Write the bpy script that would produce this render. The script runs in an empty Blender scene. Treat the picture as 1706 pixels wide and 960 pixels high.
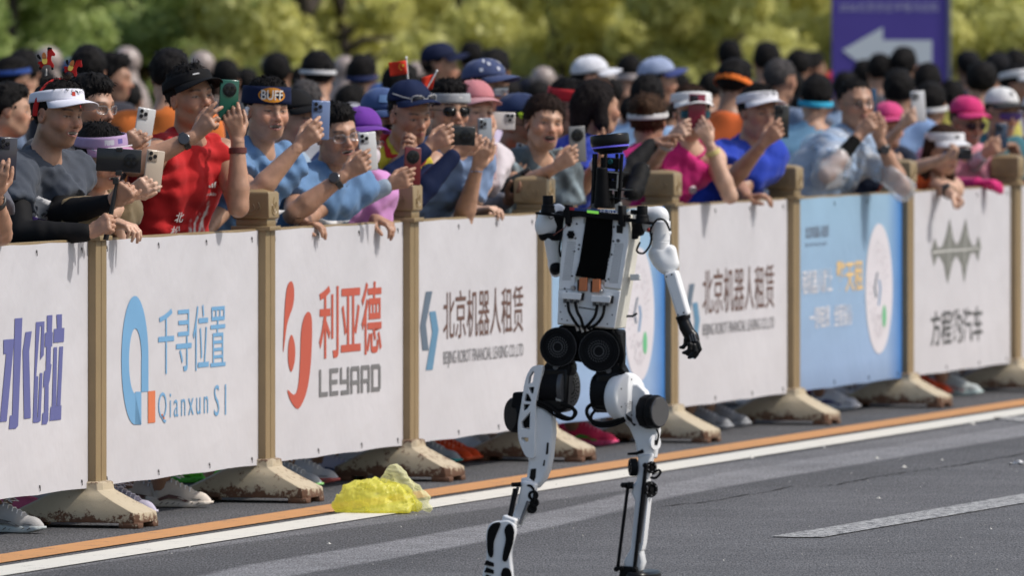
import bpy, bmesh, math, random
import numpy as np
from mathutils import Vector, Matrix
sc = bpy.context.scene
C = sc.collection
rad = math.radians
# ------------------------------------------------------------------ camera, sky, sun
FPX = 16000.0; CX = 853.0; HZ = 81.0; CAMZ = 1.75       # focal length in photo pixels, principal column, horizon row, eye height
cam_d = bpy.data.cameras.new("camera")
cam = bpy.data.objects.new("camera", cam_d); C.objects.link(cam)
cam.location = (0, 0, CAMZ); cam.rotation_euler = (rad(90), 0, 0)
cam_d.sensor_width = 36.0; cam_d.lens = FPX / 1706 * 36.0
cam_d.shift_y = -(480 - HZ) / 1706.0
cam_d.clip_start = 1.0; cam_d.clip_end = 2000.0
cam_d.dof.use_dof = True; cam_d.dof.focus_distance = 33.8; cam_d.dof.aperture_fstop = 5.8
sc.camera = cam
SUN_TO = Vector((0.68, -0.10, 0.78)).normalized()
w_ = bpy.data.worlds.new("World"); sc.world = w_; w_.use_nodes = True
nt = w_.node_tree; bg = nt.nodes["Background"]
sky = nt.nodes.new("ShaderNodeTexSky"); sky.sky_type = 'NISHITA'; sky.sun_disc = False
sky.sun_elevation = math.asin(SUN_TO.z); sky.sun_rotation = math.atan2(SUN_TO.x, SUN_TO.y)
sky.dust_density = 3.0; sky.air_density = 1.2
nt.links.new(sky.outputs[0], bg.inputs[0]); bg.inputs[1].default_value = 0.132
sl = bpy.data.lights.new("sun", 'SUN'); sl.energy = 2.95; sl.angle = rad(1.2); sl.color = (1.0, 0.95, 0.89)
so = bpy.data.objects.new("sun", sl); C.objects.link(so)
so.rotation_euler = (-SUN_TO).to_track_quat('-Z', 'Y').to_euler()
sc.view_settings.view_transform = 'Standard'; sc.view_settings.look = 'None'
sc.view_settings.exposure = 0.0; sc.view_settings.gamma = 1.0
sc.cycles.use_denoising = True
sc.cycles.max_bounces = 6; sc.cycles.diffuse_bounces = 3; sc.cycles.transparent_max_bounces = 12
sc.cycles.caustics_reflective = False; sc.cycles.caustics_refractive = False

# ------------------------------------------------------------------ where things stand
F0 = np.array([-1.513, 35.18]); DV = np.array([0.2821, 0.9594]); NV = np.array([0.9594, -0.2821])
D3 = Vector((DV[0], DV[1], 0)); N3 = Vector((NV[0], NV[1], 0)); UP = Vector((0, 0, 1))
def P(px, py, Y): return Vector(((px - CX) * Y / FPX, Y, CAMZ - (py - HZ) * Y / FPX))
def FLt(px, w):
    k = (px - CX) / FPX
    a = F0 + w * NV
    return (k * a[1] - a[0]) / (DV[0] - k * DV[1])
def FL(px, w=0.0): return F0 + w * NV + FLt(px, w) * DV
def at(px, py, w=0.0): return P(px, py, FL(px, w)[1])
def FP(t, w, z=0.0):
    q = F0 + t * DV + w * NV
    return Vector((q[0], q[1], z))
def GR(px, py):
    Y = FPX * CAMZ / (py - HZ); return P(px, py, Y)
def latof(v): return float((np.array([v[0], v[1]]) - F0) @ NV)
def alof(v): return float((np.array([v[0], v[1]]) - F0) @ DV)
def topx(v): return (CX + FPX * v[0] / v[1], HZ + (CAMZ - v[2]) * FPX / v[1])

# ------------------------------------------------------------------ materials
_m = {}
def srgb(c):
    if isinstance(c, str):
        c = c.lstrip('#'); c = tuple(int(c[i:i+2], 16) / 255 for i in (0, 2, 4))
    return tuple(((x / 12.92) if x <= .04045 else ((x + .055) / 1.055) ** 2.4) for x in c)
def mat(name, col=(.5,.5,.5), rough=.6, metal=0., spec=.5, var=.12, vs=8., bump=0., bs=200., attr=None, sheen=0., sss=0., emit=None, alpha=1., coat=0., trans=0., coords='Object', vs2=None):
    key = (name, spec, sheen, tuple(col) if not isinstance(col, str) else col, rough, metal, var, vs, bump, bs, attr, alpha, trans)
    if key in _m: return _m[key]
    m = bpy.data.materials.new(name); m.use_nodes = True; _m[key] = m
    n = m.node_tree.nodes; l = m.node_tree.links; b = n["Principled BSDF"]
    lin = srgb(col) if isinstance(col, str) else col
    b.inputs['Roughness'].default_value = rough; b.inputs['Metallic'].default_value = metal
    b.inputs['Specular IOR Level'].default_value = spec
    b.inputs['Sheen Weight'].default_value = sheen
    b.inputs['Coat Weight'].default_value = coat
    b.inputs['Transmission Weight'].default_value = trans
    if sss: b.inputs['Subsurface Weight'].default_value = sss; b.inputs['Subsurface Radius'].default_value = (1., .35, .2); b.inputs['Subsurface Scale'].default_value = .008
    if alpha < 1: b.inputs['Alpha'].default_value = alpha
    if emit: b.inputs['Emission Color'].default_value = (*lin, 1); b.inputs['Emission Strength'].default_value = emit
    tc = n.new("ShaderNodeTexCoord"); co = tc.outputs[coords]
    base = None
    if attr:
        a = n.new("ShaderNodeAttribute"); a.attribute_name = attr; base = a.outputs['Color']
    if var:
        no = n.new("ShaderNodeTexNoise"); no.inputs['Scale'].default_value = vs; no.inputs['Detail'].default_value = 5
        l.new(co, no.inputs['Vector'])
        mr = n.new("ShaderNodeMapRange"); mr.inputs[1].default_value = .25; mr.inputs[2].default_value = .75
        mr.inputs[3].default_value = 1 - var; mr.inputs[4].default_value = 1 + var
        l.new(no.outputs[0], mr.inputs[0])
        mx = n.new("ShaderNodeMix"); mx.data_type = 'RGBA'; mx.blend_type = 'MULTIPLY'; mx.inputs[0].default_value = 1
        if base: l.new(base, mx.inputs[6])
        else: mx.inputs[6].default_value = (*lin, 1)
        l.new(mr.outputs[0], mx.inputs[7]); base = mx.outputs[2]
    if base: l.new(base, b.inputs['Base Color'])
    else: b.inputs['Base Color'].default_value = (*lin, 1)
    if bump:
        nb = n.new("ShaderNodeTexNoise"); nb.inputs['Scale'].default_value = bs; nb.inputs['Detail'].default_value = 3
        l.new(co, nb.inputs['Vector'])
        bu = n.new("ShaderNodeBump"); bu.inputs['Strength'].default_value = min(1, bump); bu.inputs['Distance'].default_value = .002 * max(1, bump)
        l.new(nb.outputs[0], bu.inputs['Height']); l.new(bu.outputs[0], b.inputs['Normal'])
    return m
def cloth(col, rough=.85, var=.1): return mat("fabric", col, rough, spec=.22 if max(srgb(col) if isinstance(col, str) else col) > .08 else .10, var=var, vs=14, bump=.35, bs=420, sheen=.10 if max(srgb(col) if isinstance(col, str) else col) > .08 else 0.)
def plastic(col, rough=.35, var=.04): return mat("plastic", col, rough, spec=.5, var=var, vs=30)
BLACK = lambda: mat("black_plastic", (.012, .012, .013), .38, var=.3, vs=40)
def tmat(fn, name):
    if name in _m: return _m[name]
    m = bpy.data.materials.new(name); m.use_nodes = True; _m[name] = m; fn(m); return m

# ------------------------------------------------------------------ objects
def tag(o, label=None, cat=None, group=None, kind=None):
    if label: o['label'] = label
    if cat: o['category'] = cat
    if group: o['group'] = group
    if kind: o['kind'] = kind
    return o
def empty(name, loc=(0, 0, 0), label=None, cat=None, group=None):
    o = bpy.data.objects.new(name, None); o.empty_display_size = .1; C.objects.link(o); o.location = loc
    return tag(o, label, cat, group)
def mk(name, V, Fc, m, parent=None, smooth=False, mats=None, mi=None, colors=None, world=True):
    """world-space mesh as one object; under a parent it is expressed in the parent's space"""
    me = bpy.data.meshes.new(name)
    V = np.asarray(V, dtype=np.float64).reshape(-1, 3)
    if parent is not None and world:
        V = V - np.array(pworld(parent))
    Fq = None
    if isinstance(Fc, np.ndarray) and Fc.ndim == 2:
        nv, nf, k = len(V), len(Fc), Fc.shape[1]
        me.vertices.add(nv); me.vertices.foreach_set("co", V.astype(np.float32).ravel())
        me.loops.add(nf * k); me.loops.foreach_set("vertex_index", Fc.astype(np.int32).ravel())
        me.polygons.add(nf); me.polygons.foreach_set("loop_start", np.arange(0, nf * k, k, dtype=np.int32))
        me.update(calc_edges=True)
    else:
        me.from_pydata([tuple(v) for v in V], [], [tuple(int(i) for i in f) for f in Fc]); me.update()
    me.polygons.foreach_set("use_smooth", np.full(len(me.polygons), bool(smooth)))
    for x in (mats or [m]): me.materials.append(x)
    if mi is not None: me.polygons.foreach_set("material_index", np.asarray(mi, dtype=np.int32))
    if colors is not None:
        ca = me.color_attributes.new("Col", 'FLOAT_COLOR', 'POINT')
        c4 = np.ones((len(V), 4), dtype=np.float32); c4[:, :3] = colors; ca.data.foreach_set("color", c4.ravel())
    o = bpy.data.objects.new(name, me); C.objects.link(o)
    if parent is not None: o.parent = parent
    return o
def pworld(p):
    v = Vector((0, 0, 0)); s = p
    while s is not None: v = v + Vector(s.location); s = s.parent
    return v
class MB:
    """collects shapes, links them as ONE mesh object"""
    def __init__(s): s.V = []; s.F = []; s.sm = []
    def add(s, V, F):
        b = len(s.V); s.V += [tuple(v) for v in V]; s.F += [tuple(b + i for i in f) for f in F]; return s
    def box(s, c, ax, half, bev=0.):
        a, b_, c_ = [Vector(x) for x in ax]; c = Vector(c); h = half
        if bev <= 0:
            V = [c + a * h[0] * i + b_ * h[1] * j + c_ * h[2] * k for i in (-1, 1) for j in (-1, 1) for k in (-1, 1)]
            return s.add(V, [(0,1,3,2),(4,6,7,5),(0,4,5,1),(2,3,7,6),(0,2,6,4),(1,5,7,3)])
        bm = bmesh.new(); bmesh.ops.create_cube(bm, size=2.)
        for v in bm.verts: v.co = Vector((v.co.x * h[0], v.co.y * h[1], v.co.z * h[2]))
        bmesh.ops.bevel(bm, geom=bm.edges[:] + bm.verts[:], offset=min(bev, .95 * min(h)), segments=2, profile=.5, affect='EDGES')
        V = [c + a * v.co.x + b_ * v.co.y + c_ * v.co.z for v in bm.verts]; F = [[v.index for v in f.verts] for f in bm.faces]
        bm.free(); return s.add(V, F)
    def tube(s, pts, r, n=8, cap=True, flat=1.):
        pts = [Vector(p) for p in pts]; m = len(pts); rr = r if isinstance(r, (list, tuple)) else [r] * m
        V = []; F = []; pr = None
        for i, p in enumerate(pts):
            t = (pts[min(i + 1, m - 1)] - pts[max(i - 1, 0)]).normalized()
            u = (pr - t * pr.dot(t)) if pr is not None else (Vector((0, 0, 1)) if abs(t.z) < .9 else Vector((1, 0, 0)))
            u = (u - t * u.dot(t)).normalized(); pr = u; v = t.cross(u)
            for j in range(n):
                a = 2 * math.pi * j / n; V.append(p + (u * math.cos(a) + v * math.sin(a) * flat) * rr[i])
        for i in range(m - 1):
            for j in range(n):
                k = (j + 1) % n; F.append((i*n+j, i*n+k, (i+1)*n+k, (i+1)*n+j))
        if cap: F.append(tuple(range(n - 1, -1, -1))); F.append(tuple((m-1)*n + j for j in range(n)))
        return s.add(V, F)
    def lathe(s, c, axis, prof, n=24, cap=True):
        """prof: (radius, height along axis)"""
        c = Vector(c); t = Vector(axis).normalized(); u = Vector((0, 0, 1)) if abs(t.z) < .9 else Vector((1, 0, 0))
        u = (u - t * u.dot(t)).normalized(); v = t.cross(u); V = []; F = []; m = len(prof)
        for (r, h) in prof:
            for j in range(n):
                a = 2 * math.pi * j / n; V.append(c + t * h + (u * math.cos(a) + v * math.sin(a)) * r)
        for i in range(m - 1):
            for j in range(n):
                k = (j + 1) % n; F.append((i*n+j, i*n+k, (i+1)*n+k, (i+1)*n+j))
        if cap: F.append(tuple(range(n - 1, -1, -1))); F.append(tuple((m-1)*n + j for j in range(n)))
        return s.add(V, F)
    def prism(s, pts, dvec):
        pts = [Vector(p) for p in pts]; n = len(pts); dvec = Vector(dvec)
        V = pts + [p + dvec for p in pts]
        F = [tuple(range(n - 1, -1, -1)), tuple(range(n, 2 * n))] + [(i, (i+1) % n, n + (i+1) % n, n + i) for i in range(n)]
        return s.add(V, F)
    def build(s, name, m, parent=None, smooth=False, bevel=0., seg=2, angle=None, **k):
        o = mk(name, np.array([tuple(v) for v in s.V]), s.F, m, parent, smooth, **k)
        bm = bmesh.new(); bm.from_mesh(o.data); bmesh.ops.recalc_face_normals(bm, faces=bm.faces); bm.to_mesh(o.data); bm.free()
        if bevel: 
            md = o.modifiers.new("b", 'BEVEL'); md.width = bevel; md.segments = seg; md.limit_method = 'ANGLE'; md.angle_limit = rad(35)
        if smooth or bevel: shade(o)
        return o
def shade(o, ang=38):
    me = o.data
    me.polygons.foreach_set("use_smooth", np.ones(len(me.polygons), dtype=bool))
    try: me.set_sharp_from_angle(angle=rad(ang))
    except Exception: pass

# ------------------------------------------------------------------ implicit bodies: a list of shapes, blended, then meshed
class Shape:
    __slots__ = ("fn", "lo", "hi", "k", "op")
    def __init__(s, fn, lo, hi, k, op='u'): s.fn = fn; s.lo = np.array(lo); s.hi = np.array(hi); s.k = k; s.op = op
def cone(a, b, ra, rb, k=.01, op='u'):
    a = np.array(a, dtype=np.float64); b = np.array(b, dtype=np.float64); ab = b - a; L2 = max(1e-9, ab @ ab); R = max(ra, rb)
    def fn(X, Y, Z):
        x = X - a[0]; y = Y - a[1]; z = Z - a[2]
        t = np.clip((x * ab[0] + y * ab[1] + z * ab[2]) / L2, 0, 1)
        return np.sqrt((x - t * ab[0]) ** 2 + (y - t * ab[1]) ** 2 + (z - t * ab[2]) ** 2) - (ra + (rb - ra) * t)
    return Shape(fn, np.minimum(a, b) - R, np.maximum(a, b) + R, k, op)
def ell(c, M, r, k=.01, op='u', clip=None, noise=None):
    """ellipsoid: c world centre, M 3x3 columns = axes, r radii"""
    c = np.array(c, dtype=np.float64); M = np.array(M, dtype=np.float64); r = np.array(r, dtype=np.float64)
    ext = np.sqrt(((M * r[None, :]) ** 2).sum(1))
    def fn(X, Y, Z):
        x = X - c[0]; y = Y - c[1]; z = Z - c[2]
        q = [(x * M[0, i] + y * M[1, i] + z * M[2, i]) for i in range(3)]
        k0 = np.sqrt(sum((q[i] / r[i]) ** 2 for i in range(3))); k1 = np.sqrt(sum((q[i] / r[i] ** 2) ** 2 for i in range(3))) + 1e-9
        d = k0 * (k0 - 1) / k1
        if noise is not None: d = d + noise(*q)
        if clip is not None: d = np.maximum(d, clip(q[0], q[1], q[2]))
        return d
    return Shape(fn, c - ext, c + ext, k, op)
def evalgrid(shapes, lo, hi, h):
    lo = np.array(lo, dtype=np.float64); n = np.maximum(4, np.ceil((np.array(hi) - lo) / h).astype(int) + 1)
    A = np.full(n, 1.0, dtype=np.float32)
    ax = [(lo[i] + h * np.arange(n[i])).astype(np.float64) for i in range(3)]
    for s in shapes:
        m = 2.5 * h + s.k
        i0 = np.clip(np.floor((s.lo - m - lo) / h).astype(int), 0, n); i1 = np.clip(np.ceil((s.hi + m - lo) / h).astype(int) + 1, 0, n)
        if (i1 <= i0).any(): continue
        sl_ = tuple(slice(a, b) for a, b in zip(i0, i1))
        X = ax[0][sl_[0]][:, None, None]; Y = ax[1][sl_[1]][None, :, None]; Z = ax[2][sl_[2]][None, None, :]
        d = s.fn(X, Y, Z).astype(np.float32); a = A[sl_]
        if s.op == 'u':
            k = s.k
            hh = np.maximum(k - np.abs(a - d), 0) / k; A[sl_] = np.minimum(a, d) - hh * hh * k * .25
        elif s.op == 's':
            k = s.k; d = -d
            hh = np.maximum(k - np.abs(a - d), 0) / k; A[sl_] = np.maximum(a, d) + hh * hh * k * .25
        elif s.op == 'c': A[sl_] = np.maximum(a, d)
        elif s.op == 'n': A[sl_] = a + d
    return A, lo, n
def nets(A, lo, h, exclude=()):
    S = A < 0; n = A.shape
    c = np.zeros(tuple(x - 1 for x in n), dtype=np.int8)
    for i in (0, 1):
        for j in (0, 1):
            for k in (0, 1): c += S[i:n[0]-1+i, j:n[1]-1+j, k:n[2]-1+k]
    act = (c > 0) & (c < 8)
    if exclude:
        cc = [lo[i] + h * (np.arange(n[i] - 1) + .5) for i in range(3)]
        for (elo, ehi) in exclude:
            e = h * .7
            mx = [(cc[i] > elo[i] + e) & (cc[i] < ehi[i] - e) for i in range(3)]
            act &= ~(mx[0][:, None, None] & mx[1][None, :, None] & mx[2][None, None, :])
    I, J, K = np.nonzero(act)
    if len(I) == 0: return np.zeros((0, 3)), np.zeros((0, 4), dtype=int)
    idx = np.full(act.shape, -1, dtype=np.int64); idx[I, J, K] = np.arange(len(I))
    pos = np.zeros((len(I), 3)); cnt = np.zeros(len(I))
    cor = [(i, j, k) for i in (0, 1) for j in (0, 1) for k in (0, 1)]
    val = {q: A[I + q[0], J + q[1], K + q[2]].astype(np.float64) for q in cor}
    for a in cor:
        for d in range(3):
            if a[d] == 0:
                b = list(a); b[d] = 1; b = tuple(b)
                va, vb = val[a], val[b]; m = (va < 0) != (vb < 0)
                t = np.where(m, va / np.where(m, va - vb, 1), 0)
                p = np.array(a, dtype=float)[None, :] + np.eye(3)[d][None, :] * t[:, None]
                pos += p * m[:, None]; cnt += m
    pos = pos / cnt[:, None] + np.stack([I, J, K], 1)
    V = lo[None, :] + pos * h
    Q = []
    for d in range(3):
        e1, e2 = [(1, 2), (2, 0), (0, 1)][d]
        sa = [slice(None)] * 3; sb = [slice(None)] * 3; sa[d] = slice(0, n[d] - 1); sb[d] = slice(1, n[d])
        a_ = S[tuple(sa)]; b_ = S[tuple(sb)]
        x = np.nonzero(a_ != b_); g = [x[0], x[1], x[2]]
        ok = (g[e1] >= 1) & (g[e2] >= 1) & (g[e1] < n[e1] - 1) & (g[e2] < n[e2] - 1)
        g = [q[ok] for q in g]; flip = a_[g[0], g[1], g[2]]
        def cell(o1, o2):
            r = [g[0].copy(), g[1].copy(), g[2].copy()]; r[e1] = r[e1] - o1; r[e2] = r[e2] - o2
            return idx[r[0], r[1], r[2]]
        q = np.stack([cell(1, 1), cell(0, 1), cell(0, 0), cell(1, 0)], 1)
        ok = (q >= 0).all(1); q = q[ok]; fl = flip[ok]
        q[~fl] = q[~fl][:, ::-1]
        Q.append(q)
    return V, np.concatenate(Q)
def solid(shapes, h, boxes=(), exclude=(), pad=None):
    """mesh the blended shapes at step h; boxes = (lo, hi, finer step)"""
    us = [s for s in shapes if s.op == 'u']
    lo = np.min([s.lo for s in us], 0) - 3 * h; hi = np.max([s.hi for s in us], 0) + 3 * h
    VV = []; FF = []; base = 0; done = list(exclude)
    for (bl, bh, bs) in boxes:
        A, l0, n = evalgrid(shapes, bl, bh, bs); V, F = nets(A, l0, bs, done)
        VV.append(V); FF.append(F + base); base += len(V); done.append((np.array(bl), np.array(bh)))
    if h:
        A, l0, n = evalgrid(shapes, lo, hi, h); V, F = nets(A, l0, h, done)
        VV.append(V); FF.append(F + base)
    return np.concatenate(VV), np.concatenate(FF)
def mesh_shapes(name, shapes, h, m, parent, colors=None, boxes=(), **k):
    V, F = solid(shapes, h, boxes)
    col = colors(V) if colors is not None else None
    return mk(name, V, F, m, parent, smooth=True, colors=col, **k)
_rs = np.random.RandomState(7)
def foldnoise(amp, wl=.09, seed=0, n=5):
    r = np.random.RandomState(seed); K = r.normal(size=(n, 3)); K /= np.linalg.norm(K, axis=1)[:, None]; K *= 2 * math.pi / (wl * r.uniform(.6, 1.7, (n, 1)))
    ph = r.uniform(0, 6.28, n)
    def fn(X, Y, Z):
        s = 0
        for i in range(n): s = s + (1 - 2 * np.abs(np.sin(.5 * (K[i, 0] * X + K[i, 1] * Y + K[i, 2] * Z) + ph[i] + .6 * np.sin(14 * X + 9 * Z + ph[i]))))
        return s * (amp / n)
    return fn
# ------------------------------------------------------------------ people: heads, hands, clothes
BIG = (np.array([-1e3] * 3), np.array([1e3] * 3))
def frame(yaw, pitch=0, roll=0):
    """columns: forward, the person's left, up. yaw 0 looks at the road camera, +90 along world x"""
    y = rad(yaw); F = Vector((math.sin(y), -math.cos(y), 0)); U = Vector((0, 0, 1)); S = U.cross(F)
    p = rad(pitch); F, U = F * math.cos(p) - U * math.sin(p), U * math.cos(p) + F * math.sin(p)
    r = rad(roll); U, S = U * math.cos(r) + S * math.sin(r), S * math.cos(r) - U * math.sin(r)
    return np.array([[F[i], S[i], U[i]] for i in range(3)])
def loc(M, c, q): return np.asarray(c) + M @ np.asarray(q, dtype=float)
SKIN = {'tan': (.41, .225, .145), 'fair': (.56, .35, .25), 'dark': (.28, .15, .092), 'warm': (.48, .275, .18)}
def skinmat():
    def fn(m):
        n = m.node_tree.nodes; l = m.node_tree.links; b = n["Principled BSDF"]
        a = n.new("ShaderNodeAttribute"); a.attribute_name = "Col"
        tc = n.new("ShaderNodeTexCoord"); no = n.new("ShaderNodeTexNoise"); no.inputs['Scale'].default_value = 22; no.inputs['Detail'].default_value = 6
        l.new(tc.outputs['Object'], no.inputs[0])
        mr = n.new("ShaderNodeMapRange"); mr.inputs[1].default_value = .3; mr.inputs[2].default_value = .7; mr.inputs[3].default_value = .80; mr.inputs[4].default_value = 1.16
        l.new(no.outputs[0], mr.inputs[0]); mx = n.new("ShaderNodeMix"); mx.data_type = 'RGBA'; mx.blend_type = 'MULTIPLY'; mx.inputs[0].default_value = 1
        l.new(a.outputs['Color'], mx.inputs[6]); l.new(mr.outputs[0], mx.inputs[7]); l.new(mx.outputs[2], b.inputs['Base Color'])
        b.inputs['Roughness'].default_value = .48; b.inputs['Specular IOR Level'].default_value = .5
        b.inputs['Subsurface Weight'].default_value = .05; b.inputs['Subsurface Radius'].default_value = (1, .3, .15); b.inputs['Subsurface Scale'].default_value = .012
        nb = n.new("ShaderNodeTexNoise"); nb.inputs['Scale'].default_value = 190; l.new(tc.outputs['Object'], nb.inputs[0])
        bu = n.new("ShaderNodeBump"); bu.inputs['Strength'].default_value = .5; bu.inputs['Distance'].default_value = .0012
        l.new(nb.outputs[0], bu.inputs['Height']); l.new(bu.outputs[0], b.inputs['Normal'])
    return tmat(fn, "skin")
def hairmat(col=(.009, .008, .008)): return mat("hair", col, .75, spec=.14, var=.5, vs=60, bump=1.6, bs=200)

def head_shapes(c, M, sc_=1., mouth='smile', female=False, seed=0):
    rs = np.random.RandomState(seed); g1, g2, g3, g4, g5 = rs.uniform(.93, 1.07, 5)
    L = lambda *q: loc(M, c, np.array(q) * sc_)
    E = lambda q, r, k=.012, op='u': ell(L(*q), M, np.array(r) * sc_, k * sc_, op)
    K = lambda a, b, ra, rb, k=.012, op='u': cone(L(*a), L(*b), ra * sc_, rb * sc_, k * sc_, op)
    j = .9 if female else 1.
    s = [E((-.014, 0, .032), (.094, .077, .083), .01), E((.022, 0, -.028), (.067 * g3, .060 * j * g1, .076), .04),
         E((.054, 0, -.086 * g2), (.026, .028 * j * g1, .021), .035), K((.0, .05 * j * g4, -.058), (.04, .026, -.088), .02, .016, .03), K((.0, -.05 * j * g4, -.058), (.04, -.026, -.088), .02, .016, .03),
         E((.050, .038, -.016), (.026, .024, .022), .022), E((.050, -.038, -.016), (.026, .024, .022), .022),
         K((.074, .034, .024), (.079, 0, .022), .010, .011, .02), K((.074, -.034, .024), (.079, 0, .022), .010, .011, .02),
         E((.092, .031, .004), (.017, .018, .013), .014, 's'), E((.092, -.031, .004), (.017, .018, .013), .014, 's'),
         E((.0655, .031, .003), (.0155, .0165, .0135), .005), E((.0655, -.031, .003), (.0155, -.0165, .0135) if False else (.0155, .0165, .0135), .005),
         K((.080, 0, .014), (.1035 + .04 * (g5 - 1), 0, -.022), .0078, .0115 * g2, .011), E((.104 + .04 * (g5 - 1), 0, -.025), (.012, .0115 * g4, .0105), .006),
         E((.091, .0135, -.029), (.011, .0075, .0085), .006), E((.091, -.0135, -.029), (.011, .0075, .0085), .006),
         E((.072, 0, -.055), (.021, .030, .026), .02),
         E((-.006, .0775, -.004), (.019, .0065, .031), .006), E((-.006, -.0775, -.004), (.019, .0065, .031), .006),
         E((-.001, .083, -.002), (.009, .004, .017), .004, 's'), E((-.001, -.083, -.002), (.009, .004, .017), .004, 's')]
    if mouth == 'closed':
        s += [K((.087, .018, -.052), (.0945, 0, -.0505), .004, .0062, .006), K((.087, -.018, -.052), (.0945, 0, -.0505), .004, .0062, .006),
              K((.087, .014, -.060), (.093, 0, -.062), .0045, .0072, .006), K((.087, -.014, -.060), (.093, 0, -.062), .0045, .0072, .006)]
    elif mouth == 'smile':
        s += [K((.079, .025, -.046), (.094, 0, -.0485), .0045, .0055, .006), K((.079, -.025, -.046), (.094, 0, -.0485), .0045, .0055, .006),
              K((.080, .022, -.054), (.091, 0, -.0655), .0045, .0068, .006), K((.080, -.022, -.054), (.091, 0, -.0655), .0045, .0068, .006),
              E((.093, 0, -.0565), (.019, .0235, .0060), .003, 's'),
              E((.064, .044, -.03), (.018, .014, .018), .015), E((.064, -.044, -.03), (.018, .014, .018), .015)]
    else:  # open
        s += [K((.078, .027, -.045), (.094, 0, -.0465), .0045, .0055, .006), K((.078, -.027, -.045), (.094, 0, -.0465), .0045, .0055, .006),
              K((.078, .023, -.058), (.089, 0, -.0735), .0045, .0068, .006), K((.078, -.023, -.058), (.089, 0, -.0735), .0045, .0068, .006),
              E((.092, 0, -.0585), (.020, .0245, .0100), .003, 's'),
              E((.064, .046, -.026), (.018, .014, .018), .015), E((.064, -.046, -.026), (.018, .014, .018), .015)]
    return s
def face_paint(c, M, skin, sc_=1., mouth='smile', female=False, lips=(.30, .10, .085), brow=(.02, .014, .012), stubble=0.):
    def fn(V):
        q = (V - np.asarray(c)) @ M / sc_
        f, s, u = q[:, 0], q[:, 1], q[:, 2]; a = np.abs(s)
        near = (np.abs(q).max(1) < .16)
        col = np.tile(np.array(skin), (len(V), 1)); sm = lambda x, e: np.clip(.5 - x / e, 0, 1)
        def mixc(w, cc): 
            w = (w * near)[:, None]; col[:] = col * (1 - w) + np.array(cc) * w
        # warm cheeks, nose and ears
        r = np.array(skin) * np.array([1.12, .84, .80])
        mixc(.55 * sm(np.sqrt(((a - .042) / .03) ** 2 + ((u + .02) / .024) ** 2) - 1, .8) * (f > .03), r)
        mixc(.5 * sm(np.sqrt((s / .017) ** 2 + ((u + .026) / .016) ** 2) - 1, .6) * (f > .085), r); mixc(.5 * (a > .076) * (np.abs(u) < .04) * 1., r)
        if stubble: mixc(stubble * sm(u + .04, .03) * (f > .0) * (u > -.115), np.array(skin) * .55)
        fr = f > .045
        # lids crease, eyes, brows
        ey = np.sqrt(((a - .031) / .0175) ** 2 + ((u - .0035) / .0085) ** 2) - 1
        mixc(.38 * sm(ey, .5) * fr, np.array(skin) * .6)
        hgt = .0033 if mouth == 'closed' else .0024
        e1 = np.sqrt(((a - .031) / .0135) ** 2 + ((u - .003) / hgt) ** 2) - 1
        mixc(sm(e1, .35) * fr, (.34, .30, .28))
        mixc(sm(np.sqrt(((a - .031) / .0062) ** 2 + ((u - .003) / (hgt + .0012)) ** 2) - 1, .3) * fr, (.012, .008, .007))
        mixc(.9 * sm(np.abs(u - .0035 - hgt * (1 - ((a - .031) / .016) ** 2)) - .0013, .0012) * (np.abs(a - .031) < .0165) * fr, (.015, .01, .009))
        bu = .026 + .004 * (1 - ((a - .034) / .02) ** 2)
        mixc((.65 if female else .88) * sm(np.abs(u - bu) - (.0022 if female else .0036), .004) * sm(np.abs(a - .032) - .0175, .006) * fr, brow)
        mixc(.85 * sm(np.sqrt(((a - .0075) / .0045) ** 2 + ((u + .0355) / .0028) ** 2) - 1, .8) * (f > .085), (.05, .02, .015))
        if mouth == 'closed':
            mixc(.85 * sm(np.sqrt((s / .023) ** 2 + ((u + .056) / .0095) ** 2) - 1, .25) * (f > .075), lips)
            mixc(.9 * sm(np.abs(u + .0562 - .002 * (a / .02) ** 2) - .001, .0012) * (a < .021) * (f > .07), (.06, .02, .018))
        else:
            uc, hh, ww = (-.0565, .0135, .030) if mouth == 'smile' else (-.0590, .0178, .0295)
            mixc(.9 * sm(np.sqrt((s / ww) ** 2 + ((u - uc) / hh) ** 2) - 1, .2) * (f > .07), lips)
            h2 = .0072 if mouth == 'smile' else .0112; w2 = .0245 if mouth == 'smile' else .0235
            ins = sm(np.sqrt((s / w2) ** 2 + ((u - uc) / h2) ** 2) - 1, .15) * (f > .06)
            mixc(ins, (.045, .014, .012))
            mixc(ins * sm(uc + (-.0030 if mouth == 'smile' else .0015) - u, .0015), (.66, .62, .56))
        # nasolabial fold
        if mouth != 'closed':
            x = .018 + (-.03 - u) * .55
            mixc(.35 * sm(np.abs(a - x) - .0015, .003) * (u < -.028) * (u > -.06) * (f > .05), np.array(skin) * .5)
        return col
    return fn

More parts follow.
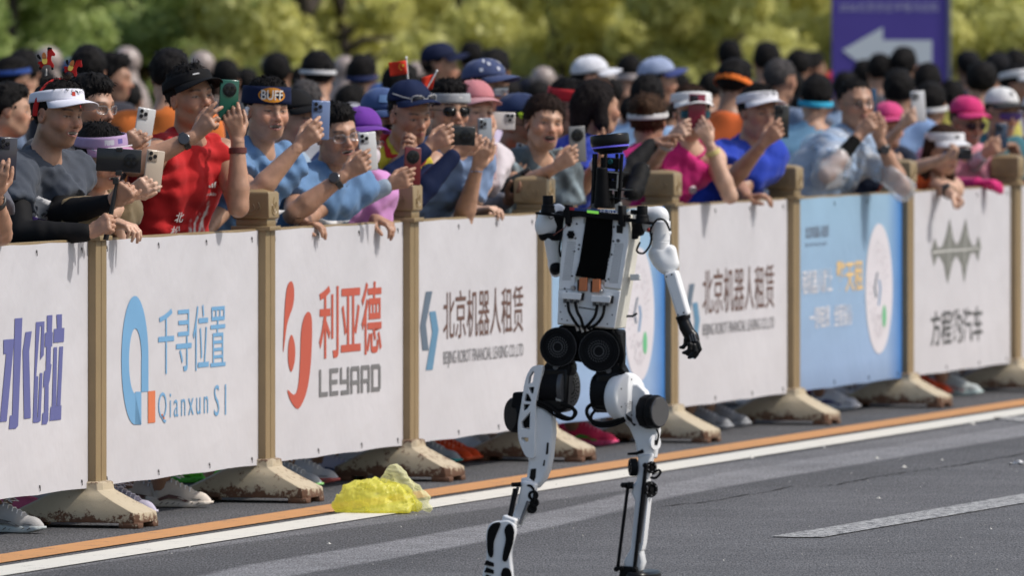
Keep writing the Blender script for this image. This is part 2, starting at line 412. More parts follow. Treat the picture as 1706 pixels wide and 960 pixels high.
HAIRLINE = ([-.13, -.075, -.05, -.02, .0, .018, .032, .06, .075, .085], [-.055, -.062, -.05, -.035, -.028, .012, .03, .058, .060, .062])
def hair_shapes(c, M, style='short', sc_=1., seed=0, hires=True):
    J = 1.; r = np.random.RandomState(seed); L = lambda *q: loc(M, c, np.array(q) * sc_); fz = foldnoise(.007 if not hires else .0035, .045 if not hires else .03, seed + 3)
    off = 0.012 if style == 'receding' else 0
    def clip(cf):
        def g(f, s, u):
            ul = np.interp(((f + cf[0]) / sc_).ravel(), HAIRLINE[0], HAIRLINE[1]).reshape((f + 0 * u).shape) + off
            return ((ul * sc_ - (u + cf[2])) * .75 + .002 * np.sin(300 * s) * (f > 0))
        return g
    ph = r.uniform(0, 6, 6)
    def strands(amp):
        def g(f, s, u):
            a = np.arctan2(s, f + .03); return amp * 1.4 * (np.sin(38 * a + 60 * u + ph[0]) * .5 + np.sin(71 * a - 45 * u + 90 * f + ph[1]) * .3 + np.sin(170 * u + 130 * s + ph[2]) * .3)
        return g
    def H(q, rr, k=.012, amp=.0022):
        q = np.array(q) * sc_; st_ = strands(amp * sc_)
        def nz(f, s, u):
            ul = (np.interp(((f + q[0]) / sc_).ravel(), HAIRLINE[0], HAIRLINE[1]).reshape((f + 0 * u).shape) + off) * sc_
            e = np.exp(-np.clip((u + q[2] - ul) / (.016 * sc_), -1, 20)); return (st_(f, s, u) + fz(f, s, u)) * (1 - .6 * np.clip(e, 0, 1)) + .0085 * sc_ * e
        return ell(loc(M, c, q), M, np.array(rr) * sc_, k * sc_, 'u', clip=clip(q), noise=nz)
    th = {'buzz': -.004, 'receding': -.003, 'bun': .006, 'ponytail': .006}.get(style, .003)
    s = [H((-.016, 0, .036), (.098 + th, .081 + th, .088 + th))]
    if style in ('short', 'side'):
        s.append(H((.015, .01 if style == 'side' else 0, .092), (.072, .062, .036), .02, .004))
    if style == 'short' and hires:
        for i in range(26):
            a = r.uniform(-2.2, 2.2); e_ = r.uniform(.35, 1.35); d = np.array((math.cos(a) * math.cos(e_), math.sin(a) * math.cos(e_), math.sin(e_)))
            p_ = np.array((-.010, 0, .040)) + d * np.array((.092, .076, .088)); 
            if p_[2] < np.interp(p_[0], HAIRLINE[0], HAIRLINE[1]) + .022: continue
            s.append(cone(L(*p_), L(*(p_ + d * .012 + np.array((.012, .008 * r.normal(), -.003)))), .010 * sc_, .003 * sc_, .008))
    if style == 'spiky':
        for i in range(14):
            a = r.uniform(-.055, .06); b = r.uniform(-.05, .05); s.append(cone(L(a, b, .09), L(a + .012 * r.normal(), b + .01 * r.normal(), .125 + .012 * r.rand()), .014 * sc_, .004 * sc_, .01))
    if style in ('long', 'bob'):
        n = 5; ln = -.26 if style == 'long' else -.11
        for sg in (-1, 1):
            s.append(cone(L(-.03, .066 * sg, .03), L(-.03, .082 * sg, ln * .55), .035, .03, .02)); s.append(cone(L(-.03, .082 * sg, ln * .55), L(-.01, .078 * sg, ln), .03, .012, .02))
        s.append(cone(L(-.08, 0, .0), L(-.10, 0, ln), .055, .035, .03))
    if style == 'ponytail':
        s.append(cone(L(-.10, 0, .05), L(-.145, 0, .02), .024, .03, .01)); s.append(cone(L(-.145, 0, .02), L(-.16, .01, -.14), .03, .010, .02))
    if style == 'bun':
        s.append(ell(L(-.105, 0, .075), M, np.array((.035, .035, .033)) * sc_, .01, noise=strands(.003)))
    return s

FING = [(.031, .070, .0092), (.0105, .078, .0095), (-.0105, .072, .0090), (-.030, .056, .0080)]
POSE = {'phone': ([10, 24, 32, 40], [34, 62, 68, 72], [24, 40, 42, 44], .85), 'fist': ([75, 80, 82, 84], [88, 92, 92, 92], [55, 55, 55, 55], 1.),
        'rest': ([28, 32, 36, 40], [38, 40, 44, 48], [20, 20, 22, 24], .5), 'open': ([6, 4, 6, 10], [8, 8, 10, 12], [5, 5, 6, 8], .1),
        'point': ([4, 14, 40, 62], [10, 26, 60, 75], [6, 14, 36, 50], .5), 'pinch': ([40, 46, 52, 58], [48, 52, 56, 60], [24, 26, 28, 30], .9)}
def hand_shapes(W, a, n, left, pose='phone', sz=1., k=.005, spread=None):
    a = np.array(a, dtype=float); a /= np.linalg.norm(a); n = np.array(n, dtype=float); n -= a * (n @ a); n /= np.linalg.norm(n)
    b = np.cross(n, a) if left else np.cross(a, n); W = np.asarray(W, dtype=float); s = []
    mc, pi, di, th = POSE[pose]; R = lambda v, d: v
    for i, (o, ln, r) in enumerate(FING):
        o *= sz; ln *= sz; r *= sz; kn = W + a * (.088 - .004 * abs(i - 1)) * sz + b * o - n * .002
        s.append(cone(W + a * .012 * sz + b * o * .5, kn, .0135 * sz, .0118 * sz, .012))
        d0 = a + b * (o * (2.2 if pose == 'open' else 1.0)); d0 /= np.linalg.norm(d0); p = kn; ang = 0
        for (c, f, r0, r1) in ((mc[i], .46, r * 1.06, r * .98), (pi[i], .30, r * .98, r * .90), (di[i], .24, r * .90, r * .74)):
            ang += c; d = d0 * math.cos(rad(ang)) + n * math.sin(rad(ang)); q = p + d * ln * f
            s.append(cone(p, q, r0, r1, k * .7)); p = q
    s.append(cone(W + a * .02 * sz + b * .012 * sz + n * .006, W + a * .06 * sz, .0165 * sz, .014 * sz, .012))
    t0 = W + a * .022 * sz + b * .024 * sz + n * .008; d = b * (.75 - .25 * th) + a * (.62) + n * (.12 + .55 * th); d /= np.linalg.norm(d); t1 = t0 + d * .042 * sz
    d2 = b * (.45 - .5 * th) + a * .9 + n * (.05 + .45 * th); d2 /= np.linalg.norm(d2); t2 = t1 + d2 * .032 * sz; d3 = d2 + a * .2 + n * .15 * th; d3 /= np.linalg.norm(d3)
    s += [cone(W + a * .015 + b * .008, t0, .015 * sz, .0145 * sz, .012), cone(t0, t1, .0145 * sz, .0115 * sz, .008), cone(t1, t2, .0112 * sz, .0105 * sz, .003), cone(t2, t2 + d3 * .022 * sz, .0105 * sz, .0082 * sz, .003)]
    return s

def gridmesh(fn, us, vs, closed=False):
    V = [fn(u, v) for u in us for v in vs]; n = len(vs); F = []
    for i in range(len(us) - 1 + (1 if closed else 0)):
        i2 = (i + 1) % len(us)
        for j in range(n - 1): F.append((i*n+j, i2*n+j, i2*n+j+1, i*n+j+1))
    return V, F
def thick(o, t, off=-1.):
    md = o.modifiers.new("t", 'SOLIDIFY'); md.thickness = t; md.offset = off; return o
def l2w(c, M, V, sc_=1.): return np.asarray(c)[None, :] + (np.asarray(V) * sc_) @ M.T
def capframe(c, M, tilt, lift, sc_):
    p = rad(tilt); F, S, U = M[:, 0], M[:, 1], M[:, 2]
    F2 = F * math.cos(p) + U * math.sin(p); U2 = U * math.cos(p) - F * math.sin(p)
    return loc(M, c, np.array((-.012, 0, lift)) * sc_), np.stack([F2, S, U2], 1)
def headgear(person, c, M, spec, sc_=1.):
    """spec: kind, colour, optional under/brim/logo"""
    kind = spec['k']; col = spec['c']; cc, CM = capframe(c, M, spec.get('tilt', 6) + (8 if kind in ('cap', 'visor') else 0), spec.get('lift', .045) + (.010 if kind in ('cap', 'visor') else 0), sc_)
    AX, AY = (.1035, .0875) if kind != 'cap' else (.1015, .0865)
    m = cloth(col, .8); out = None
    N = 40
    def ring(ph, r=1., u=0.): return np.array((AX * r * math.cos(ph), AY * r * math.sin(ph), u))
    if kind in ('cap', 'bucket'):
        Hh = spec.get('h', .082)
        def f(t, ph): return np.array((AX * math.sin(t) ** .8 * math.cos(ph), AY * math.sin(t) ** .8 * math.sin(ph), Hh * math.cos(t) - .004 * math.cos(6 * ph) * math.sin(t) * math.cos(t)))
        V, F = gridmesh(lambda i, t: f(t, i * 2 * math.pi / N), list(range(N)), [.02 + x * (math.pi / 2 - .02) / 10 for x in range(11)], closed=True)
        o = mk(spec.get('name', 'cap'), l2w(cc, CM, V, sc_), F, m, person, True); thick(o, .003, 1)
        out = o
        bt = MB(); bt.lathe(loc(CM, cc, np.array((0, 0, Hh)) * sc_), CM[:, 2], [(.001, .003), (.006, .002), (.008, -.001)], 10); bt.build('cap_button', cloth(spec.get('trim', col)), o)
    if kind in ('visor', 'headband'):
        h0, h1, hb = (-.006, .040, .026) if kind == 'visor' else (spec.get('h0', -.010), spec.get('h1', .032), spec.get('h1', .030))
        def g(i, v):
            ph = i * 2 * math.pi / N; fr = .5 + .5 * math.cos(ph); top = hb + (h1 - hb) * fr; u = h0 + (top - h0) * v
            return ring(ph, 1.05 - .05 * v * v, u)
        V, F = gridmesh(g, list(range(N)), [0, .25, .5, .75, 1.], closed=True)
        o = mk(spec.get('name', kind), l2w(cc, CM, V, sc_), F, m, person, True); thick(o, .003, 1); out = o
    if kind in ('cap', 'visor'):
        ln = spec.get('brim', .072); bc = spec.get('bc', col)
        def b(a, r):
            ph = rad(a); w = max(0., math.cos(ph * 1.22)) ** .55; e = ring(ph, 1.045 if kind == 'visor' else 1.0, .001); d = ln * w * r
            p = e + np.array((d, .25 * d * math.sin(ph), 0)); p[2] += -.008 - .12 * d * r - 2.9 * (p[1] ** 2) * (.35 + .65 * r) + .008 * (1 - r)
            return p
        V, F = gridmesh(b, [-72 + 6 * i for i in range(25)], [0, .2, .4, .6, .8, .93, 1.])
        o2 = mk('brim', l2w(cc, CM, V, sc_), F, cloth(bc, .75), out, True); thick(o2, .0026, 0)
    if kind == 'bucket':
        V, F = gridmesh(lambda i, r: ring(i * 2 * math.pi / N, 1 + .55 * r, -.002 - .045 * r), list(range(N)), [0, .33, .66, 1.], closed=True)
        o2 = mk('brim', l2w(cc, CM, V, sc_), F, m, out, True); thick(o2, .003, 0)
    if spec.get('patch'):
        for (pc, a0, u0, aw, uh) in spec['patch']:
            def g2(i, v):
                ph = rad(a0 + (i - .5) * aw); u = u0 + (v - .5) * uh
                if kind == 'cap': t = math.acos(max(-1, min(1, u / spec.get('h', .082)))); rr = math.sin(t) ** .8 * 1.035
                else: rr = 1.075 - .05 * max(0, u / .045) ** 2
                return ring(ph, rr, u)
            V, F = gridmesh(g2, [x / 8 for x in range(9)], [0, .5, 1])
            mk('patch', l2w(cc, CM, V, sc_), F, cloth(pc), out, True)
    if spec.get('text'):
        tx, tcol, u0, hgt, wdeg, a0 = spec['text']
        wrap_text(tx, tcol, cc, CM, sc_, u0, hgt, wdeg, a0, out, ring, 1.10)
    return out
def textmesh(body, offset=0., res=3, ital=0., sp=1.):
    cu = bpy.data.curves.new("lettering", 'FONT'); cu.body = body; cu.offset = offset; cu.resolution_u = res; cu.shear = ital
    o = bpy.data.objects.new("t", cu); cu.space_character = sp; C.objects.link(o)
    dg = bpy.context.evaluated_depsgraph_get(); me = bpy.data.meshes.new_from_object(o.evaluated_get(dg))
    V = np.array([tuple(v.co) for v in me.vertices]); F = [tuple(p.vertices) for p in me.polygons]
    bpy.data.objects.remove(o); bpy.data.curves.remove(cu); bpy.data.meshes.remove(me)
    return V, F
def wrap_text(tx, tcol, cc, CM, sc_, u0, hgt, wdeg, a0, parent, ring, rr):
    V, F = textmesh(tx, .012); lo = V.min(0); hi = V.max(0); Q = []
    for v in V:
        x = (v[0] - lo[0]) / (hi[0] - lo[0]); y = (v[1] - lo[1]) / (hi[1] - lo[1])
        Q.append(ring(rad(a0 + (x - .5) * wdeg), rr, u0 + (y - .5) * hgt))
    mk('lettering', l2w(cc, CM, Q, sc_), F, mat("print", tcol, .6, var=0), parent)
def glasses(person, c, M, spec, sc_=1.):
    """spec: k 'sun'|'clear'|'shield', c lens colour, f frame colour, up: raise (worn on the cap)"""
    up = spec.get('up', 0); fw = spec.get('fw', 0); k = spec['k']
    fm = mat("glasses_frame", spec.get('f', (.01, .01, .01)), .3, var=0)
    lm = mat("lens", spec['c'], .06, metal=.35, var=.0) if k != 'clear' else mat("clear_lens", (.9, .95, 1.), .03, var=0, trans=1., alpha=.25)
    def pt(s, u): return np.array((.098 + fw - 4.2 * s * s, s, u + up))
    root = None
    if k == 'shield':
        V, F = gridmesh(lambda s, u: pt(s * .068, (u * .021 * (1 - .25 * abs(s) ** 2)) + .001), [x / 8 - 1 for x in range(17)], [-1, -.5, 0, .5, 1])
        root = mk('sunglasses', l2w(c, M, V, sc_), F, lm, person, True); thick(root, .0025, 0)
        fr = MB(); fr.tube([loc(M, c, pt(s / 8 * .068, .021 * (1 - .25 * abs(s / 8) ** 2) + .002) * sc_) for s in range(-8, 9)], .0026 * sc_, 6); fr.build('frame', fm, root, True)
    else:
        for sg in (-1, 1):
            w, h = (.025, .019) if k == 'sun' else (.024, .0165)
            P_ = [pt(sg * .034 + w * math.copysign(abs(math.cos(a)) ** .7, math.cos(a)), h * math.copysign(abs(math.sin(a)) ** .75, math.sin(a)) + .001) for a in [i * math.pi / 10 for i in range(20)]]
            cen = pt(sg * .034, .001) + np.array((.002, 0, 0))
            o = mk('lens' if root is not None else ('sunglasses' if k == 'sun' else 'glasses'), l2w(c, M, [cen] + P_, sc_), [(0, i + 1, (i + 1) % 20 + 1) for i in range(20)], lm, root or person, True)
            thick(o, .002, 0); root = root or o
            fr = MB(); fr.tube([loc(M, c, p * sc_) for p in P_ + [P_[0]]], (.0019 if k == 'sun' else .0012) * sc_, 6); fr.build('frame', fm, root, True)
        fr = MB(); fr.tube([loc(M, c, pt(s, .006) * sc_) for s in (-.011, 0, .011)], .0015, 6); fr.build('bridge', fm, root)
    for sg in (-1, 1):
        fr = MB(); fr.tube([loc(M, c, q * sc_) for q in (pt(sg * .062, .006), np.array((.05 + fw, sg * .079, .006 + up)), np.array((-.01, sg * .084, .005 + up)))], .0018, 6); fr.build('temple', fm, root)
    return root

def ik(A, B, l1, l2, hint=None, pole=None):
    A = Vector(A); B = Vector(B); d = B - A; L = d.length; f = 1.
    if L > (l1 + l2) * .995: f = L / ((l1 + l2) * .99); l1 *= f; l2 *= f
    x = (l1 * l1 - l2 * l2 + L * L) / (2 * L); h = math.sqrt(max(0, l1 * l1 - x * x)); dn = d.normalized()
    u = dn.cross(Vector((0, 0, 1))); u = u.normalized() if u.length > 1e-3 else Vector((1, 0, 0)); v = dn.cross(u); best = None
    for i in range(48):
        a = i * math.pi / 24; q = A + dn * x + (u * math.cos(a) + v * math.sin(a)) * h
        if hint is not None: p = topx(q); sc2 = math.hypot(p[0] - hint[0], p[1] - hint[1]) + 25 * max(0, (q - (A + dn * x)).dot(Vector(pole)) if pole is not None else 0) * 0
        else: sc2 = -(q - A).dot(Vector(pole))
        if best is None or sc2 < best[0]: best = (sc2, q)
    return best[1], f, best[0]

def hair_mesh(root, shapes, h, m, c, M, hs, n, width, length, maxu=9., seed=0, band=None):
    """the hair mass with loose tapering locks rooted all over it"""
    V, F = solid(shapes, h); nf = np.cross(V[F[:, 1]] - V[F[:, 0]], V[F[:, 2]] - V[F[:, 0]]); nv = np.zeros_like(V)
    for k in range(4): np.add.at(nv, F[:, k], nf)
    nv /= np.linalg.norm(nv, axis=1)[:, None] + 1e-9
    r = np.random.RandomState(seed); q = (V - c) @ M; ok = np.nonzero((q[:, 2] < maxu) & ((nv * (V - c)).sum(1) > 0.01))[0]
    if band: ok = ok[~((q[ok, 2] > band[0]) & (q[ok, 2] < band[1]))]
    if len(ok) == 0: return mk("hair", V, F, m, root, True)
    i = ok[r.randint(0, len(ok), n)]; p = V[i] + r.normal(size=(n, 3)) * h * .4; N_ = nv[i]
    crown = c + M @ (np.array((-.045, .015, .12)) * hs); d = p - crown; d[:, 2] -= .05; d += r.normal(size=(n, 3)) * .035
    d -= N_ * (d * N_).sum(1)[:, None]; d /= np.linalg.norm(d, axis=1)[:, None] + 1e-9; s = np.cross(N_, d)
    ln = length * r.uniform(.5, 1.3, n)[:, None]; lift = r.uniform(.0005, .0055, n)[:, None]; w = width * r.uniform(.5, 1.2, n)[:, None]
    a = p - N_ * .002 - s * w; b = p - N_ * .002 + s * w; t = p + d * ln + N_ * lift; mid = p + d * ln * .5 + N_ * (lift * .9 + .0015)
    k = len(V); VV = np.concatenate([V, np.stack([a, b, mid + s * w * .7, mid - s * w * .7, t], 1).reshape(-1, 3)]); j = k + 5 * np.arange(n)
    F2 = np.concatenate([F, np.stack([j, j + 1, j + 2, j + 3], 1), np.stack([j + 3, j + 2, j + 4, j + 4], 1)[:0]])
    FL_ = [tuple(x) for x in F2.tolist()] + [(x + 3, x + 2, x + 4) for x in j.tolist()]
    return mk("hair", VV, FL_, m, root, True)
PEOPLE = []
def anchor(v): return v
def person(label, head, yaw=40, pitch=0, roll=0, body=None, size=1., w=-.1, skin='tan', mouth='smile', female=False, hair='short', haircol=None,
           gear=None, glass=None, shirt=None, R=None, Lh=None, feet=None, shorts=(.02, .02, .025), pelw=None, stubble=0., headscale=1., pelz=.90, fine=True, group=None, bib=None, slump=0, faceoff=False, shoe=((.5,.5,.5),(.7,.7,.7),(.2,.2,.2)), side=0., shfwd=.03, lod=1, Y=None, extra=None):
    fine = lod == 0; HB = (.0135, .019, .034)[lod]; HH = (.0039, .0058, .0115)[lod]; HA = (.0044, .0058, .017)[lod]; HS = (.0115, .016, .027)[lod]; HR = (.0060, .0075, .0125)[lod]
    """a spectator: head=(column, row) of the head's middle in the photograph at lateral w from the fence line; arms R and Lh are dicts"""
    body = yaw if body is None else body
    hs = size * headscale
    c = np.array(at(head[0], head[1], w) if Y is None else P(head[0], head[1], Y)); M = frame(yaw, pitch, roll)
    B = frame(body); BF, BS = B[:, 0], B[:, 1]; sk = SKIN[skin]
    N = c + M @ (np.array((-.034, 0, -.145)) * hs) - BF * .01; N[2] -= .015
    # pelvis: hips stay back from the fence, the trunk leans out
    pz = min(pelz, N[2] - .30); tl = .53 * size; hz = math.sqrt(max(.0004, tl * tl - min(tl * .999, N[2] - pz) ** 2)) if N[2] - pz < tl else .04
    if N[2] - pz > tl: pz = N[2] - tl
    back = -np.array((NV[0], NV[1], 0)) * .75 - BF * .25; back /= np.linalg.norm(back)
    pel = np.array((N[0], N[1], pz)) + back * hz + BS * side
    T = (N - pel); T /= np.linalg.norm(T); SF = np.cross(BS, T); SF /= np.linalg.norm(SF); SF = SF if SF @ BF > 0 else -SF
    foot_c = (latof(pel), alof(pel)); floor = None
    root = empty("person", (pel[0], pel[1], 0), label, "person", group)
    wid = (.155 if female else .172) * size
    arms = {}
    for key, A, sg in (('R', R, -1), ('L', Lh, 1)):
        sh = N - T * .055 * size + BS * sg * wid + SF * (shfwd if A and 'wr' in A else 0)
        if not A: A = {}
        if 'wr' in A:
            if 'ph' in A:      # knuckles on the lower part of the phone, fingers across its back
                e0 = A.get('el') or topx(sh); s0 = FPX / c[1]; ox, oy = A.get('off', (-.028, .054)); kx, ky = A['ph'][0] + ox * s0, A['ph'][1] + oy * s0
                vx, vy = kx - e0[0], ky - e0[1]; vl = math.hypot(vx, vy); vx, vy = vx / vl + A.get('tw', (.15, 0))[0], vy / vl + A.get('tw', (.15, 0))[1]; vl = math.hypot(vx, vy); vx /= vl; vy /= vl
                A['wr'] = (kx - vx * .088 * s0 * .93, ky - vy * .088 * s0 * .93, A['wr'][2]); A['dir'] = (kx + vx * 30, ky + vy * 30)
            l1, l2 = .285 * size, .25 * size; Yw = at(*A['wr'])[1]; cand = []
            for i in range(-500, 501):
                Yc = Yw + i * .012; p = np.array(P(A['wr'][0], A['wr'][1], Yc)); dd = np.linalg.norm(p - sh)
                cand.append((abs(i) * .012 + 60 * max(0, dd - (l1 + l2) * .97) + 60 * max(0, .20 - dd), Yc, p))
            wv = min(cand, key=lambda q_: q_[0])[2]; A['wY'] = wv[1]
            el, f, err = ik(sh, wv, l1, l2, A.get('el'), A.get('pole', (-.2, -.1, -1)))
            if f > 1.12 or (A.get('el') and err > 40): print("ARM", label[:30], key, "stretch %.2f err %.0f" % (f, err), 'sh', [round(x) for x in topx(sh)])
            el = np.array(el)
        else:
            el = sh - UP_ * .27 * size + BF * .03 + BS * sg * .03; wv = el - UP_ * .22 * size + BF * .10
        arms[key] = (sh, el, wv, A, sg)
    # ---- body
    s = []; hsft = []
    ch = N - T * .17 * size; wa = N - T * .36 * size; q = size * (.93 if female else 1.)
    def trunk(g):
        r = []
        for sg in (-1, 1):
            r.append(cone(ch + BS * sg * .075 * q, wa + BS * sg * .055 * q, (.098 if not female else .092) * q + g, .088 * q + g, .06)); r.append(cone(wa + BS * sg * .055 * q, pel + BS * sg * .07 * q, .088 * q + g, .104 * q + g, .06))
            r.append(cone(N - T * .03 * q, N - T * .06 * q + BS * sg * .145 * q, .05 * q + g, .052 * q + g, .05))
            r.append(cone(ch + BS * sg * .08 * q, arms['R' if sg < 0 else 'L'][0], .085 * q + g, .055 * q + g, .05))
            if female: r.append(cone(ch + BS * sg * .06 + SF * .055 - T * .03, ch + BS * sg * .06 + SF * .07 - T * .04, .055 + g, .05 + g, .03))
        r.append(cone(ch - SF * .0, pel, .10 * q + g, .10 * q + g, .05))
        return r
    s += trunk(0)
    nk = c + M @ (np.array((-.022, 0, -.06)) * hs)
    s.append(cone(nk, N - T * .02, (.053 if not female else .045) * hs, (.06 if not female else .05) * size, .025)); s.append(cone(N - T * .02, N - T * .06, .062 * size, .07 * size, .03))
    hd = head_shapes(c, M, hs, mouth, female, int(abs(head[0]))) if lod < 2 else head_shapes(c, M, hs, 'closed', female)[:20]
    s += hd
    boxes = [(c - .142 * hs, c + .142 * hs, HH)]
    hv_ = {}; fw_ = {}
    for key, (sh, el, wv, A, sg) in arms.items():
        g = .9 if female else 1.
        s.append(cone(sh, sh + (el - sh) * .12, .058 * size * g, .052 * size * g, .035)); s.append(cone(sh, el, .052 * size * g, .040 * size * g, .012))
        u = (wv - el); s.append(cone(el, el + u * .28, .039 * size * g, .0435 * size * g, .012)); s.append(cone(el + u * .28, wv, .0435 * size * g, .0262 * size * g, .01))
        ha = A.get('dir')
        fw = u / max(1e-6, np.linalg.norm(u))
        if ha is not None:
            tgt = np.array(P(ha[0], ha[1], wv[1] - (ha[2] if len(ha) > 2 else .03))) - wv; tgt /= np.linalg.norm(tgt); a = tgt * (.40 if A.get('pose') == 'phone' and 'ph' not in A else .85) + fw * (.60 if A.get('pose') == 'phone' and 'ph' not in A else .15)
        else: a = fw
        pal = A.get('palm', (0, 0, -1)); 
        pal = {'away': (.0, 1, 0), 'near': (0, -1, 0), 'down': (0, 0, -1), 'up': (0, 0, 1), 'left': (-1, 0, 0), 'right': (1, 0, 0), 'back': tuple(-np.array((NV[0], NV[1], 0)))}.get(pal, pal)
        hsz = (.86 if female else .93) * size * A.get('hs', 1.)
        hh = hand_shapes(wv + fw * .012, a, pal, sg > 0, A.get('pose', 'rest' if 'wr' in A else 'open'), hsz)
        s += hh; hv_[key] = (a, pal); fw_[key] = fw
        if 'wr' in A:
            lo = np.min([x.lo for x in hh], 0) - .012; hi = np.max([x.hi for x in hh], 0) + .012; boxes.append((lo, hi, HA))
    V1, F1 = solid(s, HB, boxes)
    # ---- legs, on the coarse grid
    ls = []; ank = []
    fwv = np.array((NV[0], NV[1], 0)) if feet is None or True else BF
    for i, sg in enumerate((-1, 1)):
        if feet and i < len(feet) and feet[i]: 
            tx, ty, dg, _ = (tuple(feet[i]) + (None,))[:4]; toe = np.array(GR(tx, ty)); y = rad(dg); d = np.array((math.sin(y), -math.cos(y), 0)); an = toe - d * .205; 
        else:
            d = BF * .6 + fwv * .4; d /= np.linalg.norm(d); base = pel + fwv * min(.12, max(.0, -.42 - latof(pel))) 
            an = np.array((base[0], base[1], 0)) + BS * sg * .10
            if latof(an) > -.36: an = an + (-.36 - latof(an)) * fwv
            toe = an + d * .205
        ankle = np.array((an[0], an[1], .085)); hip = pel + BS * sg * .085 * q - T * .02; kn = (hip + ankle) / 2 + d * .05
        ls += [cone(hip, kn, .082 * q, .058 * q, .03), cone(kn, kn + (ankle - kn) * .35, .055, .058, .01), cone(kn + (ankle - kn) * .35, ankle, .058, .037, .01), cone(ankle, ankle - UP_ * .04 + d * .03, .035, .03, .02)]
        ank.append((ankle, d, toe))
    V2, F2 = solid(ls, .026 if lod < 2 else .04)
    V = np.concatenate([V1, V2]); Fq = np.concatenate([F1, F2 + len(V1)])
    col = face_paint(c, M, sk, hs, mouth, female, stubble=stubble)(V)
    bo = mk("body", V, Fq, skinmat(), root, True, colors=col)
    # ---- shorts and shoes
    hp = [cone(pel + T * .05, pel - T * .02, .115 * q, .125 * q, .03)]
    for sg, (ankle, d, toe) in zip((-1, 1), ank):
        hip = pel + BS * sg * .085 * q; kn = (hip + ankle) / 2 + d * .05; hp += [cone(hip, hip + (kn - hip) * .7, .105 * q, .085 * q, .03)]
        hp.append(cone(pel + BS * sg * .07 * q + T * .04, hip, .118 * q, .11 * q, .03))
    mk("shorts", *solid(hp, .028 if lod < 2 else .045), cloth(shorts), root, True)
    for (ankle, d, toe), ft in zip(ank, (list(feet) if feet else []) + [None, None]):
        shoe_at(root, toe, d, (ft[3] if ft and len(ft) > 3 and ft[3] else shoe), detailed=bool(ft))
    # ---- shirt
    if shirt:
        sc1 = shirt.get('c', (.2, .3, .5)); sl = shirt.get('sleeve', 'short'); g = .017 if lod < 2 else .011
        ss = trunk(g); ss.append(cone(N - T * .025, N - T * .06, .066 * size, .082 * size, .03))
        if sl != 'none':
            for key, (sh, el, wv, A, sg) in arms.items():
                if sl == 'short': e = sh + (el - sh) * .62; ss += [cone(sh, e, .064 * size, .066 * size, .03)]
                else: ss += [cone(sh, el, .064 * size, .048 * size, .03), cone(el, wv + (wv - el) * -.03, .05 * size, .036 * size, .015)]
        up = T * .95 + SF * .30; up /= np.linalg.norm(up); top = N + T * (.012 if not shirt.get('low') else -.02) + SF * .01
        def clipf(X, Y, Z):
            a = (X - top[0]) * up[0] + (Y - top[1]) * up[1] + (Z - top[2]) * up[2]
            b = -((X - pel[0]) * T[0] + (Y - pel[1]) * T[1] + (Z - pel[2]) * T[2]) - .05
            lat = np.abs((X - top[0]) * BS[0] + (Y - top[1]) * BS[1] + (Z - top[2]) * BS[2])
            d = np.maximum(a - 1.1 * np.maximum(0, lat - .062 * size), b)
            if sl == 'none':
                for sg in (-1, 1):
                    n_ = BS * sg * .9 + T * .35; n_ /= np.linalg.norm(n_); p_ = arms['R' if sg < 0 else 'L'][0] - BS * sg * .022
                    d = np.maximum(d, (X - p_[0]) * n_[0] + (Y - p_[1]) * n_[1] + (Z - p_[2]) * n_[2])
            elif sl == 'short':
                ax_ = pel - N; L2_ = ax_ @ ax_; tt_ = np.clip(((X - N[0]) * ax_[0] + (Y - N[1]) * ax_[1] + (Z - N[2]) * ax_[2]) / L2_, 0, 1); dtr = np.sqrt((X - N[0] - tt_ * ax_[0]) ** 2 + (Y - N[1] - tt_ * ax_[1]) ** 2 + (Z - N[2] - tt_ * ax_[2]) ** 2)
                for key, (sh, el, wv, A, sg) in arms.items():
                    n_ = (el - sh) / np.linalg.norm(el - sh); p_ = sh + (el - sh) * .56
                    dd = (X - p_[0]) * n_[0] + (Y - p_[1]) * n_[1] + (Z - p_[2]) * n_[2]
                    rr = np.sqrt((X - p_[0]) ** 2 + (Y - p_[1]) ** 2 + (Z - p_[2]) ** 2)
                    d = np.where((rr < .10) & (dtr > .175 * size), np.maximum(d, dd), d)
            return d
        ss.append(Shape(clipf, BIG[0], BIG[1], .01, 'c')); fs = foldnoise(shirt.get('fold', .017), shirt.get('wl', .13), int(abs(head[0])) % 97)
        ss.append(Shape(fs, BIG[0], BIG[1], .01, 'n'))
        if lod < 2: ss.append(Shape(foldnoise(.010, .055, int(abs(head[0])) % 53 + 5), BIG[0], BIG[1], .01, 'n'))
        Vs, Fs = solid(ss, HS)
        cols = np.tile(np.array(sc1, dtype=float), (len(Vs), 1))
        for (lo, hi, pc) in shirt.get('bands', ()):      # panels along the trunk, measured from the neck
            t = (N[None, :] - Vs) @ T; wgt = np.clip((t - lo) / .004, 0, 1) * np.clip((hi - t) / .004, 0, 1); cols = cols * (1 - wgt[:, None]) + np.array(pc) * wgt[:, None]
        if shirt.get('paint'): cols = shirt['paint'](Vs, cols, N, T, SF, BS)
        mk(shirt.get('name', 'shirt'), Vs, Fs, mat("shirt_fabric", (1, 1, 1), .85, spec=.22, var=.07, vs=18, bump=.35, bs=380, attr="Col", sheen=.1), root, True, colors=cols)
        if lod < 2:
            u2 = np.cross(up, BS); rim = [top + BS * (.0735 * size * math.cos(t)) + u2 * (.066 * size * math.sin(t)) - up * .004 for t in [i * math.pi / 14 for i in range(29)]]
            cb = MB(); cb.tube(rim, .0065 * size, 8, cap=False, flat=1.3); cb.build("collar", cloth(shirt.get('rim', tuple(x * .8 for x in sc1))), root, True)
        for txt in shirt.get('text', ()):
            body_text(root, txt, N, T, SF, BS, q)
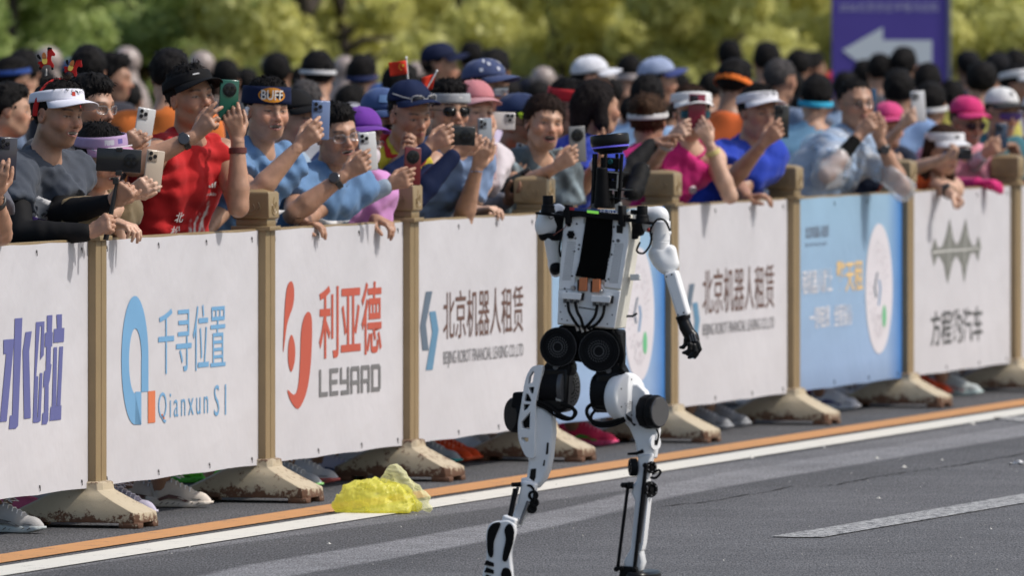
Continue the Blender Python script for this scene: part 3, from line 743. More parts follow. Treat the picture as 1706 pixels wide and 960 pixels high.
    for key, (sh, el, wv, A, sg) in arms.items():
        if A.get('cover'):           # compression sleeve or glove
            cs, e0, e1 = A['cover']; p0 = sh + (el - sh) * e0; p1 = el + (wv - el) * e1
            u = wv - el
            sh_ = [cone(p0, el, .0545 * size, .044 * size, .01), cone(el, el + u * .28, .0435 * size, .0475 * size, .012), cone(el + u * .28, p1, .0475 * size, (.0475 - .0155 * (e1 - .28) / .72) * size, .01)]
            mk("arm_sleeve", *solid(sh_ + [Shape(foldnoise(.003, .05, 3), BIG[0], BIG[1], .01, 'n')], .010), cloth(cs, .7), root, True)
        if A.get('glove'):
            gl = hand_shapes(wv + fw_[key] * .012, *hv_[key], sg > 0, A.get('pose', 'rest'), (.92 if female else 1.) * size * 1.0)
            for g_ in gl: g_.lo = g_.lo - .003; g_.hi = g_.hi + .003; g_.fn = (lambda f_: (lambda X, Y, Z: f_(X, Y, Z) - .0028))(g_.fn)
            mk('glove', *solid(gl, .005), cloth(A['glove'], .7), root, True)
        if A.get('watch'):
            wt = A['watch']; u = (wv - el); un = u / np.linalg.norm(u); pw = wv - un * .035 * wt.get('up', 1); pal = np.array(A.get('wface', (0, -1, .3)), dtype=float); pal -= un * (pal @ un); pal /= np.linalg.norm(pal)
            b = MB(); rr = .031 * size
            b.lathe(pw, un, [(rr, -.012), (rr + .0035, -.010), (rr + .0035, .010), (rr, .012)], 24, cap=False); wo = b.build("wristwatch" if not wt.get('band') else 'wristband', mat("strap", wt['c'], .5, var=.05), root, True)
            if not wt.get('band'):
                f_ = MB(); f_.lathe(pw + pal * rr, pal, [(.001, -.002), (.0225, -.002), (.0225, .009), (.0195, .0115), (.001, .0115)], 28); fo = f_.build("watch_case", mat("watch_case", (.09, .09, .095), .3, metal=.6, var=0), wo, True)
        if A.get('wrap'):
            wc, a0, a1 = A['wrap']; p0 = el + (wv - el) * a0; p1 = el + (wv - el) * a1; mk("sweatband", *solid([cone(p0, p1, (.043 - .012 * a0) * size, (.043 - .012 * a1) * size, .01)], .007), cloth(wc), root, True)
    # ---- hair and headgear
    if hair:
        if any(g_ and g_['k'] in ('cap', 'bucket') for g_ in (gear if isinstance(gear, (list, tuple)) else [gear])) and hair in ('short', 'spiky', 'side'): hair = 'buzz'
        hh = hair_shapes(c, M, hair, hs, int(abs(head[0])) % 31, lod < 2)
        covered = any(g_ and g_['k'] in ('cap', 'bucket') for g_ in (gear if isinstance(gear, (list, tuple)) else [gear]))
        hair_mesh(root, hh, HR, hairmat(haircol) if haircol else hairmat(), c, M, hs, (900, 600, 260)[lod], (.0022, .0028, .005)[lod], .022 if hair in ('short', 'spiky', 'side', 'buzz', 'receding') else .035, (.03 if covered else 9.) * hs, int(abs(head[0])), next(((g_.get('lift', .045) - .03, g_.get('lift', .045) + (.062 if g_['k'] == 'visor' else g_.get('h1', .032) + .016)) for g_ in [gear] if isinstance(g_, dict) and g_['k'] in ('visor', 'headband')), None))
    gs = gear if isinstance(gear, (list, tuple)) else ([gear] if gear else [])
    gobj = [headgear(root, c, M, g_, hs) for g_ in gs]
    if glass: glasses(root, c, M, glass, hs)
    if bib: race_bib(root, bib, N, T, SF, BS, q)
    PEOPLE.append(root)
    return dict(root=root, c=c, M=M, N=N, T=T, SF=SF, BS=BS, arms=arms, hs=hs, gear=gobj, pel=pel)
UP_ = np.array((0, 0, 1.))

def body_text(root, txt, N, T, SF, BS, q):
    tx, col, down, side_, hgt, wid = txt
    V, F = textmesh(tx, .01); lo, hi = V.min(0), V.max(0)
    Q = [N - T * (down + (1 - (v[1] - lo[1]) / (hi[1] - lo[1])) * hgt) + BS * (side_ + ((v[0] - lo[0]) / (hi[0] - lo[0]) - .5) * wid) * 1. + SF * (.118 * q + .026) for v in V]
    mk("lettering", Q, F, mat("print", col, .6, var=0), root)
def race_bib(root, bib, N, T, SF, BS, q):
    down, side_, num, rot = bib; c = N - T * down + BS * side_ + SF * (.113 * q + .030); r = rad(rot)
    X = BS * math.cos(r) - T * math.sin(r); Z = T * math.cos(r) + BS * math.sin(r)
    def g(u, v): return c + X * u * .1 + Z * v * .085 - SF * (.018 * u * u + .006 * math.sin(7 * v + 3 * u))
    us = [x / 6 - 1 for x in range(13)]
    V, F = gridmesh(g, us, [x / 4 - 1 for x in range(9)]); o = mk("race_bib", V, F, mat("bib_paper", (.74, .74, .76), .6, var=.05), root, True); thick(o, .0012, 0)
    V, F = gridmesh(lambda u, v: g(u, v) + SF * .003, us, [-.72, -.4, 0, .12]); mk("bib_band", V, F, mat("bib_purple", (.09, .05, .25), .6, var=.05), o, True)
    def tx(t, x0, x1, y0, y1, col):
        V, F = textmesh(t, .02); lo, hi = V.min(0), V.max(0)
        Q = [g(x0 + (v[0] - lo[0]) / (hi[0] - lo[0]) * (x1 - x0), y0 + (v[1] - lo[1]) / (hi[1] - lo[1]) * (y1 - y0)) + SF * .0055 for v in V]
        mk("lettering", Q, F, mat("print", col, .6, var=0), o)
    tx(num, -.1, .92, -.66, .04, (.8, .8, .8)); tx("北京亦庄", -.3, .9, .5, .8, (.03, .03, .05)); tx("半程马拉松", -.3, .9, .22, .42, (.03, .03, .05))

# ---- shoes
_shoe = {}
def shoe_at(root, toe, d, cols, detailed=False):
    uc, so_, ac = cols
    key = 'd' if detailed else 's'
    if key not in _shoe:
        h = .0055 if detailed else .012
        X3 = np.eye(3)
        # local: x forward (toe at 0), y side, z up
        up_ = [cone((-.045, 0, .028), (-.11, 0, .040), .028, .034, .02), cone((-.11, 0, .040), (-.19, 0, .050), .034, .031, .02), cone((-.20, 0, .05), (-.222, 0, .082), .031, .024, .02), cone((-.12, 0, .05), (-.17, 0, .088), .027, .028, .03), cone((-.05, .004, .026), (-.022, 0, .022), .028, .015, .02),
               Shape(lambda X, Y, Z: .018 - Z + 0 * X + 0 * Y, BIG[0], BIG[1], .01, 'c'), ell((-.185, 0, .118), X3, (.030, .022, .04), .008, 's')]
        sol = [cone((-.035, 0, .016), (-.10, 0, .014), .034, .037, .02), cone((-.10, 0, .014), (-.225, 0, .02), .036, .036, .02), cone((-.03, 0, .018), (-.016, 0, .024), .024, .012, .02), cone((-.225, 0, .02), (-.245, 0, .034), .030, .016, .02),
               Shape(lambda X, Y, Z: Z - .027 - .12 * np.maximum(0, -X - .12) + 0 * Y, BIG[0], BIG[1], .01, 'c'), Shape(lambda X, Y, Z: .003 + .25 * np.maximum(0, X + .06) - Z + 0 * Y, BIG[0], BIG[1], .01, 'c')]
        res = []
        for nm, sh in (("shoe_upper", up_), ("sole", sol)):
            V, F = solid(sh, h); me = bpy.data.meshes.new(nm); me.from_pydata([tuple(v) for v in V], [], [tuple(int(i) for i in f) for f in F]); me.update(); me.polygons.foreach_set("use_smooth", np.ones(len(F), dtype=bool)); me.materials.append(None); res.append(me)
        if detailed:
            b = MB()
            for i in range(5):
                x = -.085 - i * .018; z = .075 + i * .0085
                b.tube([(x, -.026, z - .012), (x - .004, -.012, z), (x - .004, .012, z), (x, .026, z - .012)], .0028, 5)
            b.tube([(-.16, 0, .118), (-.14, .02, .128), (-.12, .028, .115), (-.145, .005, .118)], .0022, 5); b.tube([(-.16, 0, .118), (-.14, -.02, .128), (-.12, -.03, .112), (-.145, -.005, .118)], .0022, 5)
            o = b.build("laces", None); me = o.data; bpy.data.objects.remove(o); res.append(me)
            b = MB()
            for sg in (-1, 1):
                pts = [(-.21, .034), (-.165, .052), (-.12, .044), (-.085, .026), (-.10, .023), (-.125, .034), (-.165, .038), (-.20, .026)]
                b.prism([(x, sg * (.0345 + (.004 if -.17 < x < -.09 else 0)) * (1 if z < .045 else .93), z) for x, z in pts], (0, sg * .0035, 0))
            o = b.build("accent", None); me = o.data; bpy.data.objects.remove(o); res.append(me)
            
            b = MB()
            for k_ in range(7):
                x = -.045 - k_ * .024; b.tube([(x, -.0368, .022), (x - .012, -.0374, .014)], .0018, 4); b.tube([(x, .0368, .022), (x - .012, .0374, .014)], .0018, 4)
            b.tube([(-.02 + .0, 0, .032)] + [(-.045 - .035 * i_, .031, .034 + .002 * i_) for i_ in range(5)], .0016, 4); b.tube([(-.02, 0, .032)] + [(-.045 - .035 * i_, -.031, .034 + .002 * i_) for i_ in range(5)], .0016, 4)
            for i_ in range(5): b.tube([(-.05 - i_ * .012, -.024 - .0015 * i_, .038), (-.075 - i_ * .014, -.0315, .030)], .0012, 4); b.tube([(-.05 - i_ * .012, .024 + .0015 * i_, .038), (-.075 - i_ * .014, .0315, .030)], .0012, 4)
            o = b.build("overlay", None); me = o.data; bpy.data.objects.remove(o); res.append(me)
            for me in res[2:]: 
                if not len(me.materials): me.materials.append(None)
        _shoe[key] = res
    ang = math.atan2(d[1], d[0]); par = None
    for me, cc, nm in zip(_shoe[key], (uc, so_, tuple(min(1, x * 1.5 + .25) for x in uc), ac, tuple(x * .35 for x in uc)), ("shoe", "sole", "laces", "accent", "overlay")):
        o = bpy.data.objects.new(nm, me); C.objects.link(o)
        if nm == "shoe": 
            o.parent = root; o.location = Vector(tuple(toe)) - pworld(root); o.location.z = 0; o.rotation_euler = (0, 0, ang); par = o
        else: o.parent = par
        o.material_slots[0].link = 'OBJECT'; o.material_slots[0].material = cloth(cc, .75, .15) if nm != 'sole' else plastic(cc, .6, .08)

# ---- phones and other held things
def phone(label, P_, hand=None, col=(.05, .05, .06), yaw=25, tilt=0, land=False, w=.074, h=.152, style='tri', group="phones held up by the spectators", depth=None, gap=.024, pitch=0, bumpcol=None, mirror=1):
    """P_ pixel of its middle; hand = (person, 'R'/'L') lays its back against that palm"""
    Fm = frame(yaw, pitch); nb = Fm[:, 0]; side = Fm[:, 1]; up = Fm[:, 2]
    t = rad(tilt + (90 if land else 0)); X = side * math.cos(t) - up * math.sin(t) * 1.; Z = up * math.cos(t) + side * math.sin(t)
    if hand is not None:
        wv = hand[0]['arms'][hand[1]][2]
        Y0 = wv[1]; best = None
        for i in range(-60, 61):
            Y = Y0 + i * .004; p = np.array(P(P_[0], P_[1], Y)); e = abs((p - wv) @ nb + gap)
            if best is None or e < best[0]: best = (e, p)
        c = best[1]
    else: c = np.array(at(P_[0], P_[1], depth))
    root = empty("phone", tuple(c), label, "phone", group)
    b = MB(); b.box(c, (X, nb, Z), (w / 2, .0042, h / 2), bev=.004); bo = b.build("phone_body", mat("phone_glass", col, .22, metal=.0, spec=.4, var=.05, coat=.15), root); shade(bo, 50)
    bc = bumpcol or tuple(x * .75 for x in col)
    if style == 'tri':
        bp = c + nb * .0058 + Z * (h / 2 - .024) - X * mirror * (w / 2 - .023); b = MB(); b.box(bp, (X, nb, Z), (.019, .0018, .020), bev=.0017); bo = b.build("camera_bump", mat("phone_bump", bc, .2, metal=.2, var=0), root); shade(bo, 50)
        L = [(-.009, .0095), (-.009, -.0095), (.009, 0)]; rs = .0075
    elif style == 'round':
        bp = c + nb * .0055 + Z * (h / 2 - .038); b = MB(); b.lathe(bp, nb, [(.001, -.001), (.027, -.001), (.027, .0018), (.024, .003), (.001, .003)], 32); bo = b.build("camera_bump", mat("phone_bump", (.012, .012, .012), .25, metal=.4, var=0), root); shade(bo, 50)
        L = [(-.010, .010), (.010, .010), (-.010, -.010), (.010, -.010)]; rs = .0062
    else:
        bp = c + nb * .005 + Z * (h / 2 - .03) - X * mirror * (w / 2 - .018); L = [(0, .014), (0, -.008)]; rs = .0085
    for (x, z) in L:
        b = MB(); b.lathe(bp + X * x + Z * z + nb * .0018, nb, [(.001, 0), (rs, 0), (rs, .0022), (rs * .8, .0026), (.001, .0018)], 18); b.build("lens", mat("lens_glass", (.006, .007, .012), .08, metal=.2, var=0), root, True)
    return root
# ------------------------------------------------------------------ road
def asphalt(m):
    n = m.node_tree.nodes; l = m.node_tree.links; b = n["Principled BSDF"]
    tc = n.new("ShaderNodeTexCoord"); co = tc.outputs['Object']
    mp = n.new("ShaderNodeMapping"); mp.inputs['Scale'].default_value = (1, .15, 1); l.new(co, mp.inputs[0]); gco = mp.outputs[0]
    def noise(scale, det=2, ro=.6, co=co):
        x = n.new("ShaderNodeTexNoise"); x.inputs['Scale'].default_value = scale; x.inputs['Detail'].default_value = det; x.inputs['Roughness'].default_value = ro; l.new(co, x.inputs[0]); return x.outputs[0]
    def rmp(x, a, b_, c, d):
        r = n.new("ShaderNodeMapRange"); r.inputs[1].default_value = a; r.inputs[2].default_value = b_; r.inputs[3].default_value = c; r.inputs[4].default_value = d; l.new(x, r.inputs[0]); return r.outputs[0]
    def mth(op, x, y):
        q = n.new("ShaderNodeMath"); q.operation = op
        for i, v in enumerate((x, y)):
            if isinstance(v, (int, float)): q.inputs[i].default_value = v
            else: l.new(v, q.inputs[i])
        return q.outputs[0]
    at_ = n.new("ShaderNodeAttribute"); at_.attribute_name = "Col"; sep = n.new("ShaderNodeSeparateColor"); l.new(at_.outputs['Color'], sep.inputs[0])
    fine = noise(135, 3, .75, gco); med = noise(45, 3, .6, gco); big = noise(1.1, 5); vor = n.new("ShaderNodeTexVoronoi"); vor.inputs['Scale'].default_value = 95; l.new(co, vor.inputs['Vector'])
    wear = mth('MULTIPLY', sep.outputs[0], rmp(mth('ADD', mth('MULTIPLY', fine, .7), mth('MULTIPLY', noise(7, 4), .5)), .45, .72, .55, 1.25))
    val = mth('ADD', mth('MULTIPLY', rmp(fine, .36, .64, .0, 2.2), .056), mth('MULTIPLY', wear, .15))
    val = mth('MULTIPLY', val, rmp(big, .3, .7, .84, 1.18)); val = mth('MULTIPLY', val, rmp(med, .3, .7, .86, 1.14))
    st = rmp(vor.outputs['Distance'], .0, .22, 1., 0.); st2 = mth('MULTIPLY', mth('GREATER_THAN', noise(60, 0), .60), st); val = mth('ADD', val, mth('MULTIPLY', st2, .07))
    cm = n.new("ShaderNodeCombineColor"); l.new(mth('MULTIPLY', val, 1.0), cm.inputs[0]); l.new(mth('MULTIPLY', val, 1.0), cm.inputs[1]); l.new(mth('MULTIPLY', val, 1.04), cm.inputs[2]); l.new(cm.outputs[0], b.inputs['Base Color'])
    b.inputs['Roughness'].default_value = .82; b.inputs['Specular IOR Level'].default_value = .35
    bu = n.new("ShaderNodeBump"); bu.inputs['Strength'].default_value = .7; bu.inputs['Distance'].default_value = .004; l.new(mth('ADD', fine, mth('MULTIPLY', vor.outputs['Distance'], .5)), bu.inputs['Height']); l.new(bu.outputs[0], b.inputs['Normal'])
def paintmat(name, col, wornamt, scale=9):
    def fn(m):
        n = m.node_tree.nodes; l = m.node_tree.links; b = n["Principled BSDF"]; tc = n.new("ShaderNodeTexCoord")
        a = n.new("ShaderNodeTexNoise"); a.inputs['Scale'].default_value = scale; a.inputs['Detail'].default_value = 9; a.inputs['Roughness'].default_value = .72; l.new(tc.outputs['Object'], a.inputs[0])
        f = n.new("ShaderNodeTexNoise"); f.inputs['Scale'].default_value = 170; f.inputs['Detail'].default_value = 2; l.new(tc.outputs['Object'], f.inputs[0])
        ad = n.new("ShaderNodeMath"); ad.operation = 'ADD'; l.new(a.outputs[0], ad.inputs[0]); mu = n.new("ShaderNodeMath"); mu.operation = 'MULTIPLY'; mu.inputs[1].default_value = .6; l.new(f.outputs[0], mu.inputs[0]); l.new(mu.outputs[0], ad.inputs[1])
        r = n.new("ShaderNodeMapRange"); r.inputs[1].default_value = .62 + wornamt; r.inputs[2].default_value = .78 + wornamt; r.inputs[3].default_value = 0; r.inputs[4].default_value = 1; l.new(ad.outputs[0], r.inputs[0])
        mx = n.new("ShaderNodeMix"); mx.data_type = 'RGBA'; l.new(r.outputs[0], mx.inputs[0]); mx.inputs[6].default_value = (*col, 1); mx.inputs[7].default_value = (.06, .06, .062, 1)
        l.new(mx.outputs[2], b.inputs['Base Color']); b.inputs['Roughness'].default_value = .7
    return tmat(fn, name)
def bandlat(pts, col_i):
    return [alof(GR(p[0], p[col_i])) for p in pts], [latof(GR(p[0], p[col_i])) for p in pts]
def build_road():
    B1 = [(200, 922, 934), (400, 890, 906), (800, 832, 850), (1110, 787, 808), (1300, 759, 772)]
    B2 = [(330, 962, 992), (400, 944, 975), (650, 903, 932), (820, 872, 900), (960, 843, 870), (1110, 806, 831), (1200, 788, 813), (1706, 707, 727)]
    ts = np.concatenate([[-400, -150, -60, -25], np.arange(-9, 40, .3), [45, 60, 90, 150, 300, 700]])
    wsv = np.concatenate([[-500, -150, -40, -10, -3], np.arange(-.3, 2.6, .022), [2.7, 3.2, 4, 6, 10, 30, 100, 400]])
    T, W = np.meshgrid(ts, wsv, indexing='ij')
    V = np.stack([F0[0] + T * DV[0] + W * NV[0], F0[1] + T * DV[1] + W * NV[1], 0 * T], -1).reshape(-1, 3)
    wear = np.zeros(T.shape)
    for bnd, g in ((B1, .55), (B2, .9)):
        tu, wu = bandlat(bnd, 1); tl, wl = bandlat(bnd, 2)
        U_ = np.interp(T, tu, wu); L_ = np.interp(T, tl, wl)
        e = .035; wear = np.maximum(wear, g * np.clip((W - U_) / e + .5, 0, 1) * np.clip((L_ - W) / e + .5, 0, 1))
    wear = np.maximum(wear, .10 + .22 * np.clip((W - np.interp(T, *bandlat(B2, 2))) / .5, 0, 1) * (W < 12))
    n1, n2 = T.shape; I = (np.arange(n1 - 1)[:, None] * n2 + np.arange(n2 - 1)[None, :]).ravel()
    F = np.stack([I, I + n2, I + n2 + 1, I + 1], 1)[:, ::-1].copy()
    mm = tmat(asphalt, "asphalt"); c = np.repeat(wear.reshape(-1, 1), 3, 1)
    o = mk("road", V, F, mm, colors=c); tag(o, kind='structure')
    def strip(name, w0, w1, z, m, t0=-30, t1=90, n=60):
        tt = np.linspace(t0, t1, n); V = []
        for t in tt: V += [FP(t, w0, z), FP(t, w1, z)]
        F = [(2*i, 2*i+1, 2*i+3, 2*i+2) for i in range(n - 1)]
        return tag(mk(name, [tuple(v) for v in V], F, m), kind='structure')
    L = lambda a, b: .5 * (latof(GR(*a)) + latof(GR(*b)))
    strip("road_marking_orange", L((100, 911.5), (1600, 682)), L((100, 926.5), (1600, 692)), .004, paintmat("orange_road_paint", (.52, .25, .085), .26))
    strip("road_marking_white", L((100, 934), (1600, 694.5)), L((100, 951), (1600, 705.5)), .004, paintmat("white_road_paint", (.66, .64, .57), .29))
    # worn dash in the lane, tapering at its near end
    dz = [(1284, 895.5, 896), (1330, 888.5, 897.5), (1372, 882, 897), (1706, 824.5, 840), (1850, 799, 814)]
    V = []; 
    for p in dz: V += [GR(p[0], p[1]) + UPV * .004, GR(p[0], p[2]) + UPV * .004]
    tag(mk("road_marking_dash", [tuple(v) for v in V], [(2*i, 2*i+1, 2*i+3, 2*i+2) for i in range(len(dz) - 1)], paintmat("worn_road_paint", (.50, .50, .49), .10, 30)), kind='structure')
    dz = [(1655, 697, 698.5), (1700, 696, 704), (1760, 688, 697), (1850, 675, 684)]
    V = []
    for p in dz: V += [GR(p[0], p[1]) + UPV * .004, GR(p[0], p[2]) + UPV * .004]
    tag(mk("road_marking_patch", [tuple(v) for v in V], [(2*i, 2*i+1, 2*i+3, 2*i+2) for i in range(len(dz) - 1)], paintmat("worn_road_paint", (.50, .50, .49), .10, 30)), kind='structure')
    # a seam in the asphalt with its crack
    rr = random.Random(4); V = []; F = []
    pl = [(1100, 846), (1200, 834), (1320, 812), (1380, 811), (1450, 797), (1530, 785), (1600, 776), (1706, 757), (1800, 742)]
    q = []
    for a, b in zip(pl, pl[1:]):
        for i in range(10): q.append((a[0] + (b[0] - a[0]) * i / 10, a[1] + (b[1] - a[1]) * i / 10 + rr.uniform(-.9, .9)))
    for p in q: g = GR(*p); w = rr.uniform(.002, .009); V += [g + UPV * .003 - N3 * w, g + UPV * .003 + N3 * w]
    F = [(2*i, 2*i+1, 2*i+3, 2*i+2) for i in range(len(q) - 1)]
    tag(mk("road_crack", [tuple(v) for v in V], F, mat("crack", (.028, .027, .027), .9)), kind='structure')
    # crumbs of paper and grit lying about
    bits = [(1252, 765, .02), (1506, 781, .018), (1464, 833, .012), (1650, 884, .008), (1570, 769, .012), (548, 909, .01), (1374, 748, .012), (1460, 766, .014), (1620, 709, .02)]
    mb = MB()
    for i in range(90):
        px = rr.uniform(0, 1706); py = rr.uniform(720, 955)
        if py < 955 - .16 * px - 10: continue
        bits.append((px, py, rr.uniform(.002, .005)))
    for (px, py, s_) in bits:
        g = GR(px, py); a = rr.uniform(0, 3)
        mb.add([g + Vector((math.cos(a + k * 1.57) * s_ * rr.uniform(.5, 1), math.sin(a + k * 1.57) * s_ * rr.uniform(.5, 1.), .004)) for k in range(4)] + [g + UPV * (s_ * .5 + .006)], [(0, 1, 4), (1, 2, 4), (2, 3, 4), (3, 0, 4), (3, 2, 1, 0)])
    tag(mb.build("grit", mat("grit", (.55, .54, .5), .8)), kind='stuff')
    # crumpled white scrap at the right
    g = GR(1697, 779); b = MB()
    for i in range(7):
        c = g + Vector((rr.uniform(-.035, .05), rr.uniform(-.03, .03), .012)); b.add([c + Vector((rr.uniform(-.03, .03), rr.uniform(-.03, .03), rr.uniform(-.011, .02))) for _ in range(5)], [(0, 1, 2), (0, 2, 3), (0, 3, 4), (1, 2, 4), (0, 1, 4)])
    tag(b.build("paper_scrap", mat("paper", (.8, .8, .8), .7)), "crumpled scrap of white tissue lying on the road at the far right", "litter")
UPV = Vector((0, 0, 1))

# ------------------------------------------------------------------ barrier
def rustmat(m):
    n = m.node_tree.nodes; l = m.node_tree.links; b = n["Principled BSDF"]; tc = n.new("ShaderNodeTexCoord")
    def noise(s, d, r=.6):
        a = n.new("ShaderNodeTexNoise"); a.inputs['Scale'].default_value = s; a.inputs['Detail'].default_value = d; a.inputs['Roughness'].default_value = r; l.new(tc.outputs['Object'], a.inputs[0]); return a.outputs[0]
    geo = n.new("ShaderNodeSeparateXYZ"); l.new(tc.outputs['Object'], geo.inputs[0])
    lowr = n.new("ShaderNodeMapRange"); lowr.inputs[1].default_value = .075; lowr.inputs[2].default_value = .0; lowr.inputs[3].default_value = 0; lowr.inputs[4].default_value = .29; l.new(geo.outputs[2], lowr.inputs[0])
    topr = n.new("ShaderNodeMapRange"); topr.inputs[1].default_value = .135; topr.inputs[2].default_value = .17; topr.inputs[3].default_value = 0; topr.inputs[4].default_value = .12; l.new(geo.outputs[2], topr.inputs[0])
    ob = n.new("ShaderNodeObjectInfo")
    rv = n.new("ShaderNodeMath"); rv.operation = 'MULTIPLY'; rv.inputs[1].default_value = .06; l.new(ob.outputs['Random'], rv.inputs[0])
    s1 = n.new("ShaderNodeMath"); s1.operation = 'ADD'; l.new(noise(24, 8, .75), s1.inputs[0]); l.new(lowr.outputs[0], s1.inputs[1])
    s2 = n.new("ShaderNodeMath"); s2.operation = 'ADD'; l.new(s1.outputs[0], s2.inputs[0]); l.new(topr.outputs[0], s2.inputs[1])
    s3 = n.new("ShaderNodeMath"); s3.operation = 'ADD'; l.new(s2.outputs[0], s3.inputs[0]); l.new(rv.outputs[0], s3.inputs[1])
    r = n.new("ShaderNodeMapRange"); r.inputs[1].default_value = .60; r.inputs[2].default_value = .66; l.new(s3.outputs[0], r.inputs[0])
    cr = n.new("ShaderNodeMix"); cr.data_type = 'RGBA'; l.new(noise(5, 4), cr.inputs[0]); cr.inputs[6].default_value = (.36, .30, .20, 1); cr.inputs[7].default_value = (.52, .45, .33, 1)
    ru = n.new("ShaderNodeMix"); ru.data_type = 'RGBA'; l.new(noise(30, 4), ru.inputs[0]); ru.inputs[6].default_value = (.045, .022, .014, 1); ru.inputs[7].default_value = (.19, .085, .04, 1)
    mx = n.new("ShaderNodeMix"); mx.data_type = 'RGBA'; l.new(r.outputs[0], mx.inputs[0]); l.new(cr.outputs[2], mx.inputs[6]); l.new(ru.outputs[2], mx.inputs[7]); l.new(mx.outputs[2], b.inputs['Base Color'])
    b.inputs['Roughness'].default_value = .72
    bu = n.new("ShaderNodeBump"); bu.inputs['Strength'].default_value = .5; bu.inputs['Distance'].default_value = .003; l.new(s3.outputs[0], bu.inputs['Height']); l.new(bu.outputs[0], b.inputs['Normal'])
def bannermat(name, col, wav=.9):
    def fn(m):
        n = m.node_tree.nodes; l = m.node_tree.links; b = n["Principled BSDF"]; tc = n.new("ShaderNodeTexCoord")
        a = n.new("ShaderNodeTexNoise"); a.inputs['Scale'].default_value = 5; a.inputs['Detail'].default_value = 3; l.new(tc.outputs['Object'], a.inputs[0])
        bu = n.new("ShaderNodeBump"); bu.inputs['Strength'].default_value = wav; bu.inputs['Distance'].default_value = .010; l.new(a.outputs[0], bu.inputs['Height']); l.new(bu.outputs[0], b.inputs['Normal'])
        d = n.new("ShaderNodeTexNoise"); d.inputs['Scale'].default_value = 2.3; d.inputs['Detail'].default_value = 7; l.new(tc.outputs['Object'], d.inputs[0])
        r = n.new("ShaderNodeMapRange"); r.inputs[1].default_value = .3; r.inputs[2].default_value = .7; r.inputs[3].default_value = .94; r.inputs[4].default_value = 1.03; l.new(d.outputs[0], r.inputs[0])
        mx = n.new("ShaderNodeMix"); mx.data_type = 'RGBA'; mx.blend_type = 'MULTIPLY'; mx.inputs[0].default_value = 1
        if isinstance(col, str): at_ = n.new("ShaderNodeAttribute"); at_.attribute_name = "Col"; l.new(at_.outputs['Color'], mx.inputs[6])
        else: mx.inputs[6].default_value = (*col, 1)
        l.new(r.outputs[0], mx.inputs[7]); l.new(mx.outputs[2], b.inputs['Base Color'])
        b.inputs['Roughness'].default_value = .5; b.inputs['Specular IOR Level'].default_value = .3
    return tmat(fn, name)
ZT, ZB = 1.049, .143
POSTS = [-112, 169, 451, 691, 913, 1125, 1328, 1518, 1698, 1862, 2015]
PT = [FLt(p, .03) for p in POSTS]
def textq(parent, body, x0, x1, yt, yb, col, offset=.02, w=.0012, name="lettering", ital=0., m=None, sp=1.):
    """flat print on the banner: spans columns x0..x1, rows yt..yb at its middle column"""
    V, F = textmesh(body, offset, 3, ital, sp); lo, hi = V.min(0), V.max(0); xm = (x0 + x1) / 2
    t0, t1 = FLt(x0, w), FLt(x1, w); z1, z0 = at(xm, yt, w).z, at(xm, yb, w).z
    Q = [tuple(FP(t0 + (v[0] - lo[0]) / (hi[0] - lo[0]) * (t1 - t0), w, z0 + (v[1] - lo[1]) / (hi[1] - lo[1]) * (z1 - z0))) for v in V]
    if sp > 1:          # widely set letters: one print each
        runs = []
        for f in sorted(F, key=lambda f: min(V[i][0] for i in f)):
            a, b = min(V[i][0] for i in f), max(V[i][0] for i in f)
            if runs and a <= runs[-1][1] + 1e-4: runs[-1][1] = max(runs[-1][1], b); runs[-1][2].append(f)
            else: runs.append([a, b, [f]])
        for a, b, fs in runs:
            ids = sorted({i for f in fs for i in f}); mp_ = {v: k for k, v in enumerate(ids)}
            mk(name, [Q[i] for i in ids], [[mp_[i] for i in f] for f in fs], m or mat("print", col, .55, var=.05, vs=6), parent)
        return
    return mk(name, Q, F, m or mat("print", col, .55, var=.05, vs=6), parent)
def polyq(parent, pts, col, w=.0012, name="logo", m=None):
    Q = [tuple(at(x, y, w)) for x, y in pts]
    return mk(name, Q, [tuple(range(len(Q)))], m or mat("print", col, .55, var=.05, vs=6), parent)
def spline(pts, n=8, closed=True):
    P_ = [np.array(p, dtype=float) for p in pts]; N_ = len(P_); out = []
    for i in range(N_ if closed else N_ - 1):
        a, b, c, d = [P_[(i + k) % N_] if closed else P_[min(max(i + k, 0), N_ - 1)] for k in (-1, 0, 1, 2)]
        for j in range(n):
            t = j / n; out.append(tuple(.5 * ((2 * b) + (-a + c) * t + (2 * a - 5 * b + 4 * c - d) * t * t + (-a + 3 * b - 3 * c + d) * t ** 3)))
    if not closed: out.append(tuple(P_[-1]))
    return out
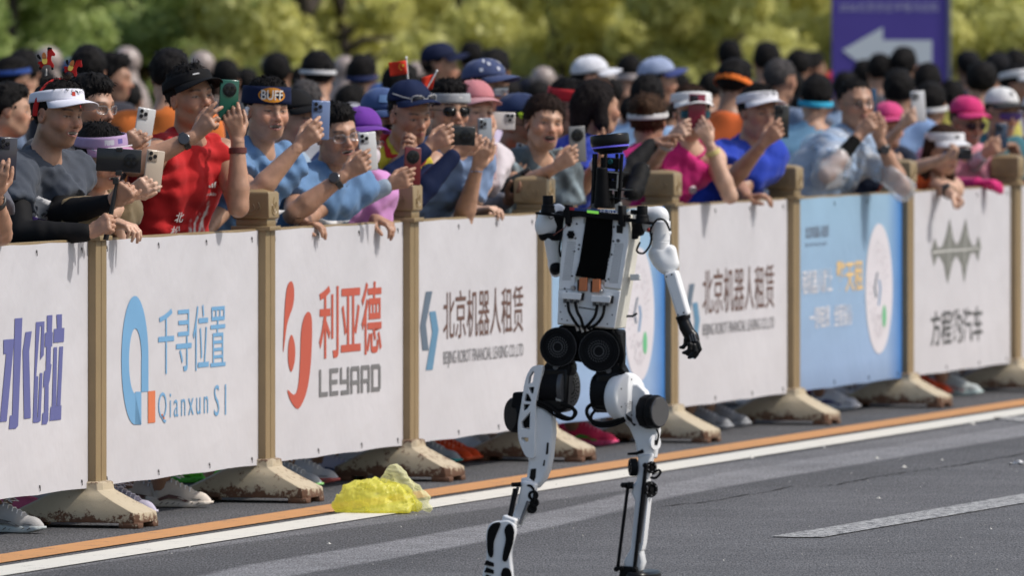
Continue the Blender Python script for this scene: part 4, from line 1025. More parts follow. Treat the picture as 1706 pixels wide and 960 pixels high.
def build_fence():
    gold = mat("barrier_paint", (.26, .188, .098), .42, spec=.5, var=.12, vs=7, bump=.2, bs=60); rust = tmat(rustmat, "rusty_cast_iron")
    names = ["leftmost, outside the banner with blue lettering", "left of the ring logo banner", "between ring logo and red lettered banners", "left of the brown lettered banner", "behind the robot's left shoulder", "behind the robot's hanging arm", "with orange reflector left of the blue banner", "right of the light blue banner", "far right, with orange reflector", "beyond the right edge", "second beyond the right edge"]
    for i, t in enumerate(PT):
        o = empty("barrier_post", FP(t, -.03, 0), "beige barrier post on rusty foot, " + names[i], "barrier post", "beige posts of the roadside barrier")
        c = lambda w, z: FP(t, w, z)
        b = MB()
        # main shaft: two rails with a groove between, then the deeper rear box
        for s_ in (-1, 1): b.box(FP(t + s_ * .032, -.008, .605), (D3, N3, UPV), (.029, .038, .445), .003)
        b.box(FP(t, -.035, .605), (D3, N3, UPV), (.057, .056, .443), .003)
        b.build("post_shaft", gold, o, bevel=0)
        b = MB(); b.box(c(-.03, 1.057), (D3, N3, UPV), (.070, .080, .009), .004); shade(b.build("collar", gold, o))
        b = MB(); b.box(c(-.03, 1.079), (D3, N3, UPV), (.055, .064, .0145), .004); shade(b.build("neck", gold, o))
        b = MB(); hz = .044
        V = []
        for (z, k) in ((1.0925, .93), (1.098, 1.0), (1.190, 1.0), (1.199, .93), (1.208, .62), (1.212, .0)):
            for (a, q) in ((-1, -1), (1, -1), (1, 1), (-1, 1)): V.append(FP(t + a * .064 * k, -.03 + q * .0735 * k, z))
        F = [(3, 2, 1, 0)] + [(4*i_+j, 4*i_+(j+1)%4, 4*i_+4+(j+1)%4, 4*i_+4+j) for i_ in range(5) for j in range(4)]
        b.add(V, F); cp = b.build("post_cap", gold, o, bevel=.003)
        # raised flame-shaped relief on the two visible faces of the cap
        for face in (0, 1):
            rb = MB()
            def fp(u, v):
                return (FP(t + u, .0440, 1.146 + v * 1.2) if face == 0 else FP(t - .0645, -.03 + u * 1.3, 1.146 + v * 1.2))
            for pts in ([(-.03, -.012), (-.02, -.026), (0, -.031), (.02, -.026), (.03, -.012), (.026, .0022)], [(0, .026), (-.008, .008), (-.012, -.010), (0, -.02), (.012, -.010), (.006, .004)], [(-.024, .0022), (-.028, -.004), (-.018, -.016)], [(.022, .01), (.026, -.002), (.016, -.014)]):
                rb.tube([fp(*q) for q in spline(pts, 4, False)], .0028, 5)
            rb.build("relief", gold, cp, True)
        if i in (6, 8):
            b = MB(); b.box(FP(t - .0575, .004, .873), (D3, N3, UPV), (.0018, .017, .092), .0015); b.build("reflector", mat("reflector_orange", (.75, .27, .01), .35, var=.05, coat=.5), o)
        # foot: splayed, hollow under the middle, standing on corner pads
        b = MB(); V = []
        prof = [(.246, .116, .020), (.248, .117, .030), (.244, .114, .056), (.160, .101, .098), (.110, .087, .126), (.094, .079, .137), (.090, .076, .164), (.080, .068, .168)]
        W0 = -.035
        for (hw, ht, z) in prof:
            q = []
            for (sw, st) in ((-1, -1), (1, -1), (1, 1), (-1, 1)):
                cw, ct = hw * sw, ht * st; r = .018
                for (dw, dt) in (((0, r) if sw * st > 0 else (r, 0)), ((r, 0) if sw * st > 0 else (0, r))):
                    q.append(FP(t + ct - dt * st, W0 + cw - dw * sw, z))
            V += q
        m_ = 8; F = [tuple(range(m_ - 1, -1, -1)), tuple((len(prof) - 1) * m_ + j for j in range(m_))] + [(r_*m_+j, r_*m_+(j+1)%m_, (r_+1)*m_+(j+1)%m_, (r_+1)*m_+j) for r_ in range(len(prof) - 1) for j in range(m_)]
        b.add(V, F)
        for sw in (-1, 1):
            for st in (-1, 1): b.box(FP(t + st * .086, W0 + sw * .208, .011), (D3, N3, UPV), (.029, .038, .011), .002)
        b.build("foot", rust, o, bevel=.004)
    # banners
    white = bannermat("banner_white", (.56, .555, .585)); 
    labs = ["white banner with slanted blue Chinese lettering, cut by the left edge", "white banner with a light blue ring logo and Qianxun SI lettering", "white banner with red swirl logo and LEYARD lettering", "white banner with brown Chinese lettering left of the robot", "light blue banner with a white oval behind the robot",
            "white banner with brown Chinese lettering right of the robot", "light blue banner with white oval between two white banners", "white banner with grey spiked emblem and dark Chinese lettering", "blank white banner cut by the right edge", "white banner beyond the right edge"]
    spans = [(-95, 145), (178, 427), (459, 670), (700, 894), (920, 1106), (1131.5, 1310), (1334, 1500.5), (1523, 1684), (1706, 1851), (1868, 2005)]
    out = []
    for i, (xa, xb) in enumerate(spans):
        t0 = PT[i] + .060; t1 = PT[i + 1] - .060
        o = empty("banner", FP((t0 + t1) / 2, -.01, ZB), labs[i], "banner", "banners hung along the roadside barrier")
        b = MB(); n = 40; blue = i in (4, 6)
        us = np.linspace(0, 1, n + 1); vs = np.linspace(0, 1, 9); V = []; cols = []
        for u in us:
            for v in vs:
                edge = math.exp(-((1 - u) / .02) ** 2); sag = .004 * math.sin(math.pi * min(1, max(0, v)))
                V.append(tuple(FP(t0 + (t1 - t0) * u, -.001 - .012 * edge * 0, ZB + (ZT - ZB) * v + (-.003 * abs(math.sin(u * math.pi * 4)) if v == 1 else (.004 * abs(math.sin(u * math.pi * 3)) if v == 0 else 0)))))
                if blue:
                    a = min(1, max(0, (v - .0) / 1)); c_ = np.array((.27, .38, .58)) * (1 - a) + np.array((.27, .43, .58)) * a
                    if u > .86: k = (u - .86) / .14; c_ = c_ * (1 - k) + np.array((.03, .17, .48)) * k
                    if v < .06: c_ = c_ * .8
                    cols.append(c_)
        F = [(i_*9+j, (i_+1)*9+j, (i_+1)*9+j+1, i_*9+j+1) for i_ in range(n) for j in range(8)]
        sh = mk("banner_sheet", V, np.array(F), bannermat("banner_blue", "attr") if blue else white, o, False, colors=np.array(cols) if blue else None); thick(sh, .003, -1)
        b = MB()
        b.box(FP((t0 + t1) / 2, -.022, ZT - .004), (D3, N3, UPV), ((t1 - t0) / 2, .016, .010), .003); b.build("top_rail", gold, o)
        b = MB(); b.box(FP((t0 + t1) / 2, -.022, ZB + .02), (D3, N3, UPV), ((t1 - t0) / 2, .016, .012), .003); b.build("bottom_rail", gold, o)
        nb = 15
        for k in range(nb):
            tt = t0 + (t1 - t0) * (k + .5) / nb; b = MB(); b.tube([FP(tt, -.022, ZB + .03), FP(tt, -.022, ZT - .01)], .008, 6); b.build("baluster", gold, o)
        for (u, z, ln) in [(x, ZT - .028, .016) for x in (.045, .36, .66, .955)] + [(x, ZB + .030, -.016) for x in (.045, .36, .68, .955)]:
            g = MB(); g.lathe(FP(t0 + (t1 - t0) * u, .001, z), N3, [(.002, 0), (.0055, 0), (.0055, .0012), (.0045, .0016), (.002, .0005)], 12, False)
            g.tube([FP(t0 + (t1 - t0) * u, .003, z), FP(t0 + (t1 - t0) * u, .003, z - abs(ln) * .5), FP(t0 + (t1 - t0) * (u + .002), .002, z - abs(ln))], .0016, 5)
            g.build("zip_tie", mat("zip_tie", (.03, .03, .03), .5, var=0), o)
        out.append(o)
    B = out; ink = (.105, .115, .30)
    # slanted blue lettering, stroke by stroke, read off the banner
    G = lambda l: [(x / 3.692, 500 + y / 3.692) for x, y in l]
    for l in ([(22,245),(88,240),(42,748),(0,752),(38,332),(22,334)], [(92,114),(138,110),(112,775),(98,793),(55,796),(62,712),(76,710)], [(158,198),(196,192),(180,318),(190,728),(148,733),(141,312)],
              [(222,136),(274,132),(270,340),(248,370),(256,160),(246,162),(224,470),(236,470),(228,722),(232,722),(246,450),(262,450),(250,745),(236,755),(203,757)],
              [(290,95),(323,92),(320,198),(326,200),(322,285),(314,288),(312,395),(318,397),(308,488),(300,520),(298,740),(288,765),(258,768),(262,698),(272,692),(276,528),(266,545),(272,440),(282,432),(286,290),(276,290),(278,203),(290,200)],
              [(348,90),(382,88),(381,172),(397,172),(393,258),(329,264),(333,178),(352,176)], [(331,292),(352,290),(346,655),(320,655)], [(366,288),(389,286),(373,648),(350,650)], [(312,658),(379,648),(376,737),(306,745)]):
        polyq(B[0], G(l), ink)
    # ring logo
    blue = (.15, .34, .56); N_ = 40; H_ = lambda x, y: (x / 1.6, 360 + y / 1.6)
    ell_ = lambda cx, cy, rx, ry, a0, a1, n: [(cx + rx * math.cos(rad(a0 + (a1 - a0) * i / n)), cy + ry * math.sin(rad(a0 + (a1 - a0) * i / n))) for i in range(n + 1)]
    outer = ell_(360, 385, 36, 172, 0, -180, 24) + ell_(360, 385, 36, 172, -180, -274, 10)[1:]
    inner = ell_(361, 387, 17, 87, 0, -180, 24) + ell_(361, 387, 17, 87, -180, -268, 10)[1:]
    outer = [(396, 468)] + outer[1:] + [(377, 557)]; inner = [(377, 470)] + [(377, 387)] + inner[1:]
    k = min(len(outer), len(inner)); Q = []; 
    for a in outer[:k]: Q.append(tuple(at(*H_(*a), .0012)))
    for a in inner[:k]: Q.append(tuple(at(*H_(*a), .0012)))
    mk("logo", Q, [(i, i + 1, k + i + 1, k + i) for i in range(k - 1)], mat("print", blue, .55, var=.05, vs=6), B[1])
    polyq(B[1], [H_(361, 469), H_(377, 469), H_(377, 556), H_(361, 557)], blue); polyq(B[1], [H_(395, 468), H_(414, 466), H_(414, 551), H_(395, 553)], (.62, .17, .07))
    textq(B[1], "千寻位置", 264, 376, 509, 619, blue, .0); textq(B[1], "Qianxun", 264, 347, 650, 702, blue, -.004, sp=1.35); textq(B[1], "SI", 357, 377, 641, 693, blue, -.004, sp=1.6)
    polyq(B[1], [(268, 691), (271, 690), (275, 698), (272, 700)], (.62, .17, .07))
    red = (.46, .085, .05); J = lambda x, y: (400 + x / 1.778, 360 + y / 1.778)
    polyq(B[2], [J(*p) for p in spline([(128, 404), (133, 270), (140, 210), (152, 193), (160, 215), (158, 262), (140, 320)], 6)], red)
    polyq(B[2], [J(*p) for p in spline([(153, 352), (163, 385), (162, 430), (152, 462), (143, 432), (144, 380)], 6)], red)
    polyq(B[2], [J(*p) for p in spline([(203, 284), (213, 310), (211, 420), (200, 510), (182, 560), (168, 571), (150, 548), (141, 516), (160, 530), (172, 505), (178, 430), (181, 345), (190, 300)], 6)], red)
    textq(B[2], "利亚德", 532, 636, 472, 594, red, .012)
    # squared grey letters built of straight strokes
    gl = {'L': [(0, 0, 1, 6), (0, 0, 4.2, 1)], 'E': [(0, 0, 1, 6), (0, 0, 4.2, 1), (0, 2.5, 3.8, 3.5), (0, 5, 4.2, 6)], 'Y': [(0, 2.4, 1, 6), (3.4, 0, 4.4, 6), (0, 2.4, 4.4, 3.3), (.4, 0, 4.4, .95)], 'A': [(0, 0, 1, 5.6), (3.4, 0, 4.4, 5.6), (.3, 5, 4.1, 6), (0, 2, 4.4, 2.9)], 'R': [(0, 0, 1, 6), (0, 5, 4, 6), (3.4, 2.4, 4.4, 5.6), (0, 2.1, 4.2, 3.0), (3.2, 0, 4.3, 2.4)], 'D': [(0, 0, 1, 6), (0, 0, 4, 1), (0, 5, 4, 6), (3.5, .5, 4.5, 5.5)]}
    for k_, ch in enumerate("LEYARD"):
        V = []; F = []; x_ = 532 + k_ * 17.4
        for n_, (a0, b0, a1, b1) in enumerate(gl[ch]):
            for (a, b) in ((a0, b0), (a1, b0), (a1, b1), (a0, b1)):
                xx = x_ + a * 3.45; yb = 662 - (xx - 532) * .098; V.append(tuple(at(xx, yb - b * (7.6 if True else 0), .0012 + .0002 * n_)))
            F.append(tuple(range(4 * n_, 4 * n_ + 4)))
        mk("lettering", V, F, mat("print", (.16, .16, .165), .55, var=.05, vs=6), B[2])
    br = (.125, .065, .05); gy = (.17, .17, .18)
    def hexlogo(o, x0, y0, sx, sy, sh=0.):
        K = lambda x, y: (x0 + x * sx, y0 + y * sy - x * sx * sh)
        polyq(o, [K(*p) for p in ((105, 140), (163, 135), (105, 430), (130, 660), (75, 662), (54, 450))], (.10, .14, .19)); polyq(o, [K(*p) for p in ((136, 318), (192, 313), (218, 480), (165, 835), (105, 838), (162, 500))], (.10, .23, .36))
    hexlogo(B[3], 690, 460, 1 / 5.335, 1 / 5.335)
    textq(B[3], "北京机器人租赁", 739, 872, 480, 560, br, .0022); textq(B[3], "BEIJING ROBOT FINANCIAL LEASING CO.,LTD", 739, 872, 579, 607, gy, .0)
    hexlogo(B[5], 1133, 449, 1 / 6.6, 1 / 5.7)
    textq(B[5], "北京机器人租赁", 1171, 1290, 444, 519, br, .0022); textq(B[5], "BEIJING ROBOT FINANCIAL LEASING CO.,LTD", 1171, 1290, 534, 559, gy, .0)
    # oval discs with a burst of small marks round the folded logo
    for o, cx, cy, rx, ry in ((B[4], 1065, 524, 25, 112), (B[6], 1464.5, 481, 22.5, 108.5)):
        polyq(o, ell_(cx, cy, rx, ry, 0, -354, 58), (.62, .60, .64), .0012, "oval_disc")
        s = rx / 23.; K = lambda x, y: (cx + x * s, cy + y * ry / 108.)
        polyq(o, [K(*p) for p in ((-4, -27), (-1, -28), (-6, -2), (-3, 14), (-6, 15), (-9, -1))], (.13, .16, .21), .0022); polyq(o, [K(*p) for p in ((-1, -14), (2, -15), (4, 1), (1, 28), (-2, 28), (1, 1))], (.16, .28, .45), .0022)
        rr = random.Random(3)
        for a in range(0, 360, 12):
            for r0 in (.42, .56, .68):
                if rr.random() < .2: continue
                e = rr.uniform(.05, .09); c0, s0 = math.cos(rad(a + r0 * 9)), math.sin(rad(a + r0 * 9)); ww = .9
                q = [(cx + rx * r0 * c0 - ww * .25, cy + ry * r0 * s0 - ww), (cx + rx * r0 * c0 + ww * .25, cy + ry * r0 * s0 + ww * .2), (cx + rx * (r0 + e) * c0 + ww * .2, cy + ry * (r0 + e) * s0 + ww), (cx + rx * (r0 + e) * c0 - ww * .2, cy + ry * (r0 + e) * s0)]
                polyq(o, q, rr.choice([(.2, .2, .24), (.3, .3, .36), (.36, .26, .3)]), .0022, "burst_mark")
        polyq(o, ell_(*K(9, 46), 3.2 * s, 19, 0, -350, 20), (.12, .46, .22), .0022, "logo")
    wh = (.66, .66, .70)
    for o, x0, sx in ((B[6], 1336, 1.), ):
        textq(o, "北京机器人租赁", 1342, 1381, 376, 396, (.12, .13, .17), .006); textq(o, "BEIJING ROBOT FINANCIAL LEASING", 1342, 1378, 404, 411, (.14, .17, .24), .0)
        textq(o, "租机器人就上", 1337, 1387, 448, 489, wh, .01); textq(o, "擎天租", 1394, 1438, 433, 486, (.72, .50, .22), .015); textq(o, "一键租赁", 1349, 1383, 510, 547, wh, .01); textq(o, "全程省心", 1390, 1420, 506, 543, wh, .01)
    # crown-like emblem of six spikes
    L_ = lambda x, y: (1520 + x / 3.554, 350 + y / 3.554); gr = (.17, .175, .16)
    for xs, top, cut, bot in (((110, 134, 165, 200), 165, 225, 330),):
        pass
    up = [(112, 245), (134, 165), (152, 225), (178, 215), (200, 150), (222, 50), (243, 170), (262, 208), (285, 170), (317, 48), (335, 160), (355, 210), (375, 212), (393, 150), (408, 225)]
    lo = [(408, 228), (400, 240), (390, 305), (372, 250), (345, 258), (325, 330), (308, 430), (292, 320), (262, 268), (238, 310), (209, 438), (188, 320), (158, 268), (145, 285), (130, 332), (116, 262), (112, 248)]
    polyq(B[7], [L_(*p) for p in up + lo], gr)
    polyq(B[7], [L_(*p) for p in ((120, 246), (215, 236), (310, 231), (398, 222), (398, 228), (310, 239), (215, 245), (120, 256))], (.6, .6, .58), .002, "logo")
    for a, b_, c_ in ((222, 70, 410), (315, 70, 405)): polyq(B[7], [L_(*p) for p in ((a - 1, b_ + 50), (a + 4, b_ + 50), (a - 6, c_ - 60), (a - 10, c_ - 60))], (.42, .43, .40), .003, "logo")
    textq(B[7], "方程豹汽车", 1551, 1637, 514, 573, (.06, .065, .065), .012)
    return B

# ------------------------------------------------------------------ behind the crowd
def leafmat(name, c0, c1):
    def fn(m):
        n = m.node_tree.nodes; l = m.node_tree.links; b = n["Principled BSDF"]
        a = n.new("ShaderNodeAttribute"); a.attribute_name = "Col"; sp = n.new("ShaderNodeSeparateColor"); l.new(a.outputs['Color'], sp.inputs[0])
        oi = n.new("ShaderNodeObjectInfo")
        mx = n.new("ShaderNodeMix"); mx.data_type = 'RGBA'; l.new(sp.outputs[0], mx.inputs[0]); mx.inputs[6].default_value = (*c0, 1); mx.inputs[7].default_value = (*c1, 1)
        l.new(mx.outputs[2], b.inputs['Base Color']); b.inputs['Roughness'].default_value = .55
        tr = n.new("ShaderNodeBsdfTranslucent"); l.new(mx.outputs[2], tr.inputs[0]); ms = n.new("ShaderNodeMixShader"); ms.inputs[0].default_value = .5
        l.new(b.outputs[0], ms.inputs[1]); l.new(tr.outputs[0], ms.inputs[2]); l.new(ms.outputs[0], n["Material Output"].inputs[0])
    return tmat(fn, name)
def crownmesh(seed, zlo, zhi, R, nclump, nleaf, leaf, trunk_h):
    r = np.random.RandomState(seed); V = []; cl = []; col = []
    cen = []
    while len(cen) < nclump:
        p = r.uniform(-1, 1, 3)
        if (p ** 2).sum() < 1: cen.append((p[0] * R, p[1] * R, (zlo + zhi) / 2 + p[2] * (zhi - zlo) / 2))
    cen = np.array(cen); rad_ = r.uniform(.28, .5, nclump) * R * .55; tone = r.uniform(0, 1, nclump)
    n = nclump * nleaf; ci = np.repeat(np.arange(nclump), nleaf)
    d = r.normal(size=(n, 3)); d /= np.linalg.norm(d, axis=1)[:, None]; rr = rad_[ci] * r.uniform(.45, 1.05, n) ** .6
    p = cen[ci] + d * rr[:, None] * np.array((1, 1, .75)); nrm = d + r.normal(size=(n, 3)) * .7; nrm /= np.linalg.norm(nrm, axis=1)[:, None]
    a = np.cross(nrm, r.normal(size=(n, 3))); a /= np.linalg.norm(a, axis=1)[:, None]; b = np.cross(nrm, a); s = leaf * r.uniform(.6, 1.4, n)[:, None]
    V = np.stack([p - a * s, p - b * s * .45, p + a * s, p + b * s * .45], 1).reshape(-1, 3); F = np.arange(4 * n).reshape(-1, 4)
    t = np.clip(tone[ci] * .7 + r.uniform(-.1, .4, n), 0, 1); col = np.repeat(np.stack([t, t, t], 1), 4, 0)
    return V, F, col, cen
def build_background():
    tag(mk("verge", [FP(-60, -22, .02), FP(-60, -400, .3), FP(700, -400, .3), FP(700, -22, .02)], [(3, 2, 1, 0)], mat("verge_grass", (.05, .075, .022), .9, var=.5, vs=2)), kind='structure')
    g1 = leafmat("leaf_green", (.23, .32, .10), (.50, .58, .20)); g2 = leafmat("leaf_yellow", (.44, .46, .14), (.76, .73, .27)); bark = mat("bark", (.055, .043, .035), .9, var=.3, vs=5, bump=1, bs=30)
    var = {}
    def tree(px, Y, kind, h, R, zlo, label, s=1, trunks=1, lean=0):
        base = P(px, 500, Y); base.z = 0
        o = empty("tree", base, label, "tree", "trees beyond the crowd"); rr = random.Random(s); 
        vk = (kind, s % 3)
        if vk not in var:
            V, F, col, cen = crownmesh(20 + s % 3, .75, 2.75, 1.15, 38, 330, .052, 0); oc = mk("crown", V, F, g1 if kind == 'g' else g2, None, colors=col); var[vk] = oc.data; bpy.data.objects.remove(oc)
        oc = bpy.data.objects.new("crown", var[vk]); C.objects.link(oc); oc.parent = o; oc.rotation_euler = (0, 0, s * 1.3); oc.scale = (R / 1.2, R / 1.2, h / 4.6)
        b = MB()
        for k in range(trunks):
            ax = base + Vector((rr.uniform(-.12, .12) * k, rr.uniform(-.3, .3) * k, 0)); top = ax + Vector((rr.uniform(-.3, .3) + lean, rr.uniform(-.4, .4), h * .55))
            pts = [ax + (top - ax) * (i / 7) + Vector((rr.uniform(-.06, .06), rr.uniform(-.06, .06), 0)) * (i > 0) for i in range(8)]
            b.tube(pts, [.085 * (1 - i / 9) + .015 for i in range(8)], 9)
            for q in range(9):
                i = rr.randint(2, 6); a = rr.uniform(0, 6.28); d = Vector((math.cos(a), math.sin(a), rr.uniform(.3, 1.1))) * rr.uniform(.6, 1.0) * R * .8
                b.tube([pts[i], pts[i] + d * .5 + Vector((0, 0, .1)), pts[i] + d], [.04, .026, .01], 6)
        b.build("trunk", bark, o, True)
    lab = ["green tree at the top left corner", "green tree with a leaning trunk above the red horse headband", "green tree above the leftmost stone ball", "thin green tree above the man in the black visor", "green tree above the man in the black and yellow headband", "yellow-green tree right of the dark paired trunks", "yellow-green tree behind the small red flags", "yellow-green tree above the navy cap", "yellow-green tree above the white cap", "yellow-green tree above the robot's head", "yellow-green tree above the woman in the pink top", "yellow-green tree left of the purple sign", "yellow-green tree behind the purple sign", "yellow-green tree right of the purple sign", "yellow-green tree at the top right corner"]
    xs = [-40, 90, 215, 330, 455, 570, 700, 800, 930, 1040, 1150, 1265, 1400, 1560, 1700]
    Ys = [72, 80, 76, 84, 78, 74, 82, 86, 77, 84, 79, 75, 88, 78, 82]
    for i, (x, Y, l) in enumerate(zip(xs, Ys, lab)):
        tree(x, Y, 'g' if i < 5 else 'y', 4.2 + (i * 37 % 10) * .18, 1.15 + (i % 3) * .1, 1.25 + .10 * (i % 4), l, 11 + i, 2 if i in (1, 4, 5) else 1, .3 if i == 1 else 0)
    # low clipped shrubs under them
    for i in range(14):
        x = -60 + i * 136; Y = 92 + (i * 7) % 9; base = P(x, 500, Y); base.z = 0
        vk = ('s', i % 2, i > 4 and i % 3 > 0)
        if vk not in var:
            V, F, col, cen = crownmesh(90 + i % 2, .35, 2.35, 1.1, 34, 280, .055, 0); oc = mk("foliage", V, F, g2 if vk[2] else g1, None, colors=col); var[vk] = oc.data; bpy.data.objects.remove(oc)
        o = empty("shrub", base, ["dark green", "olive green", "pale green"][i % 3] + " shrub in the back row beyond the crowd, " + ["far left", "left of the horse headband", "behind the left stone balls", "behind the black visor", "left of the yellow headband", "right of the white headband", "left of the flags", "behind the flags", "behind the white cap", "behind the blue and white cap", "behind the orange cap strap", "left of the purple sign", "under the purple sign", "at the far right"][i], "shrub", "shrubs beyond the crowd")
        oc = bpy.data.objects.new("foliage", var[vk]); C.objects.link(oc); oc.parent = o; oc.rotation_euler = (0, 0, i * 1.7)
        b = MB(); b.tube([base, base + UPV * .9], [.06, .04], 8); b.build("stem", bark, o)
        # far woods close the view
    r = np.random.RandomState(8); n = 26000; X = r.uniform(-32, 40, n); Z = r.uniform(0, 1, n) ** .8 * (9 + 2 * np.sin(X * .6) + 1.2 * np.sin(X * 1.7)); Yy = 118 + r.uniform(0, 9, n)
    p = np.stack([X, Yy, Z], 1); nn = r.normal(size=(n, 3)); nn[:, 1] -= 1; nn /= np.linalg.norm(nn, axis=1)[:, None]; a = np.cross(nn, r.normal(size=(n, 3))); a /= np.linalg.norm(a, axis=1)[:, None]; b_ = np.cross(nn, a); s = r.uniform(.16, .34, n)[:, None]
    V = np.stack([p - a * s, p - b_ * s * .6, p + a * s, p + b_ * s * .6], 1).reshape(-1, 3); t = np.clip(.3 + .35 * np.sin(X * 1.3 + Z) + r.uniform(-.2, .3, n), 0, 1)
    tag(mk("woods", V, np.arange(4 * n).reshape(-1, 4), leafmat("leaf_far", (.24, .27, .12), (.58, .58, .27)), colors=np.repeat(np.stack([t, t, t], 1), 4, 0)), kind='stuff')
    # stone posts with ball finials
    st = mat("pale_stone", (.33, .27, .245), .35, var=.1, vs=9, bump=.3, bs=90)
    for i, (px, py, d) in enumerate([(80, 100, 47), (211, 101, 48), (336, 106, 44), (457, 110, 45), (574, 114, 43), (693, 122, 40), (905, 131, 42), (1010, 139, 42)]):
        Y = 62. if i < 5 else 60.; c = P(px, py, Y); r0 = d / 2 * Y / FPX; x0 = Vector((c.x, c.y, 0))
        o = empty("stone_post", x0, "pale stone post with ball on top, " + ["above the horse headband", "left of the man in the black visor", "right of the man in the black visor", "above the yellow oval headband", "right of the white sweatband", "just left of the upper flag pole", "left of the white cap", "right of the white cap"][i], "stone post", "stone posts with ball finials")
        b = MB(); b.lathe(c, UPV, [(r0 * math.sin(a * math.pi / 16), -r0 * math.cos(a * math.pi / 16)) for a in range(17)], 28); b.build("ball", st, o, True)
        b = MB(); zz = c.z - r0 * .9; b.lathe(x0, UPV, [(.20, 0), (.20, .3), (.15, .36), (.15, zz - .62), (.16, zz - .5), (.172, zz - .38), (.165, zz - .22), (.13, zz - .10), (.075, zz - .03), (.07, zz + .02)], 28); b.build("shaft", st, o, True)
    # purple direction sign
    Y = 66.; A = lambda x, y, dy=0: P(x, y, Y + dy)
    tl, br_ = A(1386, -60), A(1577, 400)
    o = empty("direction_sign", (A(1481, 400).x, Y, 0), "tall purple direction sign with a white arrow pointing left", "sign")
    z0 = A(1386, 400).z
    b = MB(); b.box(((tl.x + br_.x) / 2, Y + .03, (tl.z + z0) / 2), ((1, 0, 0), (0, 1, 0), (0, 0, 1)), ((br_.x - tl.x) / 2, .03, (tl.z - z0) / 2), .004); b.build("sign_board", mat("sign_purple", (.095, .065, .36), .5, var=.05, vs=3), o)
    b = MB(); b.box((A(1581, 0).x, Y + .03, (tl.z + z0) / 2), ((1, 0, 0), (0, 1, 0), (0, 0, 1)), (.014, .04, (tl.z - z0) / 2 + .01), .004); b.build("frame", mat("sign_edge", (.16, .17, .24), .45, var=0), o)
    for sx in (1405, 1560):
        b = MB(); b.box((A(sx, 0).x, Y + .07, .6), ((1, 0, 0), (0, 1, 0), (0, 0, 1)), (.02, .02, .6)); b.box((A(sx, 0).x, Y + .07, .02), ((1, 0, 0), (0, 1, 0), (0, 0, 1)), (.05, .3, .02)); b.build("leg", mat("sign_edge", (.16, .17, .24), .45, var=0), o)
    S = lambda x, y: tuple(A(1370 + x / 7.383, y / 7.383, -.004))
    mk("arrow", [S(*p) for p in ((245, 615), (745, 330), (745, 490), (1350, 490), (1350, 790), (745, 790), (745, 960), (560, 850))], [tuple(range(8))], mat("sign_print", (.72, .78, .82), .5, var=0), o)
    V, F = textmesh("2026北京亦庄半程马拉松", .0); lo, hi = V.min(0), V.max(0); p0, p1 = A(1398, 19), A(1564, 3)
    mk("lettering", [(p0.x + (v[0] - lo[0]) / (hi[0] - lo[0]) * (p1.x - p0.x), Y - .004, p0.z + (v[1] - lo[1]) / (hi[1] - lo[1]) * (p1.z - p0.z)) for v in V], F, mat("sign_print2", (.52, .52, .68), .5, var=0), o)

